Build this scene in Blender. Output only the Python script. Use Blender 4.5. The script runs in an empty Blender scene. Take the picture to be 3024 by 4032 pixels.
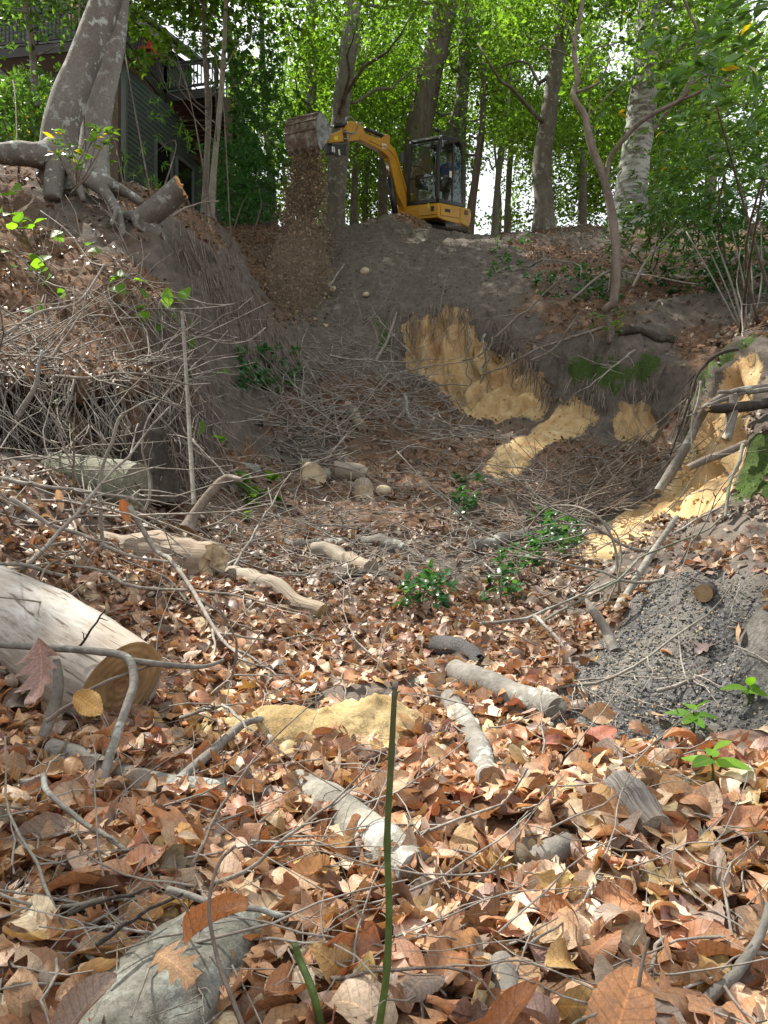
import bpy, bmesh, math, random
import numpy as np
from mathutils import Vector, Matrix

random.seed(5)
rng = np.random.default_rng(11)
sc = bpy.context.scene
C = sc.collection

# ------------------------------------------------------------------ camera
F = 2942.0
CH = 0.60
cam_d = bpy.data.cameras.new("camera")
cam = bpy.data.objects.new("camera", cam_d)
C.objects.link(cam)
cam.location = (0, 0, CH)
cam.rotation_euler = (math.radians(90), 0, 0)
cam_d.sensor_fit = 'AUTO'
cam_d.sensor_width = 36
cam_d.lens = 36 / 2 / (2016 / F)
cam_d.clip_start = 0.02
cam_d.clip_end = 3000
cam_d.dof.use_dof = False
sc.camera = cam

# ------------------------------------------------------------------ light
SUN = Vector((-0.46, 0.36, 0.81)).normalized()      # direction towards the sun
sun_el = math.asin(SUN.z)
sun_az = math.atan2(SUN.x, SUN.y)
world = bpy.data.worlds.new("World")
sc.world = world
world.use_nodes = True
nt = world.node_tree
nt.nodes.clear()
wo = nt.nodes.new('ShaderNodeOutputWorld')
bg = nt.nodes.new('ShaderNodeBackground')
sky = nt.nodes.new('ShaderNodeTexSky')
sky.sky_type = 'NISHITA'
sky.sun_disc = False
sky.sun_elevation = sun_el
sky.sun_rotation = sun_az
sky.air_density = 1.0
sky.dust_density = 2.5
sky.ozone_density = 0.6
bg.inputs['Strength'].default_value = 0.10
hz = nt.nodes.new('ShaderNodeMix'); hz.data_type = 'RGBA'          # thin bright haze over the blue
hz.inputs[0].default_value = .62; hz.inputs[7].default_value = (7.6, 7.5, 7.2, 1)
nt.links.new(sky.outputs[0], hz.inputs[6])
nt.links.new(hz.outputs[2], bg.inputs['Color'])
nt.links.new(bg.outputs[0], wo.inputs['Surface'])
sl = bpy.data.lights.new("sun", 'SUN')
sl.energy = 4.8
sl.angle = math.radians(0.53)
sl.color = (1.0, 0.95, 0.86)
so = bpy.data.objects.new("sun", sl)
C.objects.link(so)
so.rotation_euler = (-SUN).to_track_quat('-Z', 'Y').to_euler()
so.location = (-20, 10, 40)
sc.view_settings.view_transform = 'Standard'
sc.view_settings.look = 'None'
sc.view_settings.gamma = 1
sc.view_settings.exposure = 1.35
sc.view_settings.use_curve_mapping = False
sc.cycles.max_bounces = 7
sc.cycles.diffuse_bounces = 4
sc.cycles.glossy_bounces = 2
sc.cycles.transmission_bounces = 4
sc.cycles.transparent_max_bounces = 6
sc.cycles.caustics_reflective = False
sc.cycles.caustics_refractive = False
sc.cycles.use_denoising = True

# ------------------------------------------------------------------ helpers
def P(u, v, d):
    return np.array([(u - 1512) / F * d, d, CH + (2016 - v) / F * d])

def proj(p):
    p = np.asarray(p, float)
    y = np.maximum(p[..., 1], 1e-3)
    return 1512 + p[..., 0] / y * F, 2016 - (p[..., 2] - CH) / y * F

def mesh_np(name, V, Q, mats=(), smooth=True, col=None, uv=None, attrs=None, fmat=None):
    """V (n,3), Q list of index arrays (each (k,3) or (k,4)) -> mesh"""
    V = np.asarray(V, np.float32)
    if isinstance(Q, np.ndarray):
        Q = [Q]
    Q = [np.asarray(q, np.int32) for q in Q if len(q)]
    me = bpy.data.meshes.new(name)
    me.vertices.add(len(V))
    me.vertices.foreach_set('co', V.ravel())
    loops = np.concatenate([q.ravel() for q in Q])
    tot = np.concatenate([np.full(len(q), q.shape[1], np.int32) for q in Q])
    start = np.concatenate([[0], np.cumsum(tot)[:-1]]).astype(np.int32)
    me.loops.add(len(loops))
    me.loops.foreach_set('vertex_index', loops)
    me.polygons.add(len(tot))
    me.polygons.foreach_set('loop_start', start)
    if fmat is not None:
        me.polygons.foreach_set('material_index', np.asarray(fmat, np.int32))
    me.polygons.foreach_set('use_smooth', np.full(len(tot), smooth, bool))
    if col is not None:
        a = me.color_attributes.new('Col', 'FLOAT_COLOR', 'POINT')
        c4 = np.ones((len(V), 4), np.float32)
        c4[:, :3] = col
        a.data.foreach_set('color', c4.ravel())
    if uv is not None:
        l = me.uv_layers.new(name='UVMap')
        l.data.foreach_set('uv', np.asarray(uv, np.float32)[loops].ravel())
    if attrs:
        for k, val in attrs.items():
            a = me.attributes.new(k, 'FLOAT', 'POINT')
            a.data.foreach_set('value', np.asarray(val, np.float32))
    for m in mats:
        me.materials.append(m)
    me.update()
    me.validate()
    return me

def link(name, me, parent=None, loc=None):
    o = bpy.data.objects.new(name, me)
    C.objects.link(o)
    if parent is not None:
        o.parent = parent
    if loc is not None:
        o.location = loc
    return o

def tag(o, label=None, cat=None, group=None, kind=None):
    if label: o['label'] = label
    if cat: o['category'] = cat
    if group: o['group'] = group
    if kind: o['kind'] = kind
    return o

def thing(name, label, cat, loc=(0, 0, 0), group=None, rot=(0, 0, 0)):
    o = bpy.data.objects.new(name, None)
    o.empty_display_size = 0.1
    C.objects.link(o)
    o.location = loc
    o.rotation_euler = rot
    return tag(o, label, cat, group)

class MB:
    """mesh buffer: boxes, tubes, sheets -> one mesh"""
    def __init__(s):
        s.V = []; s.Q = {3: [], 4: []}; s.n = 0; s.c = []; s.uv = []
    def add(s, V, *Qs, col=None, uv=None):
        V = np.asarray(V, float)
        for q in Qs:
            q = np.asarray(q, int)
            if len(q):
                s.Q[q.shape[1]].append(q + s.n)
        s.V.append(V); s.n += len(V)
        s.c.append(np.broadcast_to(np.asarray(col if col is not None else (1, 1, 1), float), (len(V), 3)))
        s.uv.append(np.asarray(uv, float) if uv is not None else np.zeros((len(V), 2)))
        return s
    def mesh(s, name, mats=(), smooth=True, usecol=False, useuv=False):
        V = np.concatenate(s.V)
        Q = [np.concatenate(s.Q[k]) for k in (3, 4) if s.Q[k]]
        return mesh_np(name, V, Q, mats, smooth, np.concatenate(s.c) if usecol else None,
                       np.concatenate(s.uv) if useuv else None)
    def box(s, c, size, R=None, bev=0.0, taper=1.0):
        x, y, z = np.array(size) / 2.0
        if bev <= 0:
            V = np.array([[sx * x * (taper if sz > 0 else 1), sy * y * (taper if sz > 0 else 1), sz * z]
                          for sz in (-1, 1) for sy in (-1, 1) for sx in (-1, 1)])
            Qd = np.array([[0, 2, 3, 1], [4, 5, 7, 6], [0, 1, 5, 4], [2, 6, 7, 3], [0, 4, 6, 2], [1, 3, 7, 5]])
            if R is not None: V = V @ np.asarray(R).T
            return s.add(V + np.asarray(c), Qd)
        b = min(bev, x * .9, y * .9, z * .9)
        bm = bmesh.new()
        bmesh.ops.create_cube(bm, size=1.0)
        for v in bm.verts:
            v.co = Vector((v.co.x * 2 * x, v.co.y * 2 * y, v.co.z * 2 * z))
        bmesh.ops.bevel(bm, geom=bm.edges[:], offset=b, segments=2, profile=0.5, affect='EDGES')
        return s.bm(bm, R, c)
    def bm(s, bm, R=None, c=(0, 0, 0)):
        bm.verts.index_update()
        V = np.array([v.co[:] for v in bm.verts])
        if R is not None: V = V @ np.asarray(R).T
        bmesh.ops.triangulate(bm, faces=[f for f in bm.faces if len(f.verts) > 4])
        t = np.array([[v.index for v in f.verts] for f in bm.faces if len(f.verts) == 3]).reshape(-1, 3)
        q = np.array([[v.index for v in f.verts] for f in bm.faces if len(f.verts) == 4]).reshape(-1, 4)
        bm.free()
        return s.add(V + np.asarray(c), t, q)
    def bar(s, a, b, w, h, up=(0, 0, 1), bev=0.0):
        a = np.asarray(a, float); b = np.asarray(b, float)
        d = b - a; L = np.linalg.norm(d); d = d / L
        up = np.asarray(up, float)
        sx = np.cross(up, d); sx /= np.linalg.norm(sx)
        uz = np.cross(d, sx)
        R = np.stack([d, sx, uz], 1)
        return s.box((a + b) / 2, (L, w, h), R, bev)
    def tube(s, pts, rad, sides=6, cap=True, col=None, jag=0.0):
        V, q, t, uv = tube_geo(pts, rad, sides, cap, jag)
        return s.add(V, t, q, col=col, uv=uv)

def tube_geo(pts, rad, sides=6, cap=True, jag=0.0):
    pts = np.asarray(pts, float); n = len(pts)
    rad = np.broadcast_to(np.asarray(rad, float), (n,)) if np.ndim(rad) < 2 else np.asarray(rad, float)
    T = np.gradient(pts, axis=0)
    T /= np.linalg.norm(T, axis=1)[:, None] + 1e-9
    ref = np.array([0, 0, 1.0]) if abs(T[0, 2]) < .9 else np.array([1.0, 0, 0])
    N = np.zeros((n, 3)); N[0] = np.cross(T[0], ref); N[0] /= np.linalg.norm(N[0])
    for i in range(1, n):
        v = N[i - 1] - T[i] * np.dot(N[i - 1], T[i])
        N[i] = v / (np.linalg.norm(v) + 1e-9)
    B = np.cross(T, N)
    a = np.linspace(0, 2 * np.pi, sides, endpoint=False)
    r = rad[:, None] if rad.ndim == 1 else rad
    V = pts[:, None, :] + (np.cos(a)[None, :, None] * N[:, None, :] + np.sin(a)[None, :, None] * B[:, None, :]) * np.broadcast_to(r, (n, sides))[:, :, None]
    if jag: V[-1] += T[-1] * rng.uniform(-jag, jag, (sides, 1))
    V = V.reshape(-1, 3)
    i = np.arange(n - 1)[:, None] * sides; k = np.arange(sides)[None, :]; k2 = (k + 1) % sides
    q = np.stack([i + k, i + k2, i + sides + k2, i + sides + k], -1).reshape(-1, 4)
    L = np.concatenate([[0], np.cumsum(np.linalg.norm(np.diff(pts, axis=0), axis=1))])
    uv = np.stack([np.tile(np.arange(sides) / sides, n), np.repeat(L, sides)], 1)
    t = np.zeros((0, 3), int)
    if cap:
        V = np.concatenate([V, pts[:1], pts[-1:]]); m = n * sides
        uv = np.concatenate([uv, [[.5, 0], [.5, L[-1]]]])
        k = np.arange(sides); k2 = (k + 1) % sides
        t = np.concatenate([np.stack([np.full(sides, m), k2, k], 1),
                            np.stack([np.full(sides, m + 1), (n - 1) * sides + k, (n - 1) * sides + k2], 1)])
    return V, q, t, uv

def smooth_path(ctrl, n):
    """Catmull-Rom through control points -> n points"""
    c = np.asarray(ctrl, float)
    c = np.concatenate([[2 * c[0] - c[1]], c, [2 * c[-1] - c[-2]]])
    m = len(c) - 3
    out = []
    for t in np.linspace(0, m - 1e-6, n):
        i = int(t); f = t - i
        p0, p1, p2, p3 = c[i:i + 4]
        out.append(.5 * ((2 * p1) + (-p0 + p2) * f + (2 * p0 - 5 * p1 + 4 * p2 - p3) * f * f + (-p0 + 3 * p1 - 3 * p2 + p3) * f ** 3))
    return np.array(out)

def wob(pts, amp):
    pts = np.array(pts, float)
    k = rng.normal(0, amp, pts.shape); k[0] *= .3
    return pts + k

# value noise (numpy)
_perm = np.random.default_rng(3).permutation(512)
_val = np.random.default_rng(4).uniform(-1, 1, 512)
def _h(ix, iy, iz):
    return _val[(_perm[(_perm[(_perm[ix & 511] + iy) & 511] + iz) & 511])]
def vnoise(p):
    p = np.asarray(p, float)
    i = np.floor(p).astype(int); f = p - i; f = f * f * (3 - 2 * f)
    x, y, z = i[..., 0], i[..., 1], i[..., 2]
    fx, fy, fz = f[..., 0], f[..., 1], f[..., 2]
    def L(a, b, t): return a + (b - a) * t
    return L(L(L(_h(x, y, z), _h(x + 1, y, z), fx), L(_h(x, y + 1, z), _h(x + 1, y + 1, z), fx), fy),
             L(L(_h(x, y, z + 1), _h(x + 1, y, z + 1), fx), L(_h(x, y + 1, z + 1), _h(x + 1, y + 1, z + 1), fx), fy), fz)
def fbm(p, octv=4, gain=.5):
    p = np.asarray(p, float); s = 0; a = 1.0
    for k in range(octv):
        s = s + a * vnoise(p + 17.3 * k); p = p * 2.03; a *= gain
    return s

def inpoly(u, v, poly):
    poly = np.asarray(poly, float)
    r = np.zeros(u.shape, bool); j = len(poly) - 1
    for i in range(len(poly)):
        xi, yi = poly[i]; xj, yj = poly[j]
        c = ((yi > v) != (yj > v)) & (u < (xj - xi) * (v - yi) / (yj - yi + 1e-12) + xi)
        r ^= c; j = i
    return r

# ------------------------------------------------------------------ materials
def mat(name):
    m = bpy.data.materials.new(name)
    m.use_nodes = True
    n = m.node_tree
    n.nodes.clear()
    return m, n, n.nodes.new('ShaderNodeOutputMaterial')

class G:
    """tiny node-graph helper"""
    def __init__(s, name):
        s.m, s.t, s.out = mat(name)
    def n(s, typ, **kw):
        nd = s.t.nodes.new(typ)
        ins = kw.pop('ins', {})
        for k, v in kw.items(): setattr(nd, k, v)
        for k, v in ins.items(): s.set(nd, k, v)
        return nd
    def set(s, nd, k, v):
        i = nd.inputs[k]
        if isinstance(v, bpy.types.NodeSocket): s.t.links.new(v, i)
        else:
            if i.type == 'RGBA' and len(v) == 3: v = (*v, 1)
            i.default_value = v
    def noise(s, scale, detail=4, vec=None, rough=.6, dist=0.0):
        nd = s.n('ShaderNodeTexNoise', ins={'Scale': scale, 'Detail': detail, 'Roughness': rough, 'Distortion': dist})
        if vec is not None: s.set(nd, 'Vector', vec)
        return nd.outputs['Fac']
    def vor(s, scale, vec=None, feat='F1'):
        nd = s.n('ShaderNodeTexVoronoi', feature=feat, ins={'Scale': scale})
        if vec is not None: s.set(nd, 'Vector', vec)
        return nd.outputs['Distance']
    def ramp(s, fac, *stops):
        nd = s.n('ShaderNodeValToRGB')
        e = nd.color_ramp.elements
        for i, (p, c) in enumerate(stops):
            x = e[i] if i < 2 else e.new(p)
            x.position = p
            x.color = (*c, 1) if len(c) == 3 else c
        s.set(nd, 'Fac', fac)
        return nd.outputs['Color']
    def mix(s, fac, a, b, bl='MIX'):
        nd = s.n('ShaderNodeMix', data_type='RGBA', blend_type=bl)
        s.set(nd, 0, fac); s.set(nd, 6, a); s.set(nd, 7, b)
        return nd.outputs[2]
    def math(s, op, a, b=0.0, clamp=False):
        nd = s.n('ShaderNodeMath', operation=op, use_clamp=clamp)
        s.set(nd, 0, a); s.set(nd, 1, b)
        return nd.outputs[0]
    def attr(s, name, out='Fac'):
        return s.n('ShaderNodeAttribute', attribute_name=name).outputs[out]
    def coord(s, out='Object'):
        return s.n('ShaderNodeTexCoord').outputs[out]
    def mapping(s, vec, scale=(1, 1, 1)):
        return s.n('ShaderNodeMapping', ins={'Vector': vec, 'Scale': scale}).outputs[0]
    def bump(s, h, strength=.5, dist=.01):
        return s.n('ShaderNodeBump', ins={'Height': h, 'Strength': strength, 'Distance': dist}).outputs[0]
    def bsdf(s, col, rough=.7, normal=None, metal=0.0, spec=.3):
        b = s.n('ShaderNodeBsdfPrincipled', ins={'Base Color': col, 'Roughness': rough, 'Metallic': metal, 'Specular IOR Level': spec})
        if normal is not None: s.set(b, 'Normal', normal)
        s.t.links.new(b.outputs[0], s.out.inputs['Surface'])
        return b
    def leaf(s, col, trans=.45, rough=.5, spec=.3, tcol=None, normal=None):
        b = s.n('ShaderNodeBsdfPrincipled', ins={'Base Color': col, 'Roughness': rough, 'Specular IOR Level': spec})
        if normal is not None: s.set(b, 'Normal', normal)
        t = s.n('ShaderNodeBsdfTranslucent', ins={'Color': tcol if tcol is not None else col})
        mx = s.n('ShaderNodeMixShader', ins={0: trans})
        s.t.links.new(b.outputs[0], mx.inputs[1]); s.t.links.new(t.outputs[0], mx.inputs[2])
        s.t.links.new(mx.outputs[0], s.out.inputs['Surface'])
        return s.m

def plain(name, col, rough=.5, metal=0.0, var=.12, scale=6.0, bump=0.0, spec=.4):
    g = G(name)
    n = g.noise(scale, 5, g.coord())
    c = g.mix(1.0, col, g.ramp(n, (.25, (1 - var,) * 3), (.75, (1 + var,) * 3)), 'MULTIPLY')
    nm = g.bump(g.noise(scale * 6, 4, g.coord()), bump, .01) if bump else None
    g.bsdf(c, rough, nm, metal, spec)
    return g.m
# ------------------------------------------------------------------ terrain
CT = """
0 4092 .85;1512 4092 .85;3024 4070 .85;0 3560 1.15;1512 3560 1.15;3024 3500 1.15;0 3193 1.5;1512 3193 1.5;3024 3120 1.5
800 2899 2;1512 2899 2;2200 2870 2.05;1512 2760 2.35;1000 2760 2.35;700 2700 2.4;1512 2500 3;1100 2500 3;1900 2500 3;1512 2300 4;1100 2310 4;1900 2310 4
1512 2150 5;1100 2150 5;1900 2140 5;1512 2000 6;1100 2000 6;1900 2000 6;1512 1900 7;1150 1880 7.2;1850 1870 7.1;1500 1780 8;1200 1760 8.2;1700 1760 8.2
1500 1620 9;1250 1610 9.2;1650 1640 9.2;1480 1480 10;1250 1480 10
100 3000 1.8;0 2900 2;300 2250 3;0 2250 2.8;500 2150 3.7;250 1900 4.2;0 1950 3.7;40 1590 5.05;60 1740 4.95;0 1810 4.4;0 1500 5.2;0 1200 6.2;0 900 7.3;0 720 8.3;0 640 9.6
300 1620 5.25;300 1760 5.2;300 1830 4.7;480 1650 5.5;480 1800 5.35;300 1480 5.6;300 1200 6.6;300 950 7.5;300 780 8.5;150 690 8.9;550 1950 5.2;560 1650 5.9;600 1400 6.7;560 1150 7.2;560 900 8.2;480 810 8.8
620 950 7.9;720 880 9;800 880 10.3;850 885 11.5;700 1250 7.2;780 1600 6.5;1000 1150 10;1130 1380 9.6;1150 1500 9.2;1000 1700 8;850 1800 7;720 1890 6
850 1150 8.8;900 1400 8.3;900 1000 10.8;900 1000 15;850 920 17;1000 920 17.5;900 1180 13.5;1050 1250 12.8;1150 1400 11;820 885 14
1250 1400 10.8;1480 1330 11.3;1350 1200 12.6;1500 1180 12.8;1350 1050 14.8;1500 1030 15;1700 1060 14.5;1300 930 17.5;1500 920 18;1700 905 19;1600 855 18.9;1500 865 18.8;1720 920 18.9;1350 905 18.4;1850 945 19;1780 942 19.3
1560 1300 11.3;1640 1270 11;1750 1230 11;1860 1240 10.7;1600 1440 10.7;1750 1560 10.4;1850 1580 10.1;1960 1290 10.4;2080 1400 9.8;2170 1540 9.3;1980 1640 9.4;2120 1640 9
2260 1570 8.7;2150 1700 8.2;1980 1850 7.4;1900 1700 8.8;2330 1560 8.5;2480 1510 8.2;2570 1540 8.1;2380 1720 8.1;2530 1720 7.8;2300 1780 7.6
2300 1850 7;2500 1850 6.4;2200 2000 6;2600 1750 7.2;2680 1600 7.4;2650 1450 8;2780 1480 6.2;2850 1380 6.1;3000 1320 6;2740 1560 6.5
2650 1950 5.6;2740 1800 5.8;2820 1950 5;2900 1700 5.3;3000 1600 5.4;2980 1850 4.8;2900 2040 4.4;2550 2150 4.6;3024 2100 3.9
3000 1250 7.5;2720 1370 8.3;2410 1330 8.7;2100 1290 10.2;2250 1400 9.3;2500 1150 10.5;2900 1100 10;2100 1050 14;2500 1000 14;2900 1000 13;1900 1000 15;2100 920 18.5;2500 890 18;2950 880 17.5
2350 2720 2.35;2600 2360 3;2800 2335 2.9;3000 2320 2.8;2600 2650 2.45;2900 2600 2.4;2420 2480 3;2300 2450 3.5;2750 2850 2.1;2960 2850 2;3024 2500 2.3;2500 2200 3.8;2850 2200 3.3;3024 2150 3.4;2200 2600 2.8;2250 2780 2.2
"""
ctrl = [P(*map(float, s.split())) for s in CT.replace('\n', ';').split(';') if s.strip()]
ctrl += [np.array(p, float) for p in [
    (2, .8, .2), (2.5, 1.5, .45), (3.5, 3, 1.1), (5, 5, 2.2), (6, 8, 3.2), (7, 12, 5), (9, 18, 7.4), (12, 25, 7.6), (-1.5, .8, .1), (-2.2, 1.8, .5), (-3.4, 3.2, 1.9), (-5, 5, 3.7),
    (-6.5, 7, 4.8), (-8, 10, 5.4), (-4, 12, 5.2), (-6, 16, 6.9), (-10, 15, 6.5), (-12, 21, 8.6), (-7, 21, 8.7), (-3.5, 21, 8.4),
    (0, -2, -.3), (3, -2, .3), (-3, -2, .3), (0, -8, -1.2), (8, -6, .6), (-8, -6, .6), (0, 20.6, 7.95), (1.3, 20.0, 7.5), (2.2, 20.4, 7.45), (2.6, 21, 7.8), (4, 21, 8.3), (7, 21, 8.2), (0, 24, 8), (6, 25, 7.6), (-10, 28, 9), (0, 32, 6.2), (12, 33, 5.5),
    (0, 45, 1.5), (-25, 40, 6), (25, 40, 2), (-25, 15, 6.5), (25, 12, 6), (-20, -5, 2), (20, -8, 2), (0, -25, -3)]]
ctrl = np.array(ctrl)
_D = np.linalg.norm(ctrl[:, None, :2] - ctrl[None, :, :2], axis=2)
_n = len(ctrl)
_A = np.zeros((_n + 3, _n + 3))
_A[:_n, :_n] = -np.sqrt(_D ** 2 + .02) + np.eye(_n) * .012 * -1
_A[:_n, _n] = 1; _A[:_n, _n + 1:] = ctrl[:, :2]; _A[_n, :_n] = 1; _A[_n + 1:, :_n] = ctrl[:, :2].T
_w = np.linalg.solve(_A, np.concatenate([ctrl[:, 2], np.zeros(3)]))
def base_z(xy):
    xy = np.asarray(xy, float); out = np.zeros(len(xy))
    for i in range(0, len(xy), 20000):
        q = xy[i:i + 20000]
        D = np.sqrt(((q[:, None, :] - ctrl[None, :, :2]) ** 2).sum(2) + .02)
        out[i:i + 20000] = -D @ _w[:_n] + _w[_n] + q @ _w[_n + 1:]
    r = np.hypot(xy[:, 0], xy[:, 1] - 10)
    f = np.clip((r - 26) / 25, 0, 1); f = f * f * (3 - 2 * f)
    return out * (1 - f) + f * (-4.0)

def axis(lo, hi, step, far, grow=1.25):
    a = list(np.arange(lo, hi + 1e-6, step)); s = step
    while a[-1] < far: s *= grow; a.append(a[-1] + s)
    s = step; b = []
    x = lo
    while x > -far: s *= grow; x -= s; b.append(x)
    return np.array(b[::-1] + a)
GX = axis(-5.6, 5.6, .045, 500)
# finer rows close to the camera, coarser up the slope
_ys = [0.3]
while _ys[-1] < 22: _ys.append(_ys[-1] + min(.055, .018 + .006 * _ys[-1]))
_b = []; x = .3; s = .03
while x > -500: s *= 1.25; x -= s; _b.append(x)
s = .055
while _ys[-1] < 500: s *= 1.25; _ys.append(_ys[-1] + s)
GY = np.array(_b[::-1] + _ys)
XX, YY = np.meshgrid(GX, GY, indexing='xy')
ZZ = base_z(np.stack([XX.ravel(), YY.ravel()], 1)).reshape(XX.shape)
gy_, gx_ = np.gradient(ZZ, GY, GX)
SL = np.hypot(gx_, gy_)

# zones, drawn where they lie on the slope (outline + depth range)
UU, VV = proj(np.stack([XX, YY, ZZ], -1))
def zone(poly, d0, d1, jit=22, seed=0.0):
    n = fbm(np.stack([XX * 2.3 + seed, YY * 2.3, ZZ * 2.3], -1), 4)
    n2 = fbm(np.stack([XX * 2.3 + seed + 40, YY * 2.3, ZZ * 2.3], -1), 4)
    return (inpoly(UU + n * jit, VV + n2 * jit, poly) & (YY > d0) & (YY < d1)).astype(float)
def blur(a, k=1):
    for _ in range(k):
        b = a.copy()
        b[1:-1, 1:-1] = (a[1:-1, 1:-1] * 2 + a[:-2, 1:-1] + a[2:, 1:-1] + a[1:-1, :-2] + a[1:-1, 2:]) / 6
        a = b
    return a
sand = zone([(1560, 1300), (1640, 1270), (1760, 1235), (1850, 1250), (1900, 1370), (2040, 1410), (2160, 1560), (2150, 1640), (1990, 1660), (1820, 1640), (1700, 1500), (1590, 1420)], 7.0, 11.6)
sand = np.maximum(sand, zone([(2270, 1560), (2370, 1630), (2220, 1770), (1990, 1900), (1880, 1860), (2040, 1740), (2170, 1640)], 6.5, 10, 14))
sand = np.maximum(sand, zone([(2390, 1610), (2560, 1545), (2570, 1700), (2420, 1740)], 7, 9.5, 14))
sand = np.maximum(sand, zone([(2860, 1400), (3000, 1420), (2960, 1560), (2930, 1700), (2960, 1800), (2850, 2040), (2600, 2080), (2420, 2080), (2650, 1900), (2780, 1700)], 4.2, 6.6))
sand = np.maximum(sand, zone([(2280, 2170), (2500, 2060), (2600, 2120), (2380, 2260)], 4, 5.6) * .8)
sand = blur(sand, 2)
moss = zone([(2230, 1470), (2350, 1410), (2600, 1405), (2560, 1470), (2400, 1490), (2370, 1530), (2270, 1525)], 7.8, 9.4, 34)
moss = np.maximum(moss, zone([(2740, 1450), (2800, 1370), (3000, 1310), (3000, 1340), (2880, 1400), (2800, 1530), (2760, 1560)], 5.6, 6.6, 14) * .8)
moss = np.maximum(moss, zone([(2960, 1800), (3060, 1700), (3060, 1960), (2880, 2010), (2890, 1980)], 4.0, 5.4, 20))
moss = np.maximum(moss, zone([(2700, 1540), (2770, 1540), (2740, 1800), (2690, 1800)], 5.2, 7, 14))
moss = np.maximum(moss, zone([(1470, 1270), (1540, 1260), (1540, 1400), (1480, 1400)], 10.5, 12.5, 16) * .6)
moss = np.maximum(moss, zone([(260, 680), (560, 800), (430, 830), (250, 730)], 7, 10, 30) * .5)
moss = blur(moss, 1)
char = blur(zone([(2480, 2370), (2700, 2290), (3100, 2330), (3200, 2700), (3150, 3000), (2850, 3000), (2550, 3060), (2400, 2980), (2170, 2850)], 1.6, 3.4, 60), 3)
# litter: 1 where dead leaves cover the soil
bare = zone([(1130, 1400), (1150, 1250), (1080, 1000), (1330, 890), (1900, 890), (2000, 960), (2150, 1080), (2000, 1200), (2250, 1350), (2560, 1440), (2250, 1560), (2050, 1650), (1500, 1480), (1250, 1480)], 10, 20, 40)
bare = np.maximum(bare, zone([(640, 900), (900, 1000), (1150, 1500), (1050, 1660), (850, 1620), (720, 1250)], 7, 12.5, 40))
bare = np.maximum(bare, zone([(2050, 1330), (2600, 1330), (2700, 1430), (2560, 1560), (2200, 1560)], 7.6, 10.5, 50) * .8)
bare = np.maximum(bare, zone([(2740, 1330), (3100, 1250), (3100, 1900), (2940, 2000), (2800, 1500)], 4, 6.8, 30) * .85)
bare = np.maximum(bare, zone([(2300, 2350), (2500, 2150), (2900, 2000), (3100, 2050), (3100, 2350), (2600, 2330)], 2.8, 4.6, 40) * .7)
bare = np.maximum(bare, np.clip((SL - 1.25) / .6, 0, 1) * (YY > 6))
bare = np.maximum(bare, np.clip(sand * 1.3, 0, 1))
bare = np.maximum(bare, np.clip(char * 1.5, 0, .985))
bare = np.maximum(bare, zone([(1000, 2880), (1180, 2800), (1300, 2760), (1560, 2740), (1580, 2930), (1300, 2960), (1050, 2960)], 1.9, 2.6, 10) * .95)
bare = np.maximum(bare, moss)
litter = np.clip(1 - blur(bare, 2), 0, 1)
rich = np.clip(fbm(np.stack([XX * .9, YY * .9, ZZ * .9], -1), 3) * .5 + .62, .15, 1)
litter = litter * np.where(YY > 7.5, rich, np.where((YY > 3.4) & (ZZ < 1.0), np.clip(rich * .95, .25, .85), 1))

# relief: lumps and crumbs of soil, rills down the sand faces
lump = fbm(np.stack([XX * 1.3, YY * 1.3, ZZ * 1.3], -1), 4)
crumb = fbm(np.stack([XX * 7, YY * 7, ZZ * 7], -1), 4, .6)
fine = np.abs(fbm(np.stack([XX * 19, YY * 19, ZZ * 19], -1), 3, .6))
near = ((np.abs(XX) < 6.5) & (YY > .2) & (YY < 24)).astype(float)
rill = fbm(np.stack([XX * 5.5, YY * 5.5, ZZ * .7], -1), 3)
dz = .10 * lump * np.clip(YY / 8, .15, 1) + .045 * crumb * np.clip(YY / 6, .35, 1) + .022 * fine * (1 - litter)
dz = dz * (1 - .55 * char) + char * .012 * fine
dz = dz * (1 - sand * .55) + sand * .05 * rill
ZZ = ZZ + dz * near
# undercut: push the steep sand faces back beneath their lips
nx = -gx_ / (SL + 1e-6); ny = -gy_ / (SL + 1e-6)
push = (-.12 + .08 * rill + .07 * crumb) * sand * np.clip((SL - .7) / 1.0, 0, 1) + .07 * crumb * np.clip((SL - 1) / 1.0, 0, 1) * near
XF = XX + nx * push; YF = YY + ny * push

def samp(A, xy):
    xy = np.asarray(xy, float)
    i = np.clip(np.searchsorted(GX, xy[:, 0]) - 1, 0, len(GX) - 2)
    j = np.clip(np.searchsorted(GY, xy[:, 1]) - 1, 0, len(GY) - 2)
    fx = np.clip((xy[:, 0] - GX[i]) / (GX[i + 1] - GX[i]), 0, 1); fy = np.clip((xy[:, 1] - GY[j]) / (GY[j + 1] - GY[j]), 0, 1)
    return (A[j, i] * (1 - fx) + A[j, i + 1] * fx) * (1 - fy) + (A[j + 1, i] * (1 - fx) + A[j + 1, i + 1] * fx) * fy
def gz(x, y): return float(samp(ZZ, [[x, y]])[0])
_gy2, _gx2 = np.gradient(blur(ZZ, 4), GY, GX)
def gnorm(xy):
    n = np.stack([-samp(_gx2, xy), -samp(_gy2, xy), np.ones(len(xy))], 1)
    return n / np.linalg.norm(n, axis=1)[:, None]
def ground_at(u, v, d0=.7, d1=24):
    """where the line of sight through photo point (u, v) meets the ground"""
    d = np.arange(d0, d1, .03)
    x = (u - 1512) / F * d; z = CH + (2016 - v) / F * d
    g = samp(ZZ, np.stack([x, d], 1))
    k = np.argmax(g > z)
    if not (g > z).any(): k = len(d) - 1
    return np.array([x[k], d[k], g[k]])

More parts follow.
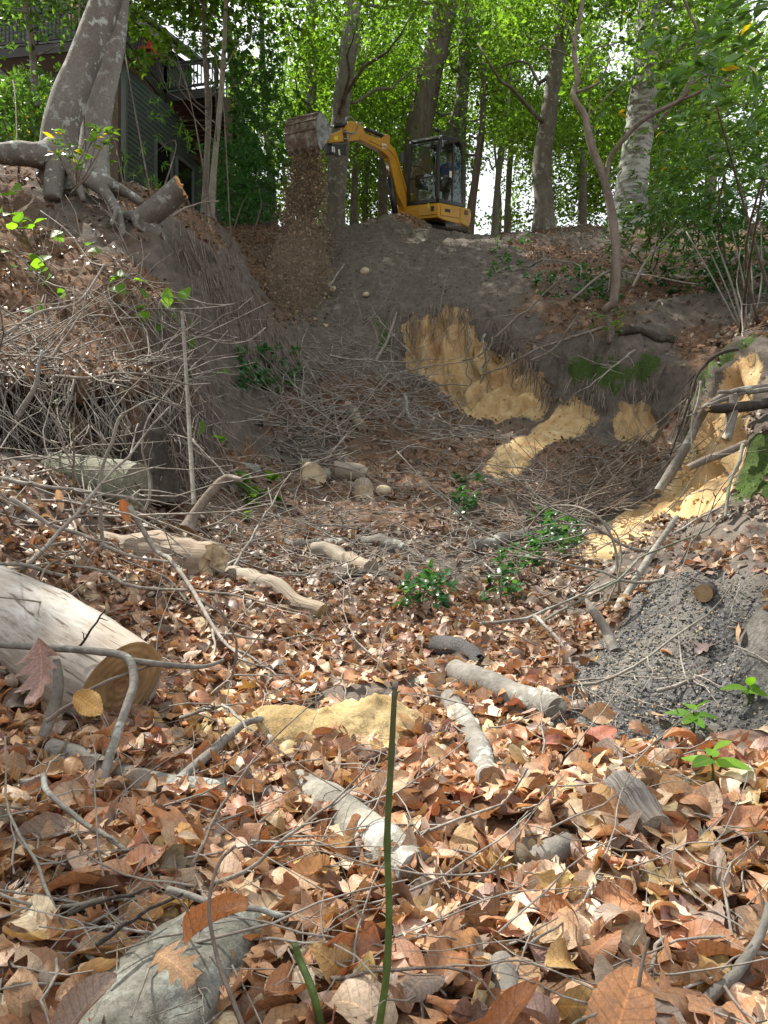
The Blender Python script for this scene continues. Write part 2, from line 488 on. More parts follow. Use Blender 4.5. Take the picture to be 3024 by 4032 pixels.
def ground_material():
    g = G('ground_soil')
    co = g.coord()
    n1 = g.noise(1.3, 5, co); n2 = g.noise(9, 6, co, .7); n3 = g.noise(60, 4, co, .7)
    soil = g.ramp(n2, (.25, (.046, .037, .030)), (.5, (.105, .087, .071)), (.75, (.19, .162, .134)))
    soil = g.mix(g.math('MULTIPLY', n1, .5), soil, (.125, .110, .095))
    # crumbs and pale root fragments
    soil = g.mix(g.ramp(n3, (.58, (0, 0, 0)), (.72, (.7, .7, .7))), soil, (.19, .155, .12))
    st = g.noise(3.0, 5, g.mapping(co, (2.2, 2.2, .35)), .65, .6)
    sa = g.ramp(st, (.25, (.30, .17, .075)), (.42, (.41, .265, .125)), (.58, (.49, .36, .19)), (.75, (.55, .45, .29)))
    sa = g.mix(g.ramp(n2, (.5, (0, 0, 0)), (.72, (.6, .6, .6))), sa, (.22, .14, .08))
    c = g.mix(g.ramp(g.math('ADD', g.attr('sand'), g.math('MULTIPLY', g.math('SUBTRACT', n2, .5), 1.7)), (.4, (0, 0, 0)), (.6, (1, 1, 1))), soil, sa)
    lt = g.ramp(g.noise(23, 4, co, .7), (.3, (.045, .026, .016)), (.5, (.14, .075, .042)), (.7, (.26, .16, .10)))
    c = g.mix(g.ramp(g.math('ADD', g.attr('litter'), g.math('MULTIPLY', g.math('SUBTRACT', g.noise(6, 5, co), .5), 1.0)), (.45, (0, 0, 0)), (.8, (.85, .85, .85))), c, lt)
    ch = g.ramp(n3, (.3, (.018, .019, .020)), (.5, (.07, .07, .07)), (.72, (.19, .185, .175)))
    ch = g.mix(g.ramp(g.noise(4, 4, co), (.42, (0, 0, 0)), (.66, (.7, .7, .7))), ch, (.17, .155, .13))
    c = g.mix(g.attr('char'), c, ch)
    mo = g.ramp(n3, (.3, (.024, .040, .012)), (.65, (.065, .10, .026)))
    c = g.mix(g.ramp(g.math('ADD', g.attr('moss'), g.math('MULTIPLY', g.math('SUBTRACT', n2, .5), 2.4)), (.46, (0, 0, 0)), (.62, (1, 1, 1))), c, mo)
    h = g.math('ADD', g.math('MULTIPLY', n2, .7), g.math('MULTIPLY', n3, .35))
    g.bsdf(c, .95, g.bump(h, .9, .03), 0, .12)
    return g.m
MAT_GROUND = ground_material()
def grid_quads(nr, nc):
    i = np.arange(nr - 1)[:, None] * nc; j = np.arange(nc - 1)[None, :]
    return np.stack([i + j, i + j + 1, i + nc + j + 1, i + nc + j], -1).reshape(-1, 4)
gm = mesh_np('ground', np.stack([XF, YF, ZZ], -1).reshape(-1, 3), grid_quads(*XX.shape), [MAT_GROUND],
             attrs={'sand': sand.ravel(), 'litter': litter.ravel(), 'char': char.ravel(), 'moss': moss.ravel()})
ground = tag(link('ground', gm), 'eroded ravine floor and banks of dark soil, yellow sand and leaf litter', None, None, 'structure')
print('terrain verts', len(GX), len(GY), XX.size)

# the mat of roots and leaves that overhangs the hollow under the left bank
def overhang():
    us = np.linspace(-260, 690, 60); prof_ = []
    for k, u in enumerate(us):
        b = ground_at(u, 1500 + 25 * math.sin(k * .7)); e = min(1, (690 - u) / 160.0)
        j = (.50 + .16 * math.sin(k * .55) + .10 * math.sin(k * 1.7)) * (e * .85 + .15); d = np.array([.30, -1.0, 0]) * j
        n_ = rng.normal(0, .012, (8, 3))
        pts = [b + [0, .35, .12], b + [0, .12, .05], b + d * .35 + [0, 0, .02], b + d * .8 - [0, 0, .05], b + d - [0, 0, .16], b + d * .93 - [0, 0, .25], b + d * .5 - [0, 0, .20], b - [0, -.1, .22]]
        prof_.append(np.array(pts) + n_)
    V = np.array(prof_); n = V.shape[1]
    V = V + (fbm(V * 6, 3) * .03)[..., None] * np.array([.3, -.6, .7])
    me = mesh_np('bank_overhang', V.reshape(-1, 3), grid_quads(60, n), [MAT_GROUND], attrs={'sand': np.zeros(60 * n), 'char': np.zeros(60 * n), 'moss': np.zeros(60 * n), 'litter': np.full(60 * n, .8)})
    tag(link('bank_overhang', me), 'overhanging mat of soil, roots and leaves above the hollow in the left bank', None, None, 'structure')
    return V
OVER = overhang()
# ------------------------------------------------------------------ foliage and bark materials
def green_leaf_mat(name, trans=.5, rough=.45, spec=.35, sat=1.0):
    g = G(name)
    col = g.attr('Col', 'Color')
    n = g.noise(3.5, 3, g.coord())
    c = g.mix(1.0, col, g.ramp(n, (.3, (.78, .80, .72)), (.7, (1.22, 1.2, 1.1))), 'MULTIPLY')
    uvs = g.n('ShaderNodeSeparateXYZ', ins={0: g.coord('UV')})
    mid = g.math('LESS_THAN', g.math('ABSOLUTE', uvs.outputs[1]), .06)
    c = g.mix(g.math('MULTIPLY', mid, .35), c, (.25, .32, .10))
    tc = g.mix(1.0, c, (1.6, 1.65, .5, 1), 'MULTIPLY')
    return g.leaf(c, trans, rough, spec, tc)
MAT_CANOPY = green_leaf_mat('canopy_leaves', .55, .5, .25)
MAT_GLOSSY = green_leaf_mat('evergreen_leaves', .35, .3, .5)
MAT_YOUNG = green_leaf_mat('young_green_leaves', .5, .5, .25)

def bark_mat(name, c0, c1, lichen=(.42, .46, .42), lich=.5, vert=.25, scale=5, bump=.5, bands=0.0):
    g = G(name)
    co = g.coord()
    sv = g.mapping(co, (1, 1, vert))
    n = g.noise(scale, 6, sv, .65)
    c = g.ramp(n, (.3, c0), (.7, c1))
    if bands:
        b = g.noise(4.5, 4, g.mapping(co, (.5, .5, 2.2)), .6)
        c = g.mix(g.ramp(b, (.45, (0, 0, 0)), (.56, (bands,) * 3)), c, lichen)
    if lich:
        v = g.noise(8.5, 5, co, .66, .2)
        v2 = g.noise(1.3, 3, co)
        m = g.math('MULTIPLY', g.ramp(v, (.56, (0, 0, 0)), (.6, (1, 1, 1))), g.ramp(v2, (.38, (.15, .15, .15)), (.6, (1, 1, 1))))
        c = g.mix(g.math('MULTIPLY', m, lich), c, lichen)
    sp = g.noise(45, 3, co, .7)
    c = g.mix(1.0, c, g.ramp(sp, (.3, (.75, .75, .75)), (.7, (1.2, 1.2, 1.2))), 'MULTIPLY')
    h = g.math('ADD', n, g.math('MULTIPLY', sp, .3))
    g.bsdf(c, .9, g.bump(h, bump, .03), 0, .15)
    return g.m
BARK_BEECH = bark_mat('beech_bark', (.115, .105, .092), (.20, .185, .165), (.44, .48, .44), .85, .5, 4, .6)
BARK_GREY = bark_mat('grey_bark', (.105, .094, .08), (.21, .19, .165), (.36, .39, .35), .7, .3, 6, .6)
BARK_BANDED = bark_mat('lichen_banded_bark', (.085, .078, .07), (.155, .145, .13), (.36, .39, .35), .6, .4, 6, .5, .75)
BARK_BROWN = bark_mat('furrowed_brown_bark', (.08, .063, .05), (.19, .155, .125), (.3, .3, .25), .2, .12, 14, .9)
BARK_LAUREL = bark_mat('laurel_bark', (.10, .075, .058), (.24, .20, .165), (.33, .34, .30), .35, .2, 9, .4)
BARK_PALE = bark_mat('pale_sapling_bark', (.15, .135, .11), (.27, .25, .21), (.36, .38, .33), .4, .3, 8, .3)
BARK_TWIG = bark_mat('dead_twig_bark', (.13, .11, .09), (.33, .30, .26), (.42, .43, .40), .4, .4, 14, .3)

# ground outlines meant to be sunlit or half lit; canopy is cut to suit
LIT = [[(1500, 4100), (1450, 3300), (1350, 2900), (1300, 2560), (1750, 2450), (2300, 2600), (2480, 2300), (3100, 2180), (3300, 4100)],
       [(0, 2280), (320, 2300), (640, 2640), (480, 2760), (0, 2700)],
       [(1760, 1910), (2000, 1680), (2090, 1720), (1830, 1930)],
       [(2740, 1500), (2990, 1260), (3060, 1350), (2860, 1520)],
       [(2850, 1500), (3060, 1450), (3060, 2150), (2600, 2100)]]
HALF = [[(-50, 850), (300, 820), (520, 950), (600, 1350), (350, 1700), (300, 2250), (-50, 2250)],
        [(1400, 880), (2050, 890), (2050, 1060), (1500, 1080)],
        [(1900, 900), (3060, 860), (3060, 1250), (2000, 1250)],
        [(1250, 1950), (2100, 1950), (2400, 2300), (1100, 2350)]]
S_ = np.array(SUN)
def shade_keep(cen):
    cen = np.asarray(cen, float)
    return np.min([_keep(cen + np.array(o)) for o in ((0, 0, 0), (.75, 0, 0), (-.75, 0, 0), (0, .75, 0), (0, -.75, 0))], 0)
def _keep(cen):
    """how much of a spray of canopy at cen survives (gaps are cut to let the sun onto the LIT ground)"""
    cen = np.asarray(cen, float)
    lo = np.zeros(len(cen)); land = cen.copy(); done = np.zeros(len(cen), bool)
    for t in np.arange(0.2, 30, .2):
        p = cen - S_ * t
        hit = (~done) & (p[:, 2] < samp(ZZ, p[:, :2]))
        land[hit] = p[hit]; done |= hit
    u, v = proj(land)
    k = np.full(len(cen), 1.0)
    inv = land[:, 1] > .5
    for poly in HALF: k[inv & inpoly(u, v, poly)] = .35
    for poly in LIT: k[inv & inpoly(u, v, poly)] = .02
    return k

def quad_leaves(pos, nrm, L, W, col, fold=.25):
    """many simple leaves: two triangles folded along the midrib (4 verts each)"""
    n = len(pos)
    a = rng.normal(size=(n, 3)); a -= nrm * (a * nrm).sum(1)[:, None]; a /= np.linalg.norm(a, axis=1)[:, None] + 1e-9
    b = np.cross(nrm, a)
    L = np.broadcast_to(L, (n,))[:, None]; W = np.broadcast_to(W, (n,))[:, None]
    base = pos - a * L / 2; tip = pos + a * L / 2 - nrm * L * .12
    l = pos + b * W / 2 + nrm * W * fold - a * L * .05; r = pos - b * W / 2 + nrm * W * fold - a * L * .05
    V = np.stack([base, r, tip, l], 1).reshape(-1, 3)
    i = np.arange(n)[:, None] * 4
    T = np.concatenate([i + [0, 1, 2], i + [0, 2, 3]])
    uv = np.tile(np.array([[0, 0], [.5, 1], [1, 0], [.5, -1.0]]), (n, 1))
    return V, T, np.repeat(np.broadcast_to(col, (n, 3)), 4, 0), uv

GREENS = np.array([(.075, .15, .028), (.095, .19, .034), (.12, .22, .036), (.062, .125, .028), (.15, .25, .045), (.085, .165, .045)])
DARKGREENS = np.array([(.026, .060, .018), (.035, .078, .020), (.045, .095, .024), (.022, .052, .020), (.06, .12, .03)])
def sprays(cen, rad, per, L, W, greens, tilt=.5, flat=.22, keep=None):
    """foliage: flattened sprays of leaves round the given centres"""
    cen = np.asarray(cen, float)
    per_i = rng.poisson(per, len(cen))
    idx = np.repeat(np.arange(len(cen)), per_i)
    n = len(idx)
    up = rng.normal(0, tilt, (len(cen), 3)); up[:, 2] = 1; up /= np.linalg.norm(up, axis=1)[:, None]
    r = rng.normal(0, .5, (n, 3)); r *= np.broadcast_to(rad, (len(cen),))[idx][:, None]
    U = up[idx]
    r -= U * ((r * U).sum(1) * (1 - flat))[:, None]
    pos = cen[idx] + r
    nr = U + rng.normal(0, .42, (n, 3)); nr /= np.linalg.norm(nr, axis=1)[:, None]
    shade = rng.uniform(.5, 1.4, len(cen))[idx]
    col = greens[rng.integers(0, len(greens), n)] * (shade * rng.uniform(.8, 1.25, n))[:, None]
    l = L * rng.uniform(.42, 1.45, n)
    return quad_leaves(pos, nr, l, l * W, col)

def crown_mesh(name, parts, m):
    V = []; T = []; Cc = []; U = []; n = 0
    for v, t, c, u in parts:
        V.append(v); T.append(t + n); Cc.append(c); U.append(u); n += len(v)
    return mesh_np(name, np.concatenate(V), np.concatenate(T), [m], False, np.concatenate(Cc), np.concatenate(U))

def flare(path, rad, k=1.6, h=.6):
    """root flare at the foot of a trunk"""
    z = path[:, 2] - path[0, 2]
    return rad * (1 + (k - 1) * np.exp(-np.maximum(z, 0) / h))

def rough_trunk(pts, rad, sides, amp):
    V, q, t, uv = tube_geo(pts, rad, sides, True)
    n = fbm(V * np.array([3.2, 3.2, 1.0]), 4)
    c = np.repeat(np.asarray(pts), sides, 0)
    d = V[:len(c)] - c
    V[:len(c)] += d * (n[:len(c)] * amp)[:, None]
    return V, q, t, uv

def limb_paths(path, rad, zs, n, length, rng_, spread=1.0, rise=.5):
    """limbs leaving a trunk"""
    out = []
    for k in range(n):
        f = rng_.uniform(zs[0], zs[1]); i = int(f * (len(path) - 1))
        a = rng_.uniform(0, 2 * np.pi); L = length * rng_.uniform(.6, 1.2)
        d = np.array([math.cos(a), math.sin(a), rise * rng_.uniform(.3, 1.4)])
        p = path[i]; pts = [p]
        for s in range(1, 6):
            pts.append(p + d * L * s / 5 * spread + rng_.normal(0, .06 * L, 3) + np.array([0, 0, .02 * s * s * L / 5]))
        r0 = min(rad[i] * .3, .07)
        out.append((np.array(pts), np.linspace(r0, r0 * .2, 6)))
    return out

def tree(name, label, ctrl, rads, bark, group=None, sides=12, npts=26, flare_k=1.5, flare_h=.5, amp=.10, limbs=(), crown=None, crown_mat=None, extra=()):
    path = smooth_path(ctrl, npts)
    rad = np.interp(np.linspace(0, 1, npts), np.linspace(0, 1, len(rads)), rads)
    rad = flare(path, rad, flare_k, flare_h)
    base = path[0].copy()
    t = thing(name, label, 'tree', base, group)
    V, q, tt, uv = rough_trunk(path - base, rad, sides, amp)
    link('trunk', mesh_np('trunk', V, [tt, q], [bark], True, None, uv), t)
    for p, r in list(limbs) + list(extra):
        V, q, tt, uv = rough_trunk(np.asarray(p) - base, np.asarray(r) * (1 + .12 * fbm(np.asarray(p) * 4, 2)), 10, .22)
        link('branch', mesh_np('branch', V, [tt, q], [bark], True, None, uv), t)
    if crown:
        parts = [(v - base, T, c, u) for v, T, c, u in crown]
        link('crown', crown_mesh('crown', parts, crown_mat or MAT_CANOPY), t)
    return t, path, rad

def ell(n, c, r):
    """points through an ellipsoid, denser towards its shell"""
    d = rng.normal(size=(n, 3)); d /= np.linalg.norm(d, axis=1)[:, None]
    return np.asarray(c) + d * np.asarray(r) * (rng.uniform(.15, 1, n) ** .45)[:, None]

# ------------------------------------------------------------------ the two leaning beeches on the left bank
def U3(lst): return [P(*a) for a in lst]
D1 = 8.6
p1 = U3([(210, 760, D1), (222, 640, D1), (240, 500, D1), (290, 340, D1 + .1), (360, 160, D1 + .2), (425, -20, D1 + .3), (520, -350, D1 + .6), (600, -900, D1 + 1), (640, -1700, D1 + 1.5)])
can = np.concatenate([ell(330, (-1.2, 12.2, 13.0), (6.2, 5.6, 2.6)), ell(150, (-4.5, 15.5, 13.5), (4.5, 4.0, 2.2))])
can = can[rng.uniform(size=len(can)) < shade_keep(can)]
crown = [sprays(can, 0.95, 120, .165, .62, GREENS)]
roots1 = []
def root(pts, r0, r1, n=16):
    p = smooth_path(U3(pts), n); return (p, np.linspace(r0, r1, n))
roots1 += [root([(235, 590, 8.5), (160, 610, 8.3), (70, 606, 8.15), (-60, 610, 8.0), (-250, 650, 7.8)], .16, .09),
           root([(225, 640, 8.4), (218, 690, 8.3), (212, 730, 8.2), (210, 790, 8.15)], .13, .09),
           root([(250, 620, 8.45), (300, 665, 8.3), (370, 715, 8.2), (425, 770, 8.05), (470, 850, 7.9), (490, 960, 7.75)], .13, .03),
           root([(380, 715, 8.2), (460, 740, 8.35), (560, 800, 8.5)], .085, .05),
           root([(430, 780, 8.0), (455, 830, 7.85), (440, 880, 7.7)], .05, .02),
           root([(270, 640, 8.4), (300, 700, 8.25), (330, 790, 8.0)], .07, .03)]
tree('beech_tree', 'thick pale grey beech leaning right on the left bank, its big roots gripping the crest', p1, [.20, .20, .195, .185, .17, .16, .15, .12, .08],
     BARK_BEECH, 'pair of leaning beech trees', 28, 60, 1.15, .3, .07, limbs=limb_paths(smooth_path(p1, 40), np.linspace(.22, .08, 40), (.72, .98), 9, 5.0, rng), crown=crown, extra=roots1)
D2 = 9.4
p2 = U3([(362, 740, D2), (365, 640, D2), (378, 500, D2), (400, 380, D2), (440, 220, D2), (468, 60, D2), (480, -120, D2 + .1), (520, -800, D2 + .6), (500, -1500, D2 + 1)])
can = ell(230, (-2.5, 15.5, 15.0), (5.5, 4.5, 2.0)); can = can[rng.uniform(size=len(can)) < shade_keep(can)]
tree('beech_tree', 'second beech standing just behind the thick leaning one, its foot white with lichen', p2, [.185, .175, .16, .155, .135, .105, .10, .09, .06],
     bark_mat('lichened_sunlit_beech_bark', (.17, .16, .145), (.29, .275, .25), (.48, .51, .48), .9, .5, 4, .4), 'pair of leaning beech trees', 24, 50, 1.3, .4, .08,  # bark base lightened in place of sun on this trunk; lichen patches over it
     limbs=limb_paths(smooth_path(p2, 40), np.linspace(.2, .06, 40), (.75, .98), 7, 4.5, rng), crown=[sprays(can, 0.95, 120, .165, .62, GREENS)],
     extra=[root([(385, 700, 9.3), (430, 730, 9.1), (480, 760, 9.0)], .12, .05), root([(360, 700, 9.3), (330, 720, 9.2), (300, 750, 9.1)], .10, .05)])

# trees added with crowns out of view to shade the ravine, house and crest
def far_crown(c, r, n): 
    k = ell(n, c, r); return k[rng.uniform(size=len(k)) < shade_keep(k)]
for lab, x, y, cr, n in [('unseen tall beech added on the left bank so its crown shades the near ravine', -9.8, 5.2, (-7.8, 4.6, 13.5), 300), ('unseen tall tree added beyond the house so its crown shades the deck', -15.5, 27.0, (-12.5, 25.5, 22.0), 260), ('tall tree added behind the deck stair for its crown to cast shade', -5.6, 29.0, (-5.2, 22.5, 19.0), 200)]:
    z0 = gz(x, y)
    pts = [(x, y, z0 - .2), (x + .1, y, z0 + 2), (x + .3, y, z0 + 5), (cr[0], cr[1], cr[2])]
    tree('beech_tree' if 'beech' in lab else 'forest_tree', lab, pts, [.26, .23, .2, .08], BARK_GREY, 'added shade trees above the left bank', 12, 24, limbs=limb_paths(smooth_path(pts, 40), np.linspace(.22, .08, 40), (.7, .98), 7, 4.0, rng),
         crown=[sprays(far_crown(cr, (4.6, 4.8, 2.6), n), .95, 120, .165, .62, GREENS)])

# ------------------------------------------------------------------ trunks of the wood beyond the crest
def spray_col(n, u0, u1, v0, v1, d0, d1):
    """spray centres through a block of the wood"""
    u = rng.uniform(u0, u1, n); v = rng.uniform(v0, v1, n); d = rng.uniform(d0, d1, n)
    return np.stack([(u - 1512) / F * d, d, CH + (2016 - v) / F * d], 1)
def sky_gaps(cen, thin=.5):
    u, v = proj(cen)
    n = fbm(np.stack([u / 190, v / 150, np.zeros_like(u)], 1), 3)
    k = n > -.45
    for (a, b, r, s, pk) in [(2090, 790, 80, 90, .3), (1960, 700, 50, 120, .5), (1690, 200, 60, 110, .45), (1850, 420, 80, 140, .35), (1100, 180, 110, 170, .3), (2360, 120, 90, 90, .55), (900, 120, 200, 190, .35), (620, 60, 120, 90, .1), (1990, 620, 60, 60, .6), (2700, 640, 80, 60, .6), (1330, 330, 50, 60, .5)]:
        inside = ((u - a) / r) ** 2 + ((v - b) / s) ** 2 < 1
        k &= ~(inside & (rng.uniform(size=len(u)) > pk))
    d_ = cen[:, 1]
    k &= ~((u > 420) & (u < 830) & (v > 40) & (v < 760) & (d_ < 25) & (rng.uniform(size=len(u)) > .12))
    return cen[k]
def wood_tree(name, label, pts, rads, bark, crowns, per=26, leaf=.105, group='trees of the wood beyond the crest', gre=GREENS, nl=5, ll=2.6, flare_k=1.35, spr=.72, sides=14, amp=.1, mat_=None, wl=.62, rise=.5, extra=()):
    cen = np.concatenate([spray_col(int(c[0] * 1.8), *c[1:]) for c in crowns]) if crowns else None
    parts = None
    if cen is not None:
        cen = sky_gaps(cen)
        parts = [sprays(cen, spr, per * 3.0, leaf * 1.3, wl, gre, .75, .5)]
    path = smooth_path(U3(pts), 40)
    lim = limb_paths(path, np.interp(np.linspace(0, 1, 40), np.linspace(0, 1, len(rads)), rads), (.35, .95), nl, ll, rng, 1.0, rise)
    return tree(name, label, U3(pts), rads, bark, group, sides, 34, flare_k, .5, amp, limbs=lim, crown=parts, crown_mat=mat_, extra=extra)

wood_tree('forest_tree', 'straight grey trunk rising behind the falling soil and the excavator arm', [(1305, 960, 22), (1312, 860, 22), (1330, 640, 22), (1345, 420, 22), (1375, 180, 22), (1392, -20, 22), (1420, -500, 22)], [.34, .33, .29, .27, .25, .23, .15],
          BARK_GREY, [(55, 1000, 1640, -350, 250, 20.5, 25), (42, 1050, 1550, 150, 560, 22.5, 26)])
wood_tree('forest_tree', 'thick brown furrowed trunk leaning right, straight behind the excavator cab', [(1625, 1000, 26), (1635, 820, 26), (1645, 560, 26), (1680, 350, 26), (1735, 120, 26), (1765, -20, 26), (1840, -400, 26.5)], [.52, .50, .47, .45, .42, .40, .3],
          BARK_BROWN, [(60, 1450, 2000, -420, 160, 24, 29), (30, 1430, 1650, 150, 520, 24, 29)])
wood_tree('forest_tree', 'grey forked trunk right of the thick brown one, behind the cab roof', [(1800, 1000, 27.5), (1802, 760, 27.5), (1806, 520, 27.5), (1825, 280, 27.5), (1838, 60, 27.5), (1850, -300, 28)], [.30, .29, .27, .25, .22, .15],
          BARK_GREY, [(45, 1700, 2150, -350, 300, 25, 30), (26, 1860, 2150, 250, 560, 26, 31)],
          extra=[(smooth_path(U3([(1795, 620, 27.4), (1765, 560, 27.2), (1785, 470, 27.1), (1812, 380, 27)]), 10), np.linspace(.17, .10, 10)), (smooth_path(U3([(1768, 545, 27.2), (1735, 520, 27.2), (1700, 505, 27.2)]), 8), np.linspace(.09, .04, 8))])
wood_tree('forest_tree', 'slender lichened trunk on the crest between the excavator and the twisted laurel', [(2138, 930, 20), (2140, 800, 20), (2135, 640, 20), (2160, 450, 20), (2195, 220, 20), (2225, 40, 20), (2260, -300, 20)], [.27, .25, .24, .22, .19, .17, .12],
          BARK_GREY, [(50, 1950, 2500, -300, 200, 18.5, 23), (34, 1950, 2450, 180, 560, 21, 24)])
wood_tree('forest_tree', 'stout trunk banded with pale lichen behind the twisted laurel', [(2468, 960, 17), (2475, 860, 17), (2492, 690, 17), (2520, 480, 17), (2545, 240, 17), (2560, 20, 17), (2585, -300, 17)], [.43, .38, .34, .31, .28, .25, .18],
          BARK_BANDED, [(50, 2300, 2900, -250, 250, 15.5, 20), (34, 2330, 2800, 200, 700, 17.8, 20)], flare_k=1.5)
wood_tree('forest_tree', 'leaning bare grey trunk just right of the banded trunk', [(2545, 900, 20.5), (2565, 780, 20.5), (2600, 640, 20.5), (2640, 540, 20.5), (2700, 380, 20.5)], [.15, .14, .13, .12, .08], BARK_PALE, [(26, 2550, 2950, 100, 560, 20.5, 24)], nl=3)
wood_tree('forest_tree', 'thin dark trunk at the right edge of the excavator', [(1842, 940, 25), (1855, 830, 25), (1880, 640, 25), (1900, 480, 25), (1905, 200, 25)], [.15, .14, .12, .11, .08], BARK_BROWN, [(34, 1850, 2200, 80, 560, 24, 28)], nl=4)
for (u, d, lean, r, lab) in [(1945, 26, 55, .12, 'pale thin sapling on the crest between the cab and the slender lichened trunk'), (1995, 30, 30, .13, 'slim grey sapling in front of the bright sky gap'), (1390, 27, 20, .14, 'slim dark trunk just right of the trunk behind the falling soil'),
                             (1432, 30, 35, .11, 'thinner dark stem under the excavator arm'), (1505, 28, 10, .19, 'pale mottled trunk under the excavator boom'), (1210, 24, 15, .22, 'dark trunk half hidden behind the falling soil'), (2290, 26, 25, .15, 'dim trunk behind the twisted laurel stem'),
                             (2790, 24, 30, .2, 'dim trunk among the evergreen shrubs on the right'), (1080, 27, -40, .16, 'thin trunk leaning left above the bucket')]:
    wood_tree('forest_sapling', lab, [(u, 960, d), (u + lean * .3, 700, d), (u + lean, 380, d), (u + lean * 1.3, 0, d)], [r, r * .9, r * .75, r * .5], BARK_GREY if r > .13 else BARK_PALE,
              [(24, u - 190, u + 230, 40, 700, d - 1.5, d + 2.5)], group='thin trees of the wood beyond the crest', nl=3, ll=1.8, per=24, leaf=.10)
for k, (u, d, w, v0, v1) in enumerate([(1120, 30, 260, 200, 860), (1430, 33, 260, 250, 900), (1600, 31, 200, 300, 880), (1960, 34, 240, 250, 900), (2280, 30, 260, 260, 900), (2560, 30, 260, 200, 880), (2850, 26, 280, 150, 860), (1750, 36, 300, -200, 500), (1300, 38, 320, -250, 420), (2100, 37, 330, -250, 420)]):
    wood_tree('understory_tree', ['low leafy tree behind the bucket and the falling soil', 'leafy tree seen under the excavator arm', 'leafy tree seen under the boom beside the cab', 'thin leafy tree filling the gap right of the cab', 'leafy tree behind the slender lichened trunk', 'leafy tree behind the banded trunk',
                                 'leafy tree behind the evergreen shrubs at the right edge', 'tall far tree whose crown shows behind the thick brown trunk', 'tall far tree whose crown shows above the bucket', 'tall far tree whose crown shows above the slender lichened trunk'][k],
              [(u, 1000, d), (u + 10, 800, d), (u - 15, 500, d), (u + 20, 150, d)], [.075, .065, .05, .03], BARK_GREY, [(105, u - w, u + w, v0, v1, d - 2, d + 2)], group='leafy trees far behind the crest', nl=4, ll=2.2, per=26, leaf=.115)
# ------------------------------------------------------------------ house and deck up on the left
SIDING = plain('grey_green_siding', (.07, .09, .087), .7, 0, .12, 3)  # dark green grey paint, darkened further to stand in for canopy shade
TRIM = plain('grey_trim_paint', (.12, .142, .136), .6, 0, .1, 4)
DARKWOOD = plain('dark_stained_wood', (.028, .026, .024), .65, 0, .3, 9)
BROWNWOOD = plain('weathered_brown_wood', (.085, .062, .045), .8, 0, .3, 9)
SHINGLE = plain('dark_roof_shingles', (.05, .05, .052), .9, 0, .3, 12)
GLASSD = plain('dark_window_glass', (.012, .014, .016), .08, 0, .05, 2, spec=.6)
RED = plain('red_cushion', (.42, .035, .025), .7)
CLOTH = plain('beige_canvas', (.50, .40, .32), .9)

def part(name, mb, m, parent, smooth=False, label=None):
    """a part built in world coordinates, hung on its thing (parents carry no rotation)"""
    off = np.array(parent.location) if parent.parent is None else np.array(parent.parent.location)
    for i in range(len(mb.V)): mb.V[i] = mb.V[i] - off
    me = mb.mesh(name, [m], smooth)
    o = link(name, me, parent)
    if label: o['label'] = label
    return o

def siding_wall(t, a, b, z0, z1, holes=(), rev=.16):
    """a wall of lapped boards, each board a piece"""
    a = np.array([*a, 0.]); b = np.array([*b, 0.]); L = np.linalg.norm(b - a); d = (b - a) / L
    nrm = np.cross(d, [0, 0, 1.0])
    if nrm[1] > 0: nrm = -nrm
    w = part('wall', MB().bar(a + [0, 0, (z0 + z1) / 2] - nrm * .06, b + [0, 0, (z0 + z1) / 2] - nrm * .06, .10, z1 - z0), SIDING, t)
    k = 0
    z = z0
    cache = {}
    while z < z1 - .02:
        segs = [(0, L)]
        for (h0, h1, hz0, hz1) in holes:
            if z + rev > hz0 and z < hz1:
                segs = [s for (s0, s1) in segs for s in ((s0, min(s1, h0)), (max(s0, h1), s1)) if s[1] - s[0] > .03]
        for s0, s1 in segs:
            key = round(s1 - s0, 3)
            if key not in cache:
                m = MB()
                V = np.array([[x, y, zz] for x in (0, s1 - s0) for (y, zz) in ((0, 0), (-.022, 0), (-.006, rev * 1.02), (0, rev * 1.02))])
                m.add(V, [[0, 1, 2, 3], [7, 6, 5, 4], [0, 4, 5, 1], [1, 5, 6, 2], [2, 6, 7, 3]])
                cache[key] = m.mesh('siding_board', [SIDING], False)
            o = bpy.data.objects.new('siding_board', cache[key]); C.objects.link(o); o.parent = w
            p = a + d * s0 + [0, 0, z] - np.array(t.location)
            yv = -nrm if True else nrm
            o.matrix_local = Matrix(((d[0], yv[0], 0, p[0]), (d[1], yv[1], 0, p[1]), (0, 0, 1, p[2]), (0, 0, 0, 1)))
        z += rev
    return w

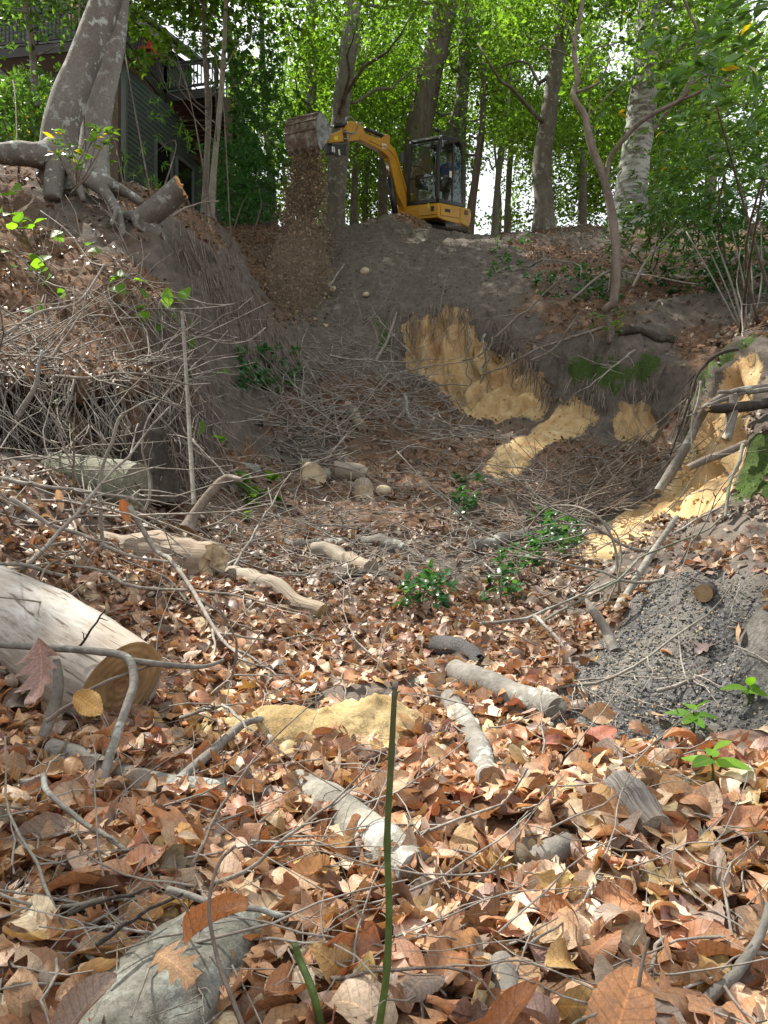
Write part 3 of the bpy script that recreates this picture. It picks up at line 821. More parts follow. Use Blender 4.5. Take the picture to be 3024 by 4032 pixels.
ZD = 14.5
house = thing('house', 'dark green grey house with lapped siding behind the trees at the upper left', 'house', (-8.0, 26.0, 9.3))
T0 = np.array([(490 - 1512) / F * 22.6, 22.6]); dW = np.array([.30, .954])
siding_wall(house, T0, T0 + dW * 6.5, 8.8, 14.1, [(1.55, 2.45, 9.2, 12.6), (2.75, 3.75, 9.2, 12.6)])
siding_wall(house, T0 + np.array([-4.2, .6]), T0 + np.array([-.02, 0]), 8.8, 14.1)
part('corner_trim', MB().box((T0[0], T0[1] - .03, 11.45), (.16, .16, 5.3)), TRIM, house)
for s0, s1 in ((1.55, 2.45), (2.75, 3.75)):
    a = np.array([*(T0 + dW * s0), 0]); b = np.array([*(T0 + dW * s1), 0]); n3 = np.array([dW[1], -dW[0], 0]) * .03
    w = part('window', MB().bar(a + n3 + [0, 0, 9.25], b + n3 + [0, 0, 9.25], .08, .1).bar(a + n3 + [0, 0, 12.6], b + n3 + [0, 0, 12.6], .08, .1)
             .bar(a + n3 + [0, 0, 9.2], a + n3 + [0, 0, 12.6], .1, .1, up=(1, 0, 0)).bar(b + n3 + [0, 0, 9.2], b + n3 + [0, 0, 12.6], .1, .1, up=(1, 0, 0)), TRIM, house)
    part('pane', MB().bar(a + n3 * .4 + [0, 0, 10.9], b + n3 * .4 + [0, 0, 10.9], .02, 3.3), GLASSD, w)
# lower frontal wall seen past the sapling
siding_wall(house, (-6.15, 26.6), (-3.9, 26.9), 7.6, 12.5)
part('wall_post', MB().box((-4.95, 26.45, 10), (.28, .25, 5)), BROWNWOOD, house)
# upper storey
E0 = np.array([(590 - 1512) / F * 25.7, 25.7]); E1 = np.array([(800 - 1512) / F * 28.1, 28.1]); dE = (E1 - E0) / np.linalg.norm(E1 - E0)
siding_wall(house, E0 - dE * 1.6 + [-.5, .25], E1 + [-.5, .25], ZD, 17.5)
siding_wall(house, E0 - dE * 1.6 + [-5.5, 1.6], E0 - dE * 1.6 + [-.5, .25], ZD, 19.0)
r = MB()
a0 = np.array([*(E0 - dE * 2.2), 17.35]); a1 = np.array([*(E1 + dE * .3), 17.35]); nW = np.array([-dE[1], dE[0], 0])
r.add([a0, a1, a1 + nW * 4 + [0, 0, 3], a0 + nW * 4 + [0, 0, 3], a0 + [0, 0, .22], a1 + [0, 0, .22], a1 + nW * 4 + [0, 0, 3.22], a0 + nW * 4 + [0, 0, 3.22]],
      [[0, 1, 2, 3], [4, 7, 6, 5], [0, 4, 5, 1], [1, 5, 6, 2], [2, 6, 7, 3], [3, 7, 4, 0]])
rf = part('roof', r, SHINGLE, house)
part('gutter', MB().bar(a0 + [.05, -.05, .12], a1 + [.05, -.05, .12], .14, .13), TRIM, rf)

# deck
deck = thing('deck', 'raised dark timber deck with slatted railing along the house', 'deck', (-7.5, 23.5, 9.3))
Kc = np.array([(468 - 1512) / F * 21.8, 21.8]); K2 = np.array([(650 - 1512) / F * 24.77, 24.77]); K3 = np.array([(850 - 1512) / F * 24.4, 24.4])
KL = Kc + np.array([-.988, .157]) * 4.4
def v3(p, z): return np.array([p[0], p[1], z])
fl = MB()
i1 = K2 + np.array([.4, 2.8]); i2 = KL + np.array([.3, 3.0])
top = [v3(p, ZD) for p in (KL, Kc, K2, K3, K3 + np.array([.4, 2.6]), i1, i2)]
nn = len(top)
fl.add(top + [p - [0, 0, .05] for p in top], [[0, 1, 2, 6], [2, 3, 4, 5], [13, 9, 8, 7], [12, 11, 10, 9]], [[2, 5, 6], [9, 13, 12]])
part('deck_floor', fl, DARKWOOD, deck)
def railing(a, b, z):
    L = np.linalg.norm(b - a)
    n = max(2, int(L / .125))
    part('rail', MB().bar(v3(a, z + .92), v3(b, z + .92), .10, .05), DARKWOOD, deck)
    part('rail', MB().bar(v3(a, z + .84), v3(b, z + .84), .045, .085), DARKWOOD, deck)
    part('rail', MB().bar(v3(a, z + .12), v3(b, z + .12), .045, .085), DARKWOOD, deck)
    for k in range(n + 1):
        p = a + (b - a) * k / n
        big = k in (0, n) or k % 14 == 0
        if big: part('post', MB().box(v3(p, z + .48), (.10, .10, 1.0)), DARKWOOD, deck)
        else:
            o = bpy.data.objects.new('baluster', BAL); C.objects.link(o); o.parent = deck
            o.location = Vector(v3(p, z + .48)) - deck.location
BAL = MB().box((0, 0, 0), (.038, .038, .70)).mesh('baluster', [DARKWOOD], False)
for a, b in ((KL, Kc), (Kc, K2), (K2, K3)):
    railing(a, b, ZD)
    part('beam', MB().bar(v3(a, ZD - .19), v3(b, ZD - .19), .06, .28), DARKWOOD, deck)
for k in range(9):
    f = k / 8
    a = K2 * (1 - f) + i1 * f; b = K3 * (1 - f) + (K3 + np.array([.4, 2.6])) * f
    part('joist', MB().bar(v3(a, ZD - .17), v3(b, ZD - .17), .05, .2), BROWNWOOD, deck)
for u, vt, d in ((607, 385, 24.3), (900, 360, 24.6), (455, 300, 22.0)):
    x = (u - 1512) / F * d
    part('support_post', MB().box((x, d, (ZD - .3 + 8.5) / 2), (.24, .24, ZD - .3 - 8.5)), BROWNWOOD, deck)
# stair flight under the right-hand end: stringers and treads
S0 = P(625, 470, 25.2); S1 = P(800, 640, 26.6)
for off in (np.array([0, 0, 0]), np.array([2.3, .15, 0])):
    part('stringer', MB().bar(S0 + off, S1 + off, .07, .34), DARKWOOD if off[0] else BROWNWOOD, deck)
for k in range(9):
    p = S0 + (S1 - S0) * (k + .5) / 9
    part('tread', MB().box(p + [1.15, .08, .03], (2.25, .28, .05)), BROWNWOOD, deck)
R0 = P(850, 240, 24.4); R1 = P(1010, 470, 26.2)
part('stair_rail', MB().bar(R0, R1, .06, .12), DARKWOOD, deck)
part('stringer', MB().bar(P(850, 360, 24.5), P(1015, 575, 26.2), .07, .32), DARKWOOD, deck)
for k in range(10):
    p = R0 + (R1 - R0) * (k + .5) / 10
    o = bpy.data.objects.new('baluster', BAL); C.objects.link(o); o.parent = deck; o.location = Vector(p - [0, 0, .4]) - deck.location
# small porch railing at the foot of the corner
porch = thing('porch_railing', 'short black railing at the foot of the house corner behind the beeches', 'railing', tuple(P(450, 680, 22)))
pa = P(425, 560, 22.0); pb = P(484, 610, 22.2); h_ = np.array([0, 0, -.78])
part('rail', MB().bar(pa, pb, .06, .06), DARKWOOD, porch); part('rail', MB().bar(pa + h_, pb + h_, .05, .05), DARKWOOD, porch)
for k in range(7):
    q = pa + (pb - pa) * k / 6
    part('baluster', MB().box(q + h_ / 2, (.05 if k == 6 else .028, .03, .76)), DARKWOOD, porch)
# furniture glimpsed over the rail
ch = thing('deck_chair', 'bright red chair on the deck glimpsed through the railing', 'chair', tuple(v3(Kc + np.array([.35, 1.5]), ZD)))
cp = np.array(ch.location)
part('backrest', MB().box(cp + [0, .2, .62], (.5, .08, .6), bev=.03), RED, ch); part('seat', MB().box(cp + [0, -.05, .4], (.5, .5, .08), bev=.02), RED, ch)
for sx in (-.2, .2):
    for sy in (-.22, .18): part('leg', MB().box(cp + [sx, sy, .18], (.04, .04, .36)), DARKWOOD, ch)
um = thing('patio_umbrella', 'folded beige patio umbrella standing on the deck at the upper left', 'umbrella', tuple(v3(np.array([-9.3, 22.6]), ZD)))
up = np.array(um.location)
part('pole', MB().tube([up, up + [0, 0, 2.6]], .025, 8), DARKWOOD, um, True)
zs = np.linspace(.9, 2.7, 9)
part('canopy', MB().tube([up + [0, 0, z] for z in zs], np.interp(zs, [.9, 1.0, 1.6, 2.6, 2.7], [.20, .24, .17, .05, .02]), 10), CLOTH, um, True)
# ------------------------------------------------------------------ mini excavator on the crest, nose down towards the ravine
def yellow_paint():
    g = G('yellow_machine_paint'); co = g.coord()
    n = g.noise(3.2, 6, co, .7); f = g.noise(26, 5, co, .75)
    c = g.mix(g.ramp(n, (.46, (0, 0, 0)), (.70, (.55, .55, .55))), (.58, .31, .022, 1), (.24, .145, .055, 1))
    c = g.mix(g.ramp(f, (.60, (0, 0, 0)), (.70, (.5, .5, .5))), c, (.16, .11, .07, 1))
    g.bsdf(c, g.math('ADD', g.math('MULTIPLY', n, .5), .22), g.bump(f, .08, .004), 0, .45)
    return g.m
YEL = yellow_paint()
BLK = plain('black_machine_paint', (.012, .013, .014), .35, 0, .2, 5, spec=.5)
RUB = plain('black_rubber', (.018, .017, .016), .8, 0, .3, 12)
STEEL = plain('polished_steel_rod', (.55, .55, .55), .25, .9)
HOSE = plain('grey_hydraulic_hose', (.26, .27, .28), .5)
WHITE = plain('white_print', (.80, .80, .78), .5)
YLAB = plain('yellow_warning_print', (.80, .68, .03), .5)
INK = plain('black_print', (.015, .015, .015), .5)
SEATM = plain('dark_grey_seat', (.035, .035, .038), .8)
def dirty_steel():
    g = G('muddy_bucket_steel'); co = g.coord()
    n = g.noise(5, 6, co, .7)
    c = g.ramp(n, (.36, (.095, .070, .054)), (.52, (.18, .14, .11)), (.62, (.30, .30, .29)))
    g.bsdf(c, .75, g.bump(g.noise(30, 5, co), .6, .01), 0, .2)
    return g.m
MUD = dirty_steel()
def steel_side():
    g = G('scuffed_sky_lit_bucket_side'); co = g.coord()
    n = g.noise(6, 6, co, .7)
    g.bsdf(g.ramp(n, (.38, (.13, .125, .12)), (.6, (.36, .40, .41))), .55, g.bump(n, .3, .01), .2, .3)  # pale blue end of the ramp paints skylight on the plate
    return g.m
MUDSIDE = steel_side()
def cab_glass():
    g = G('tinted_cab_glass')
    tr = g.n('ShaderNodeBsdfTransparent', ins={'Color': (.72, .80, .77, 1)})
    gl = g.n('ShaderNodeBsdfGlossy', ins={'Color': (.9, .95, .95, 1), 'Roughness': .03})
    lw = g.n('ShaderNodeLayerWeight', ins={'Blend': .35})
    mx = g.n('ShaderNodeMixShader', ins={0: g.math('ADD', g.math('MULTIPLY', lw.outputs['Facing'], .10), .025)})
    g.t.links.new(tr.outputs[0], mx.inputs[1]); g.t.links.new(gl.outputs[0], mx.inputs[2]); g.t.links.new(mx.outputs[0], g.out.inputs['Surface'])
    return g.m
CABGLASS = cab_glass()

TL = math.radians(15)
RX = np.array([[1, 0, 0], [0, math.cos(TL), -math.sin(TL)], [0, math.sin(TL), math.cos(TL)]])
EF = RX @ np.array([-.63, -.777, 0]); EF /= np.linalg.norm(EF)      # machine forward
EL = RX @ np.array([.777, -.63, 0]); EL /= np.linalg.norm(EL)       # machine left
EU = np.cross(EF, EL)                                               # machine up
EO = P(1724, 797, 19.3)                                             # front-left foot of the cab
ER = np.stack([EF, EL, EU], 1)
def E(a, b, c): return EO + EF * a + EL * b + EU * c
def onplane(u, v, b):
    """point of the machine's plane (sideways offset b) on the line through photo point (u, v)"""
    ray = P(u, v, 1.0) - np.array([0, 0, CH])
    # CAM + s*ray = EO + EF a + EL b + EU c
    A_ = np.stack([ray, -EF, -EU], 1)
    s, a, c = np.linalg.solve(A_, EO + EL * b - np.array([0, 0, CH]))
    return a, c
exc = thing('mini_excavator', 'yellow and black mini excavator on the crest emptying its bucket into the ravine', 'excavator', tuple(E(-.8, -.8, -1.05)))
def prism(prof, b0, b1, bev=0.0):
    """closed (a, c) outline between sideways offsets b0, b1"""
    bm = bmesh.new()
    vs = [bm.verts.new(Vector(E(a, b0, c))) for a, c in prof]
    f = bm.faces.new(vs)
    r = bmesh.ops.extrude_face_region(bm, geom=[f])
    bmesh.ops.translate(bm, vec=Vector(EL * (b1 - b0)), verts=[v for v in r['geom'] if isinstance(v, bmesh.types.BMVert)])
    bmesh.ops.recalc_face_normals(bm, faces=bm.faces[:])
    if bev: bmesh.ops.bevel(bm, geom=bm.edges[:], offset=bev, segments=2, profile=.5, affect='EDGES')
    return MB().bm(bm)
def ebox(a0, a1, b0, b1, c0, c1, bev=.02, mb=None):
    return (mb or MB()).box(E((a0 + a1) / 2, (b0 + b1) / 2, (c0 + c1) / 2), (abs(a1 - a0), abs(b1 - b0), abs(c1 - c0)), ER, bev)
def px(b, *uv): return [onplane(u, v, b) for u, v in uv]

# upper body: skirt panels and rounded counterweight
body = [(0, -.36), (.02, -.12), (0, -.004), (-1.15, -.004), (-1.45, -.01), (-1.52, -.12), (-1.50, -.33), (-1.40, -.47), (-.2, -.40)]
part('body_panel', prism(body, -1.48, .015, .02), YEL, exc)
part('body_panel', prism([(.005, -.30), (.028, -.28), (.028, -.06), (.005, -.04)], -.62, -.03, .006), YEL, exc)
part('body_panel', prism([(-.10, -.30), (-.10, -.05), (-.95, -.05), (-.95, -.30)], .016, .034, .006), YEL, exc)
part('counterweight', prism([(-1.0, -.02), (-1.5, -.02), (-1.56, -.15), (-1.53, -.36), (-1.42, -.5), (-1.0, -.42)], -1.40, .035, .03), YEL, exc)
part('grille', ebox(.030, .036, -.20, -.10, -.20, -.08, 0), INK, exc)
part('warning_label', ebox(.030, .034, -.30, -.24, -.13, .0, 0), YLAB, exc)
part('turntable', MB().tube([E(-.75, -.75, -.62), E(-.75, -.75, -.40)], .42, 20), BLK, exc, True)
# undercarriage turned so that its right end comes out from under the body
tf = RX @ np.array([.80, -.10, -.16]); tf /= np.linalg.norm(tf); tl = np.cross(EU, tf); tl /= np.linalg.norm(tl); tu = np.cross(tf, tl)
TO = E(-.80, -.38, -.78)
def track(off, lab):
    o = TO + tl * off
    n = 28; pr = []
    for k in range(n):
        a = 2 * math.pi * k / n
        pr.append((math.copysign(.62, math.cos(a)) + .20 * math.cos(a), .20 * math.sin(a)))
    bm = bmesh.new()
    vs = [bm.verts.new(Vector(o + tf * x + tu * z - tl * .15)) for x, z in pr]
    f = bm.faces.new(vs); r_ = bmesh.ops.extrude_face_region(bm, geom=[f])
    bmesh.ops.translate(bm, vec=Vector(tl * .30), verts=[v for v in r_['geom'] if isinstance(v, bmesh.types.BMVert)])
    bmesh.ops.recalc_face_normals(bm, faces=bm.faces[:])
    tr = part('track', MB().bm(bm), RUB, exc)
    R = np.stack([tf, tl, tu], 1)
    m = MB()
    for k in range(17):
        x = -.62 + 1.24 * k / 16
        m.box(o + tf * x + tu * .212, (.035, .29, .03), R).box(o + tf * x - tu * .212, (.035, .29, .03), R)
    part('track_lug', m, RUB, tr)
    m = MB()
    for x in (-.6, -.3, 0, .3, .6): m.tube([o + tf * x - tl * .17, o + tf * x + tl * .17], .11, 14)
    part('roller', m, BLK, tr, True)
track(-.55, ''); track(.55, '')
part('undercarriage_frame', MB().box(TO, (.9, .9, .18), np.stack([tf, tl, tu], 1), .02), BLK, exc)

# cab: pillars, roof, sills, panes
CW, CL_, CHT = 1.0, 1.16, 1.62
front = lambda c: -.02 - .10 * max(0, (c - .9) / .72) ** 1.6
def pil(pts, r, name='pillar'):
    return part(name, MB().tube(smooth_path(pts, 14), r, 8), BLK, exc, True)
pil([E(front(c) - .01, -.03, c) for c in (0, .5, 1.0, 1.35, 1.56)], .048)
pil([E(front(c) - .01, -CW + .03, c) for c in (0, .5, 1.0, 1.35, 1.56)], .042)
pil([E(-.66, -.02, 0), E(-.66, -.01, .8), E(-.68, -.02, 1.5)], .034)
pil([E(-CL_, -.04, 0), E(-CL_ - .01, -.04, .9), E(-CL_ + .04, -.05, 1.35), E(-CL_ + .16, -.06, 1.55)], .045)
pil([E(-CL_, -CW + .04, 0), E(-CL_ - .01, -CW + .04, .9), E(-CL_ + .04, -CW + .05, 1.35), E(-CL_ + .16, -CW + .06, 1.55)], .045)
part('cab_roof', prism([(-.13, 1.50), (-.10, 1.56), (-.18, 1.63), (-.95, 1.65), (-1.10, 1.58), (-1.14, 1.46), (-1.06, 1.47), (-.9, 1.57)], -CW + .01, 0.0, .02), BLK, exc)
part('cab_sill', ebox(-.02, .012, -CW, 0, 0, .10, .015, ebox(-CL_ - .02, -.02, -.03, .012, 0, .10, .015)), BLK, exc)
part('cab_floor', ebox(-CL_, -.02, -CW, 0, .0, .05, 0), BLK, exc)
part('front_mullion', ebox(-.035, .0, -CW + .05, -.05, .62, .66, .01), BLK, exc)
part('window_frame', MB().tube(smooth_path([E(-.02, -.09, .14), E(-.02, -.09, .9), E(-.07, -.09, 1.32), E(-.10, -.13, 1.44), E(-.11, -.5, 1.47), E(-.10, -CW + .12, 1.42), E(-.07, -CW + .08, 1.30), E(-.02, -CW + .07, .9), E(-.02, -CW + .07, .14)], 34), .018, 6), BLK, exc, True)
def sheet(ps):
    V = np.array(ps); n = np.cross(V[1] - V[0], V[3] - V[0]); n /= np.linalg.norm(n); n *= .006
    return MB().add(np.concatenate([V, V + n]), [[0, 1, 2, 3], [7, 6, 5, 4], [0, 4, 5, 1], [1, 5, 6, 2], [2, 6, 7, 3], [3, 7, 4, 0]])
part('windscreen', sheet([E(-.02, -CW + .06, .66), E(-.02, -.06, .66), E(-.11, -.06, 1.5), E(-.11, -CW + .06, 1.5)]), CABGLASS, exc)
part('lower_windscreen', sheet([E(-.02, -CW + .06, .1), E(-.02, -.06, .1), E(-.02, -.06, .62), E(-.02, -CW + .06, .62)]), CABGLASS, exc)
part('door_glass', sheet([E(-.06, -.012, .10), E(-.63, -.012, .10), E(-.65, -.02, 1.5), E(-.13, -.02, 1.5)]), CABGLASS, exc)
part('rear_side_glass', sheet([E(-.70, -.012, .10), E(-CL_ + .04, -.012, .10), E(-CL_ + .08, -.04, 1.36), E(-.70, -.02, 1.5)]), CABGLASS, exc)
part('rear_glass', sheet([E(-CL_, -.07, .3), E(-CL_, -CW + .07, .3), E(-CL_ + .04, -CW + .07, 1.35), E(-CL_ + .04, -.07, 1.35)]), CABGLASS, exc)
part('door_handle', ebox(-.60, -.50, .012, .04, .62, .66, .008), BLK, exc)
part('white_sticker', ebox(-.60, -.49, .004, .008, .66, .82, 0), WHITE, exc)
part('mirror', MB().box(E(.05, -CW - .12, 1.18), (.04, .14, .30), ER, .02).tube([E(-.02, -CW + .03, 1.25), E(.03, -CW - .08, 1.22)], .012, 6), BLK, exc)
part('work_lamp', MB().tube([E(.0, -.08, 1.72), E(-.08, -.08, 1.72)], .045, 12).tube([E(-.1, -.08, 1.60), E(-.06, -.08, 1.70)], .012, 6), BLK, exc, True)
part('grab_rail', MB().tube(smooth_path([E(-.03, -CW + .08, .98), E(-.06, -CW + .35, .92), E(-.06, -.42, .80)], 10), .018, 6), BLK, exc, True)
part('console', MB().box(E(-.28, -.80, .62), (.22, .16, .34), ER, .03).box(E(-.55, -.84, .52), (.5, .16, .2), ER, .03), BLK, exc)
part('control_lever', MB().tube([E(-.36, -.80, .66), E(-.32, -.78, .92)], .014, 6).tube([E(-.40, -.20, .60), E(-.36, -.21, .84)], .014, 6), BLK, exc, True)
seat = part('seat', MB().box(E(-.94, -.34, .42), (.48, .48, .14), ER, .05).box(E(-1.10, -.34, .76), (.10, .46, .65), ER, .05).box(E(-.92, -.34, .20), (.4, .4, .30), ER, .02), SEATM, exc)
part('jug', MB().box(E(-.26, -.12, .20), (.10, .08, .20), ER, .02), WHITE, exc)

# boom, stick and bucket, in the machine's plane b = BP
BP = -1.12
def links(prof, half, bev=.015): return prism(prof, BP - half, BP + half, bev)
boom = px(BP, (1588, 836), (1607, 822), (1590, 740), (1566, 650), (1545, 590), (1525, 568), (1478, 545), (1425, 527), (1408, 533), (1405, 552), (1436, 566), (1492, 596), (1520, 622), (1534, 680), (1552, 760))
part('boom', links(boom, .095), YEL, exc)
part('boom_rib', MB().tube([E(a, BP + .10, c) for a, c in px(BP, (1595, 800), (1572, 700), (1545, 618), (1520, 590), (1440, 555))], .014, 6), YEL, exc, True)
part('swing_bracket', prism(px(BP, (1575, 860), (1622, 868), (1630, 800), (1612, 762), (1600, 770), (1596, 830)), BP - .17, BP + .17, .02), YEL, exc)
part('swing_pin', MB().tube([E(*[px(BP, (1598, 826))[0][0], BP - .2, px(BP, (1598, 826))[0][1]]), E(*[px(BP, (1598, 826))[0][0], BP + .2, px(BP, (1598, 826))[0][1]])], .05, 10), STEEL, exc, True)
def cyl(p0, p1, r, f=.62, b=BP, name='hydraulic_cylinder'):
    a = E(p0[0], b, p0[1]); c = E(p1[0], b, p1[1]); m = a + (c - a) * f
    o = part(name, MB().tube([a, a + (m - a) * .03, m], [r * .8, r, r], 12), BLK, exc, True)
    part('piston_rod', MB().tube([m, c], r * .5, 10), STEEL, o, True)
q = px(BP, (1572, 850), (1528, 640)); cyl((q[0][0] + .16, q[0][1]), (q[1][0] + .05, q[1][1]), .085, .72)
q = px(BP, (1512, 538), (1405, 495)); cyl(q[0], q[1], .055, .7)
part('cylinder_lug', links(px(BP, (1528, 568), (1530, 536), (1515, 528), (1496, 545), (1490, 560)), .06), YEL, exc)
stick = px(BP, (1284, 566), (1286, 546), (1302, 530), (1345, 512), (1362, 482), (1376, 478), (1402, 486), (1420, 500), (1430, 535), (1412, 552), (1380, 556), (1300, 564))
part('stick', links(stick, .075), YEL, exc)
q = px(BP, (1372, 488), (1302, 498)); cyl(q[0], q[1], .06, .75)
sl_ = px(BP, (1306, 540), (1320, 538), (1321, 552), (1307, 554))
part('warning_label', prism(sl_, BP + .077, BP + .081), YLAB, exc)
for k, pts in enumerate([[(1366, 482), (1372, 464), (1386, 458), (1398, 470), (1408, 486)], [(1404, 500), (1412, 482), (1424, 484), (1432, 505), (1444, 525)], [(1350, 518), (1385, 524), (1402, 516), (1412, 492), (1426, 482)], [(1352, 546), (1372, 546), (1384, 530), (1398, 524)]]):
    w = [E(a, BP + .09 - .05 * (k < 2), c) for a, c in px(BP + .09, *pts)]
    part('hydraulic_hose', MB().tube(smooth_path(w, 18), .017, 6), HOSE, exc, True)
part('hose_clamp', prism(px(BP, (1340, 514), (1352, 512), (1358, 560), (1346, 562)), BP - .09, BP + .095, .01), BLK, exc)
# folded thumb under the stick
part('thumb', prism(px(BP, (1292, 566), (1330, 572), (1355, 566), (1348, 590), (1352, 618), (1338, 614), (1316, 606), (1300, 612), (1290, 606)), BP - .12, BP + .12, .012), BLK, exc)
for uv in [((1306, 577), (1311, 576), (1312, 598), (1307, 598)), ((1331, 588), (1337, 588), (1340, 612), (1334, 611)), ((1313, 578), (1317, 578), (1319, 600), (1315, 600))]:
    part('white_sticker', prism(px(BP + .12, *uv), BP + .121, BP + .124), WHITE, exc)
part('bucket_link', prism(px(BP, (1296, 492), (1310, 496), (1304, 520), (1290, 560), (1280, 556), (1290, 520)), BP - .1, BP - .04, .008), BLK, exc)
# bucket: ribbed back, side plates, lip with teeth
BW = .50
sec = px(BP + BW, (1286, 560), (1303, 524), (1299, 500), (1290, 478), (1276, 452), (1263, 443), (1250, 452), (1245, 485), (1246, 530), (1254, 572), (1262, 592))
o_ = np.array(sec)
cen_ = o_.mean(0)
back = o_[4:]                                    # from the top round the back down to the lip
bk = smooth_path(np.column_stack([back, np.zeros(len(back))]), 22)[:, :2]
inn = bk + (cen_ - bk) * .10
bucket = part('bucket', prism([tuple(p) for p in bk] + [tuple(p) for p in inn[::-1]], BP - BW, BP + BW, 0), MUD, exc)
for s in (-1, 1):
    part('side_plate', prism([tuple(p) for p in o_], BP + s * BW - .012, BP + s * BW + .014, .004), MUDSIDE, bucket)
for k, i in enumerate((3, 6, 9, 12)):
    p = bk[i]; w = cen_ + (p - cen_) * 1.035
    part('rib', MB().tube([E(w[0], BP - BW + .02, w[1]), E(w[0], BP + BW - .02, w[1])], .022, 6), MUD, bucket)
tip = bk[-1]; dn = bk[-1] - bk[-3]; dn /= np.linalg.norm(dn)
for k in range(5):
    b = BP - BW + .08 + k * .21
    part('tooth', MB().bar(E(*[tip[0] - dn[0] * .14, b, tip[1] - dn[1] * .14]), E(tip[0] + dn[0] * .10, b, tip[1] + dn[1] * .10), .07, .045, up=tuple(EL)), MUD, bucket)
part('mounting_ear', prism([tuple(o_[0]), tuple(o_[1]), tuple(o_[2]), (o_[2][0] + .15, o_[2][1] + .02), (o_[0][0] + .16, o_[0][1] + .05)], BP - .13, BP + .13, .01), BLK, bucket)

# lettering
def text(body, name, ctr, xdir, ydir, size, m, parent, sx=1.0):
    cu = bpy.data.curves.new(name, 'FONT'); cu.body = body; cu.size = size; cu.extrude = .001; cu.align_x = 'CENTER'; cu.align_y = 'CENTER'; cu.space_character = .92; cu.offset = size * .018
    tmp = bpy.data.objects.new(name, cu); C.objects.link(tmp)
    dg = bpy.context.evaluated_depsgraph_get()
    me = bpy.data.meshes.new_from_object(tmp.evaluated_get(dg)); bpy.data.objects.remove(tmp)
    me.materials.clear(); me.materials.append(m)
    x = Vector(xdir).normalized(); y = Vector(ydir).normalized(); z = x.cross(y)
    c = Vector(ctr) - Vector(parent.location)
    me.transform(Matrix(((x.x * sx, y.x, z.x, c.x), (x.y * sx, y.y, z.y, c.y), (x.z * sx, y.z, z.z, c.z), (0, 0, 0, 1))))
    return link(name, me, parent)
bp = px(BP + .095, (1504, 564), (1521, 568), (1521, 588), (1504, 584))
part('badge', prism(bp, BP + .097, BP + .101), WHITE, exc)
bc = np.mean([np.array(E(a, BP + .105, c)) for a, c in bp], 0)
text('CAT', 'badge_lettering', bc - EU * .005, -EF, EU, .075, INK, exc, 1.0)
part('model_badge', ebox(-.52, -.28, .036, .040, -.20, -.12, 0), INK, exc)
text('303', 'badge_lettering', E(-1.28, .046, -.14), -EF, EU, .15, INK, exc)

# ------------------------------------------------------------------ operator
SKIN = plain('skin', (.36, .20, .14), .6)
SHIRT = plain('royal_blue_shirt', (.012, .06, .42), .85, 0, .15, 8)
TROUSER = plain('dark_trousers', (.025, .018, .016), .9)
VEST = plain('orange_red_cloth', (.75, .07, .02), .8)
CAPM = plain('dark_cap', (.02, .022, .026), .85)
def EP(a, b, c): return E(a - .20, b + .16, c)
def skin_body(name, verts, edges, m, parent, sub=1):
    me = bpy.data.meshes.new(name)
    me.from_pydata([Vector(v[0]) - Vector(parent.location) for v in verts], edges, [])
    o = link(name, me, parent)
    sk = o.modifiers.new('skin', 'SKIN')
    for i, v in enumerate(verts):
        s = me.skin_vertices[0].data[i]; s.radius = v[1] if isinstance(v[1], tuple) else (v[1], v[1]); s.use_root = (i == 0)
    ss = o.modifiers.new('sub', 'SUBSURF'); ss.levels = sub; ss.render_levels = sub
    dg = bpy.context.evaluated_depsgraph_get(); dg.update()
    m2 = bpy.data.meshes.new_from_object(o.evaluated_get(dg))
    o.modifiers.clear(); o.data = m2
    m2.materials.clear(); m2.materials.append(m)
    m2.polygons.foreach_set('use_smooth', [True] * len(m2.polygons))
    return o
op = thing('person', 'operator in a royal blue shirt and dark cap sitting in the excavator cab', 'person', tuple(EP(-.72, -.5, .50)))
M_ = -.5
# pelvis, chest, neck, head, thighs, calves, feet, arms: one surface
bv = [(EP(-.76, M_, .56), (.15, .12)), (EP(-.78, M_, .76), (.15, .11)), (EP(-.79, M_, .98), (.175, .115)), (EP(-.78, M_, 1.09), (.10, .08)), (EP(-.77, M_, 1.16), .055), (EP(-.75, M_, 1.25), (.075, .085)), (EP(-.75, M_, 1.36), (.07, .085)),
      (EP(-.74, M_ + .10, .54), .10), (EP(-.34, M_ + .14, .57), .075), (EP(-.28, M_ + .14, .20), .055), (EP(-.27, M_ + .14, .10), .045), (EP(-.14, M_ + .15, .08), .04),
      (EP(-.74, M_ - .10, .54), .10), (EP(-.34, M_ - .14, .57), .075), (EP(-.28, M_ - .14, .20), .055), (EP(-.27, M_ - .14, .10), .045), (EP(-.14, M_ - .15, .08), .04),
      (EP(-.79, M_ + .21, 1.04), .07), (EP(-.74, M_ + .29, .80), .055), (EP(-.52, M_ + .14, .72), .04), (EP(-.45, M_ + .10, .73), .03),
      (EP(-.79, M_ - .21, 1.04), .07), (EP(-.72, M_ - .30, .80), .055), (EP(-.46, M_ - .28, .76), .04), (EP(-.39, M_ - .28, .78), .03)]
be = [(0, 1), (1, 2), (2, 3), (3, 4), (4, 5), (5, 6), (0, 7), (7, 8), (8, 9), (9, 10), (10, 11), (0, 12), (12, 13), (13, 14), (14, 15), (15, 16), (2, 17), (17, 18), (18, 19), (19, 20), (2, 21), (21, 22), (22, 23), (23, 24)]
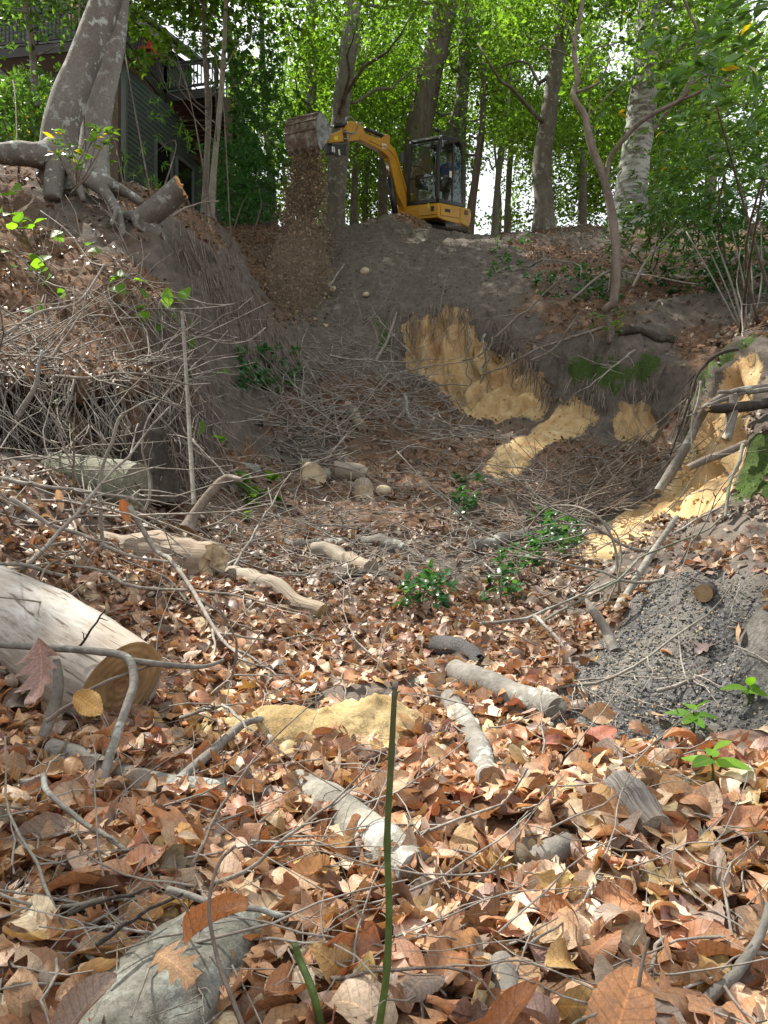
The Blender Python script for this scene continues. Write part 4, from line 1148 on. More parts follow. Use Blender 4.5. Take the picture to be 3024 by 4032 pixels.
for hb, s in ((20, -1), (24, 1)):       # five fingers and the wrist on each hand
    p = bv[hb][0]
    for k in range(4):
        bv.append((p + EF * .045 + EL * (k - 1.5) * .022 + EU * .005, .011)); bv.append((p + EF * (.075 - abs(k - 1.4) * .008) + EL * (k - 1.5) * .024 - EU * .02, .009))
        be += [(hb, len(bv) - 2), (len(bv) - 2, len(bv) - 1)]
    bv.append((p + EL * s * .035 + EF * .02 + EU * .01, .012)); bv.append((p + EL * s * .05 + EF * .05 - EU * .005, .010)); be += [(hb, len(bv) - 2), (len(bv) - 2, len(bv) - 1)]
skin_body('body', bv, be, SKIN, op, 1)
sh = [(EP(-.76, M_, .58), (.175, .14)), (EP(-.78, M_, .78), (.172, .135)), (EP(-.79, M_, .98), (.20, .138)), (EP(-.78, M_, 1.10), (.10, .085)), (EP(-.79, M_ + .21, 1.03), .09), (EP(-.755, M_ + .275, .86), .078), (EP(-.79, M_ - .21, 1.03), .09), (EP(-.74, M_ - .285, .86), .078)]
skin_body('shirt', sh, [(0, 1), (1, 2), (2, 3), (2, 4), (4, 5), (2, 6), (6, 7)], SHIRT, op, 1)
tr_ = [(EP(-.75, M_, .54), (.165, .125))]; te = []
for s in (1, -1):
    i = len(tr_); tr_ += [(EP(-.72, M_ + s * .10, .55), .115), (EP(-.34, M_ + s * .14, .58), .09), (EP(-.28, M_ + s * .14, .22), .07), (EP(-.275, M_ + s * .14, .13), .065)]
    te += [(0, i), (i, i + 1), (i + 1, i + 2), (i + 2, i + 3)]
skin_body('trousers', tr_, te, TROUSER, op, 1)
part('belt', MB().bar(EP(-.60, M_ - .16, .64), EP(-.60, M_ + .17, .64), .05, .05, up=tuple(EU), bev=.015), VEST, op, True)
cz = MB()
for th in [None]:
    cz.tube([EP(-.75, M_, 1.37), EP(-.75, M_, 1.41), EP(-.752, M_, 1.46), EP(-.755, M_, 1.485)], [.098, .096, .07, .02], 14)
    cz.box(EP(-.625, M_, 1.375), (.12, .15, .014), ER, .006)
part('cap', cz, CAPM, op, True)
part('face_features', MB().box(EP(-.655, M_, 1.285), (.03, .022, .04), ER, .008).box(EP(-.668, M_ + .032, 1.315), (.012, .026, .010), ER).box(EP(-.668, M_ - .032, 1.315), (.012, .026, .010), ER).box(EP(-.668, M_, 1.235), (.010, .05, .009), ER), plain('darker_skin', (.20, .10, .075), .6), op, True)
part('ear', MB().box(EP(-.75, M_ + .082, 1.30), (.035, .014, .055), ER, .006), SKIN, op, True)
part('ear', MB().box(EP(-.75, M_ - .082, 1.30), (.035, .014, .055), ER, .006), SKIN, op, True)
part('shirt_print', MB().box(EP(-.648, M_ + .02, .99), (.012, .12, .035), ER), plain('tan_print', (.45, .25, .10), .8), op)
# ------------------------------------------------------------------ logs, stumps, stones
def wood_end_mat(name, c0, c1, rings=38):
    g = G(name); co = g.coord('UV')
    sep = g.n('ShaderNodeSeparateXYZ', ins={0: co})
    n = g.noise(3, 4, g.coord())
    r = g.math('SINE', g.math('ADD', g.math('MULTIPLY', sep.outputs[1], rings), g.math('MULTIPLY', n, 14)))
    c = g.mix(g.math('ADD', g.math('MULTIPLY', r, .16), g.noise(5, 5, g.coord(), .7)), c0, c1)
    st = g.noise(8, 5, g.coord(), .7)
    c = g.mix(1.0, c, g.ramp(st, (.35, (.55, .5, .45)), (.6, (1.1, 1.1, 1.1))), 'MULTIPLY')
    g.bsdf(c, .9, g.bump(r, .2, .004), 0, .1)
    return g.m
END_OCHRE = wood_end_mat('weathered_cut_wood', (.25, .165, .085), (.37, .265, .15))
END_PALE = wood_end_mat('pale_cut_wood', (.42, .33, .21), (.55, .46, .32))
END_FRESH = wood_end_mat('orange_torn_wood', (.45, .24, .10), (.60, .38, .20))
END_BURNT = wood_end_mat('burnt_cut_wood', (.20, .13, .10), (.42, .31, .25), 22)
def barkless_mat(name, c0, c1, c2, vert=.14):
    g = G(name); uv = g.coord('UV'); co = g.coord()
    n = g.noise(9, 6, g.mapping(uv, (3.2, .7, 1)), .7, .35)
    n2 = g.noise(2.2, 4, co)
    c = g.ramp(n, (.28, c0), (.46, c1), (.68, c2))
    c = g.mix(g.ramp(n2, (.45, (0, 0, 0)), (.7, (.6, .6, .6))), c, (.30, .22, .15))
    cr = g.noise(14, 3, g.mapping(uv, (4.0, .35, 1)), .5)
    c = g.mix(g.ramp(cr, (.60, (0, 0, 0)), (.66, (.8, .8, .8))), c, (.07, .05, .035))
    g.bsdf(c, .85, g.bump(g.math('ADD', n, g.math('MULTIPLY', cr, -.8)), .6, .01), 0, .15)
    return g.m
WOOD_SILVER = barkless_mat('silvery_bare_wood', (.15, .13, .105), (.33, .305, .27), (.47, .45, .42))
WOOD_ROT = barkless_mat('rotten_brown_wood', (.09, .06, .04), (.19, .15, .115), (.36, .30, .235))
WOOD_TAN = barkless_mat('tan_bare_wood', (.13, .105, .08), (.24, .205, .16), (.36, .315, .255))
BARK_LOG = bark_mat('grey_log_bark', (.12, .11, .095), (.22, .205, .18), (.40, .44, .39), .75, .5, 7, .4)
BARK_WHITE = bark_mat('white_lichen_bark', (.13, .12, .10), (.31, .295, .25), (.38, .39, .35), .8, .6, 9, .6)
BARK_DARK = bark_mat('dark_wet_bark', (.025, .021, .017), (.075, .062, .05), (.2, .22, .18), .3, .3, 8, .9)
BARK_MOSSY = bark_mat('green_grey_mossy_bark', (.10, .10, .075), (.22, .22, .165), (.16, .19, .09), .7, .25, 8, .8)
def char_mat():
    g = G('charred_wood'); uv = g.coord('UV'); co = g.coord()
    n = g.noise(16, 5, g.mapping(uv, (3, 9, 1)), .7)
    c = g.ramp(n, (.33, (.018, .017, .017)), (.52, (.085, .08, .078)), (.7, (.24, .225, .21)))
    g.bsdf(c, .6, g.bump(n, .9, .015), 0, .4)
    return g.m
CHARRED = char_mat()
def stone_mat(name, c0, c1, lich=(.36, .40, .37)):
    g = G(name); co = g.coord()
    n = g.noise(3.5, 6, co, .65); f = g.noise(70, 4, co, .8); m = g.noise(14, 5, co, .7)
    c = g.ramp(n, (.35, c0), (.65, c1))
    c = g.mix(g.ramp(m, (.52, (0, 0, 0)), (.62, (.65, .65, .65))), c, lich)
    c = g.mix(1.0, c, g.ramp(f, (.35, (.55, .55, .55)), (.6, (1.15, 1.15, 1.15))), 'MULTIPLY')
    g.bsdf(c, .9, g.bump(g.math('ADD', f, m), .55, .006), 0, .2)
    return g.m
STONE_GREY = stone_mat('speckled_grey_stone', (.13, .127, .105), (.22, .21, .175), (.26, .29, .26))
STONE_TAN = stone_mat('tan_stone', (.36, .28, .17), (.50, .42, .29), (.55, .49, .37))

def log(name, label, cat, ctrl, rads, bark, end0=None, end1=None, sides=22, n=28, amp=.10, freq=6, group=None, jag=0.0, stubs=(), cutdir1=None, cutdir0=None, lay=None):
    rad = np.interp(np.linspace(0, 1, n), np.linspace(0, 1, len(rads)), rads)
    if lay is not None:      # lies on the ground: rest it on the soil along its length
        path = smooth_path([ground_at(c[0], c[1]) for c in ctrl], n)
        path[:, 2] = np.maximum(samp(ZZ, path[:, :2]), path[:, 2] - .03) + rad * lay
    else:
        path = smooth_path(U3(ctrl), n)
    base = path.mean(0); base[2] = path[:, 2].min() - rad.max() * .8
    t = thing(name, label, cat, base, group)
    V, q, tt, uv = tube_geo(path - base, rad, sides, False)
    c = np.repeat(path - base, sides, 0); d = V - c
    V = c + d * (1 + fbm(V * freq + len(label), 4) * amp)[:, None]
    for cd, sl in ((cutdir0, slice(0, sides)), (cutdir1, slice(-sides, None))):     # saw cut square to a given direction
        if cd is not None:
            ax = path[0] - path[1] if sl.start == 0 else path[-1] - path[-2]; ax = ax / np.linalg.norm(ax)
            cd = np.asarray(cd, float) / np.linalg.norm(cd); ce = c[sl][0]
            V[sl] = V[sl] - ax * (((V[sl] - ce) @ cd) / (ax @ cd))[:, None]
    if jag:
        ax = path[-1] - path[-2]; ax /= np.linalg.norm(ax)
        V[-sides:] += ax * rng.uniform(-jag, jag, (sides, 1))
    b = link('bark', mesh_np('bark', V, [q], [bark], True, None, uv), t)
    for em, ring, flip in ((end0, V[:sides], True), (end1, V[-sides:], False)):
        ring = np.array(ring); ce = ring.mean(0)
        if em is None: em = bark
        rr = [ring, ce + (ring - ce) * .66, ce + (ring - ce) * .33, ce[None]]
        if jag and not flip: rr[1] = rr[1] + rng.normal(0, jag * .4, rr[1].shape)
        vv = np.concatenate(rr); k = np.arange(sides); k2 = (k + 1) % sides
        qs = np.concatenate([np.stack([k + s * sides, k2 + s * sides, k2 + (s + 1) * sides, k + (s + 1) * sides], 1) for s in (0, 1)])
        ts = np.stack([k + 2 * sides, k2 + 2 * sides, np.full(sides, 3 * sides)], 1)
        if flip: qs = qs[:, ::-1]; ts = ts[:, ::-1]
        uu = np.concatenate([np.stack([k / sides, np.full(sides, r_)], 1) for r_ in (1, .66, .33)] + [[[.5, 0]]])
        link('cut_face', mesh_np('cut_face', vv, [ts, qs], [em], False, None, uu), t)
    for p, r in stubs:
        V, q, tt, uv = tube_geo(smooth_path(U3(p), 12) - base, np.linspace(r, r * .55, 12), 8)
        link('branch_stub', mesh_np('branch_stub', V, [tt, q], [bark], True, None, uv), t)
    return t

log('sawn_log', 'big silvery barkless log with a sawn end at the left edge of the foreground', 'log',
    [(-260, 2300, 2.75), (60, 2440, 2.5), (300, 2590, 2.25), (480, 2700, 2.08)], [.150, .150, .148, .135], WOOD_SILVER, None, END_OCHRE, 34, 40, .055, 4, cutdir1=(.72, -.42, -.35))
log('rotten_log', 'crumbling rotten log with flaking pale wood behind the silvery log', 'log', [(150, 2160, 3.75), (400, 2200, 3.68), (640, 2215, 3.62), (835, 2235, 3.55)], [.14, .15, .145, .12], WOOD_ROT, None, END_PALE, 26, 34, .22, 7, jag=.03)
log('mossy_log', 'short green grey mossy log lying under the left bank', 'log', [(200, 1850, 4.45), (340, 1885, 4.4), (540, 1925, 4.3)], [.11, .145, .15], BARK_MOSSY, None, BARK_MOSSY, 24, 24, .08, 5)
log('tree_stump', 'dark wet standing stump in the hollow under the left bank', 'stump', [(575, 1980, 5.0), (572, 1870, 5.0), (565, 1760, 5.02), (560, 1700, 5.05)], [.22, .17, .15, .13], BARK_DARK, None, BARK_DARK, 26, 26, .16, 6, jag=.05)
log('leaning_stub', 'sawn grey beech stub jutting out of the left bank crest', 'stump', [(640, 1010, 8.0), (610, 930, 7.98), (575, 880, 7.95), (560, 868, 7.95), (600, 838, 7.9), (660, 785, 7.85), (714, 738, 7.8)], [.10, .105, .12, .125, .125, .122, .118], BARK_BEECH, None, END_FRESH, 26, 34, .05, 5, jag=.02, cutdir1=(.85, -.1, .45),
    stubs=[([(560, 870, 7.95), (520, 850, 8.0), (470, 850, 8.0)], .08)])
log('fallen_branch', 'grey branch lying across the left foreground below the sawn log', 'branch', [(200, 2945, 1.82), (330, 2990, 1.78), (470, 3050, 1.72), (640, 3090, 1.68), (800, 3105, 1.66), (900, 3110, 1.66)], [.022, .026, .025, .025, .023, .018], BARK_LOG, END_PALE, None, 16, 30, .09, 9,
    stubs=[([(820, 3105, 1.66), (900, 3080, 1.68), (990, 3065, 1.70)], .018), ([(690, 3090, 1.67), (800, 2990, 1.74), (900, 2900, 1.85), (960, 2850, 1.9), (1030, 2830, 1.95)], .0145), ([(260, 2970, 1.8), (235, 3010, 1.75), (190, 3050, 1.7)], .016)])
log('lichen_log', 'short pale log coated in white lichen left of the green stem', 'log', [(1175, 3105, 1.66), (1280, 3190, 1.58), (1390, 3285, 1.49), (1500, 3370, 1.42), (1640, 3500, 1.36)], [.030, .042, .045, .044, .036], BARK_WHITE, END_OCHRE, None, 18, 26, .10, 12, lay=.3)
log('smooth_log', 'smooth grey green log half buried left of the charred mound', 'log', [(1790, 2680, 2.5), (1900, 2730, 2.42), (2050, 2800, 2.3), (2190, 2865, 2.2)], [.038, .042, .043, .040], BARK_LOG, END_OCHRE, None, 18, 24, .06, 9, stubs=[([(2160, 2850, 2.22), (2168, 2800, 2.2), (2172, 2770, 2.2)], .016)], lay=.75)
log('charred_branch', 'short black charred piece of wood on the leaves in mid floor', 'wood', [(1715, 2575, 2.8), (1780, 2590, 2.76), (1850, 2615, 2.72), (1890, 2640, 2.7)], [.035, .042, .036, .026], CHARRED, None, None, 14, 18, .16, 14, jag=.03, lay=.75)
log('burnt_knot', 'burnt round of wood with a pinkish scorched face at the right edge', 'wood', [(2960, 2990, 1.80), (2985, 3010, 1.86)], [.075, .07], CHARRED, END_BURNT, None, 18, 6, .10, 9, cutdir0=(-.2, -.8, .6))
ASHY = barkless_mat('ash_coated_wood', (.035, .032, .03), (.15, .14, .13), (.30, .28, .26))
log('burnt_wood', 'ash coated half burnt wood lying among the leaves right of centre', 'wood', [(2585, 3370), (2520, 3270), (2450, 3170), (2410, 3110)], [.030, .036, .032, .020], ASHY, None, END_OCHRE, 16, 20, .25, 14, jag=.02, lay=.7)
log('log_round', 'short tan log lying across the ravine floor in the middle distance', 'log', [(1315, 1885, 6.9), (1375, 1890, 6.85), (1440, 1905, 6.8)], [.085, .09, .08], WOOD_TAN, END_PALE, None, 18, 14, .10, 6, lay=.75)
log('log_round', 'stubby log with its pale sawn end facing the camera in the middle distance', 'log', [(1432, 1980, 6.05), (1425, 1945, 6.5)], [.085, .08], WOOD_TAN, END_PALE, BARK_LOG, 18, 12, .10, 6, lay=.75)
log('split_log', 'splintered pale stump end left of the short tan log', 'wood', [(1235, 1905, 6.7), (1215, 1880, 6.8), (1195, 1850, 6.9)], [.10, .085, .05], WOOD_TAN, END_PALE, END_PALE, 16, 12, .25, 6, jag=.05, lay=.75)
log('fallen_log', 'brown mottled log pointing down the floor left of centre', 'log', [(880, 2275, 3.75), (1000, 2320, 3.55), (1130, 2380, 3.35), (1270, 2440, 3.2)], [.042, .045, .042, .036], WOOD_TAN, None, END_OCHRE, 16, 24, .09, 9, lay=.75)
log('fallen_log', 'grey fallen branch log lying beneath the holly sprigs on the right', 'log', [(1850, 2170, 4.9), (1960, 2150, 4.85), (2080, 2120, 4.8), (2190, 2090, 4.75)], [.04, .045, .045, .036], BARK_LOG, None, END_PALE, 14, 20, .08, 9, lay=.75)
log('fallen_log', 'grey log lying level across the floor behind the curled bark', 'log', [(1120, 2150, 4.95), (1240, 2160, 4.9), (1350, 2155, 4.9)], [.03, .036, .03], BARK_LOG, None, END_PALE, 12, 18, .08, 9, lay=.75)
log('fallen_log', 'short grey log lying right of the level grey log at mid floor', 'log', [(1430, 2150, 4.95), (1510, 2160, 4.9), (1590, 2185, 4.8)], [.04, .042, .035], BARK_LOG, END_OCHRE, None, 12, 16, .1, 9, lay=.75)
log('bark_curl', 'curled sheet of tan bark lying on the ravine floor', 'bark', [(1235, 2195, 4.6), (1330, 2225, 4.5), (1460, 2260, 4.4)], [.05, .052, .04], WOOD_TAN, None, None, 12, 18, .22, 9, lay=.75)
log('crooked_stick', 'thick crooked brown stick arching over the leaves at mid floor', 'stick', [(1230, 2335, 3.95), (1330, 2310, 3.9), (1430, 2280, 3.95), (1520, 2285, 3.9), (1620, 2330, 3.75)], [.022, .026, .026, .024, .016], BARK_DARK, None, END_OCHRE, 10, 26, .1, 12, lay=.75)
log('plank_piece', 'small tan broken plank leaning on the leaf slope below the dirt', 'wood', [(1370, 1610, 9.1), (1395, 1650, 9.0), (1425, 1695, 8.85)], [.06, .065, .06], WOOD_TAN, None, None, 6, 8, .1, 6, lay=.75)
log('laurel_root', 'grey root log lying at the foot of the twisted laurel', 'log', [(2440, 1335, 8.6), (2530, 1330, 8.5), (2660, 1352, 8.4)], [.05, .05, .04], BARK_DARK, None, END_PALE, 12, 18, .15, 8, lay=.75)
log('broken_branch', 'broken grey branch sticking out of the right promontory', 'branch', [(3060, 1580, 5.1), (2940, 1600, 5.0), (2820, 1610, 4.9), (2790, 1606, 4.88)], [.04, .035, .03, .02], BARK_DARK, None, END_OCHRE, 12, 18, .14, 9, jag=.02)
log('broken_branch', 'short grey snag hanging down the sand face at right', 'branch', [(2885, 1560, 5.0), (2880, 1640, 4.95), (2862, 1725, 4.85)], [.035, .036, .028], BARK_GREY, None, END_PALE, 12, 14, .15, 9, jag=.04)
log('fresh_branch', 'debarked reddish branch propped across the right sand face', 'branch', [(2935, 1745, 4.7), (2850, 1785, 4.6), (2780, 1810, 4.5), (2705, 1845, 4.4)], [.022, .024, .024, .020], BARK_LAUREL, None, END_FRESH, 12, 16, .06, 9)
log('white_stick', 'long white peeling stick slanting up the right slope', 'stick', [(2380, 2470, 3.15), (2450, 2370, 3.2), (2560, 2190, 3.4), (2665, 2035, 3.6)], [.017, .018, .016, .012], BARK_WHITE, None, END_PALE, 10, 26, .1, 14)
log('broken_stick', 'pale pointed broken stick standing up beside the charred mound', 'stick', [(2420, 2560, 2.75), (2380, 2470, 2.8), (2330, 2400, 2.82), (2306, 2356, 2.84)], [.020, .018, .016, .004], BARK_TWIG, None, None, 10, 18, .12, 12)
log('leaning_branch', 'curved grey branch leaning against the cut bank at right', 'branch', [(2590, 1935, 5.3), (2640, 1860, 5.35), (2700, 1760, 5.4), (2750, 1660, 5.45), (2800, 1590, 5.3), (2900, 1540, 5.2), (3060, 1520, 5.2)], [.03, .036, .034, .030, .026, .024, .022], BARK_GREY, None, END_PALE, 12, 36, .08, 8)
log('leaning_branch', 'tall pale stick standing at the foot of the left brush pile', 'stick', [(765, 1990, 4.7), (752, 1800, 4.9), (735, 1500, 5.2), (722, 1300, 5.4), (716, 1225, 5.45)], [.015, .015, .013, .012, .010], BARK_PALE, None, END_PALE, 10, 30, .06, 9)
log('arched_branch', 'grey branch arching over the sawn log down to the branch below it', 'branch', [(400, 3090, 1.60), (440, 2950, 1.66), (500, 2780, 1.72), (528, 2680, 1.78), (500, 2590, 1.82), (380, 2565, 1.86), (180, 2550, 1.9), (-60, 2535, 1.95)], [.011, .0105, .010, .011, .010, .0095, .009, .008], BARK_LOG, END_PALE, None, 10, 44, .06, 14,
    stubs=[([(505, 2600, 1.82), (680, 2620, 1.85), (800, 2625, 1.9), (880, 2600, 1.95)], .0085)])
log('snag_branch', 'dark forked snag leaning against the sawn log', 'branch', [(170, 2900, 1.85), (215, 2780, 1.88), (230, 2680, 1.9), (222, 2600, 1.93)], [.014, .015, .013, .010], BARK_GREY, None, None, 10, 18, .15, 12)
log('hooked_root', 'hooked pale brown branch with a sawn foot at the bottom of the left bank', 'branch', [(735, 2085, 4.0), (770, 2020, 4.05), (830, 1940, 4.1), (890, 1885, 4.15), (950, 1890, 4.1)], [.045, .03, .026, .024, .014], BARK_LAUREL, END_OCHRE, None, 12, 24, .1, 9)
log('buried_log', 'small half buried grey log poking out low in the foreground', 'log', [(2000, 4060, .93), (1995, 3960, .97), (1985, 3890, 1.0)], [.018, .02, .019], BARK_LOG, None, END_PALE, 14, 12, .1, 20, lay=.75)
log('buried_log', 'small mottled stub among the leaves right of the green stem', 'log', [(2080, 3475, 1.30), (2180, 3420, 1.34), (2240, 3385, 1.37)], [.020, .024, .02], BARK_LOG, END_PALE, None, 12, 12, .1, 16, lay=.75)
log('buried_log', 'grey stick log half covered by leaves behind the lichen log', 'log', [(1770, 2790, 2.3), (1840, 2890, 2.1), (1890, 3010, 1.95), (1930, 3130, 1.8)], [.028, .03, .03, .026], BARK_LOG, None, END_OCHRE, 12, 18, .12, 10, lay=.75)
log('short_stick', 'pale short stick lying on the charred mound edge under the seedlings', 'stick', [(2650, 3135, 1.66), (2740, 3105, 1.7), (2830, 3070, 1.72)], [.014, .016, .014], BARK_WHITE, END_PALE, None, 10, 12, .08, 14, lay=.75)
log('sawn_round', 'small dark sawn round at the top of the charred mound', 'log', [(2770, 2335, 2.82), (2800, 2325, 2.95)], [.034, .034], BARK_DARK, END_OCHRE, None, 14, 6, .06, 9)

def boulder(name, label, u, v, d, size, m, rot=0, sub=4, amp=.22, sink=.3, cat='stone'):
    bm = bmesh.new()
    bmesh.ops.create_icosphere(bm, subdivisions=sub, radius=1)
    V = np.array([x.co[:] for x in bm.verts]); f = np.array([[x.index for x in q.verts] for q in bm.faces]); bm.free()
    V = V * (1 + fbm(V * 1.3 + u, 3) * amp + fbm(V * 5 + v, 3) * amp * .18)[:, None]
    V = np.sign(V) * np.abs(V) ** .88 * np.array(size)
    c, s = math.cos(rot), math.sin(rot); V = V @ np.array([[c, s, 0], [-s, c, 0], [0, 0, 1]])
    p = P(u, v, d)
    o = link(name, mesh_np(name, V, f, [m]), None, p)
    return tag(o, label, cat)
boulder('rock', 'big speckled grey rock in the lower left foreground with curled leaves lying on it', 700, 3890, .97, (.085, .165, .066), STONE_GREY, -.28, 5, .13)
boulder('stone', 'flat grey green rock at the foot of the left brush pile', 960, 1860, 6.6, (.14, .15, .09), STONE_GREY, .4)
boulder('stone', 'rounded grey stone on the floor just left of the splintered stump end', 1265, 1875, 7.1, (.10, .10, .07), STONE_GREY)
boulder('clod', 'round yellow clod lying on the leaves behind the sand pile', 1300, 2765, 2.38, (.026, .024, .022), STONE_TAN, 0, 3, .2, cat='clod')
boulder('stone', 'pale tan stone stuck in the middle of the dirt slope', 1438, 1070, 14.4, (.09, .08, .08), STONE_TAN, 0, 3)
boulder('stone', 'orange tan clod on the dirt slope below the pale stone', 1440, 1160, 13.2, (.055, .05, .045), STONE_TAN, 0, 3, cat='clod')
boulder('stone', 'small pale stone left of the pale tan stone on the dirt slope', 1310, 1138, 13.4, (.06, .05, .05), STONE_TAN, 0, 3)
boulder('stone', 'yellow stone on the floor beside the short tan log', 1510, 1932, 6.5, (.07, .06, .045), STONE_TAN, .3, 3)

# sand pile: a low heap of crumbly yellow sand
def sand_heap():
    n = 90
    c = ground_at(1330, 2870); X, Y = np.meshgrid(np.linspace(-.44, .36, n), np.linspace(-.22, .28, n))
    px_, py_ = X + c[0], Y + c[1]
    g0 = samp(ZZ, np.stack([px_.ravel(), py_.ravel()], 1)).reshape(n, n)
    h = .11 * np.exp(-(((X - .10) / .13) ** 2 + ((Y - .03) / .10) ** 2)) + .06 * np.exp(-(((X + .20) / .16) ** 2 + ((Y + .02) / .08) ** 2)) + .03 * np.exp(-(((X + .02) / .2) ** 2 + ((Y + .08) / .07) ** 2))
    q = np.stack([px_ * 16, py_ * 16, g0 * 0], -1)
    h = h + (fbm(q, 4) * .012 + np.abs(fbm(q * 3.1, 3)) * .009) * np.clip(h / .02, 0, 1) - .02
    V = np.stack([px_, py_, g0 + h], -1).reshape(-1, 3)
    g = G('crumbly_yellow_sand'); co = g.coord()
    nz = g.noise(120, 5, co, .8); n2 = g.noise(9, 4, co)
    cc = g.mix(1.0, g.ramp(n2, (.35, (.40, .28, .13)), (.65, (.53, .41, .22))), g.ramp(nz, (.3, (.62, .6, .55)), (.65, (1.12, 1.12, 1.12))), 'MULTIPLY')
    g.bsdf(cc, .95, g.bump(nz, .8, .008), 0, .1)
    o = link('sand_pile', mesh_np('sand_pile', V - c, grid_quads(n, n), [g.m]), None, c)
    tag(o, 'small pile of crumbly yellow sand on the leaves left of the green stem', 'sand pile')
sand_heap()
# ------------------------------------------------------------------ living plants
G_LAUREL = np.array([(.045, .095, .028), (.06, .125, .03), (.075, .15, .035), (.05, .11, .05)])
G_YOUNG = np.array([(.12, .26, .03), (.15, .30, .04), (.10, .22, .035)])
G_HOLLY = np.array([(.02, .065, .028), (.028, .085, .032), (.035, .10, .04)])
def plant_leaf(kind, n=7, m=5):
    """one living leaf, length 1, base at the origin, along +x, face +z"""
    t = np.linspace(0, 1, n); s = np.linspace(-1, 1, m); T, S = np.meshgrid(t, s, indexing='ij')
    if kind == 'laurel': w = .15 * np.sin(np.pi * T ** .95) ** .8 + .002
    elif kind == 'holly': w = .26 * np.sin(np.pi * T ** .9) ** .6 * (1 + .30 * np.cos(2 * np.pi * T * 4.5) * (np.abs(S) > .9)) + .003
    elif kind == 'grape': w = np.interp(T, [0, .08, .2, .32, .42, .55, .65, .85, 1], [.10, .34, .50, .46, .50, .40, .30, .14, 0]) + 0
    elif kind == 'serrate': w = .24 * np.sin(np.pi * T ** .8) ** .8 * (1 + .10 * np.cos(2 * np.pi * T * 7) * (np.abs(S) > .9)) + .002
    else: w = .07 * np.sin(np.pi * T ** .8) ** .8 + .001        # bamboo-like
    z = .12 * np.abs(S) * w * 4 * .5 - .22 * T ** 2 + .02 * np.sin(T * 9 + S * 3)
    return np.stack([T, S * w, z], -1).reshape(-1, 3), grid_quads(n, m), np.stack([T, S], -1).reshape(-1, 2)
PL = {k: plant_leaf(k, *((9, 3) if k in ('holly', 'serrate', 'grape') else (4, 3))) for k in ('laurel', 'holly', 'grape', 'serrate', 'bamboo')}
def leaf_block(kind, pos, dirs, size, cols, up=(0, 0, 1), roll=.5):
    tv, tq, tu = PL[kind]; n = len(pos)
    x = dirs / (np.linalg.norm(dirs, axis=1)[:, None] + 1e-9)
    z = np.asarray(up, float) + rng.normal(0, roll, (n, 3)); z -= x * (z * x).sum(1)[:, None]; z /= np.linalg.norm(z, axis=1)[:, None]
    R = np.stack([x, np.cross(z, x), z], 2)
    V = (np.einsum('nij,vj->nvi', R, tv) * size[:, None, None] + pos[:, None, :]).reshape(-1, 3)
    m = len(tv); Q = (tq[None] + (np.arange(n) * m)[:, None, None]).reshape(-1, 4)
    return V, Q, np.repeat(cols, m, 0), np.tile(tu, (n, 1))
def pick(pal, n, v=.2): return pal[rng.integers(0, len(pal), n)] * rng.uniform(1 - v, 1 + v, (n, 1))
def whorls(tips, axis_, kind, per, size, pal, spread=.9, yellow=0.0):
    """leaves in whorls round twig tips"""
    k = len(tips); idx = np.repeat(np.arange(k), per); n = len(idx)
    a = rng.uniform(0, 2 * np.pi, n); ax = axis_[idx]
    r = rng.normal(size=(n, 3)); r -= ax * (r * ax).sum(1)[:, None]; r /= np.linalg.norm(r, axis=1)[:, None]
    d = ax * rng.uniform(.05, .8, (n, 1)) + r * spread + [0, 0, -.12]
    pos = tips[idx] - ax * rng.uniform(0, size * .8, (n, 1))
    c = pick(pal, n)
    if yellow:
        y = rng.uniform(size=n) < yellow; c[y] = np.array([.62, .42, .03]) * rng.uniform(.8, 1.1, (y.sum(), 1))
    return leaf_block(kind, pos, d, size * rng.uniform(.65, 1.2, n), c)
def finish(name, label, cat, base, stems, blocks, leafmat, bark, group=None, leafname='foliage'):
    t = thing(name, label, cat, base, group); b = np.asarray(base)
    if stems:
        if len(stems) <= 12:
            for p, r in stems: link('stem', MB().tube(np.asarray(p) - b, r, 6).mesh('stem', [bark], True, False, True), t)
        else:
            mb = MB()
            for p, r in stems: mb.tube(np.asarray(p) - b, r, 5)
            link('twigs', mb.mesh('twigs', [bark], True, False, True), t)['kind'] = 'stuff'
    V = []; Q = []; c = []; u = []; n = 0
    for v, q, cc, uu in blocks:
        V.append(v - b); Q.append(q + n); c.append(cc); u.append(uu); n += len(v)
    link(leafname, mesh_np(leafname, np.concatenate(V), np.concatenate(Q), [leafmat], True, np.concatenate(c), np.concatenate(u)), t)
    return t
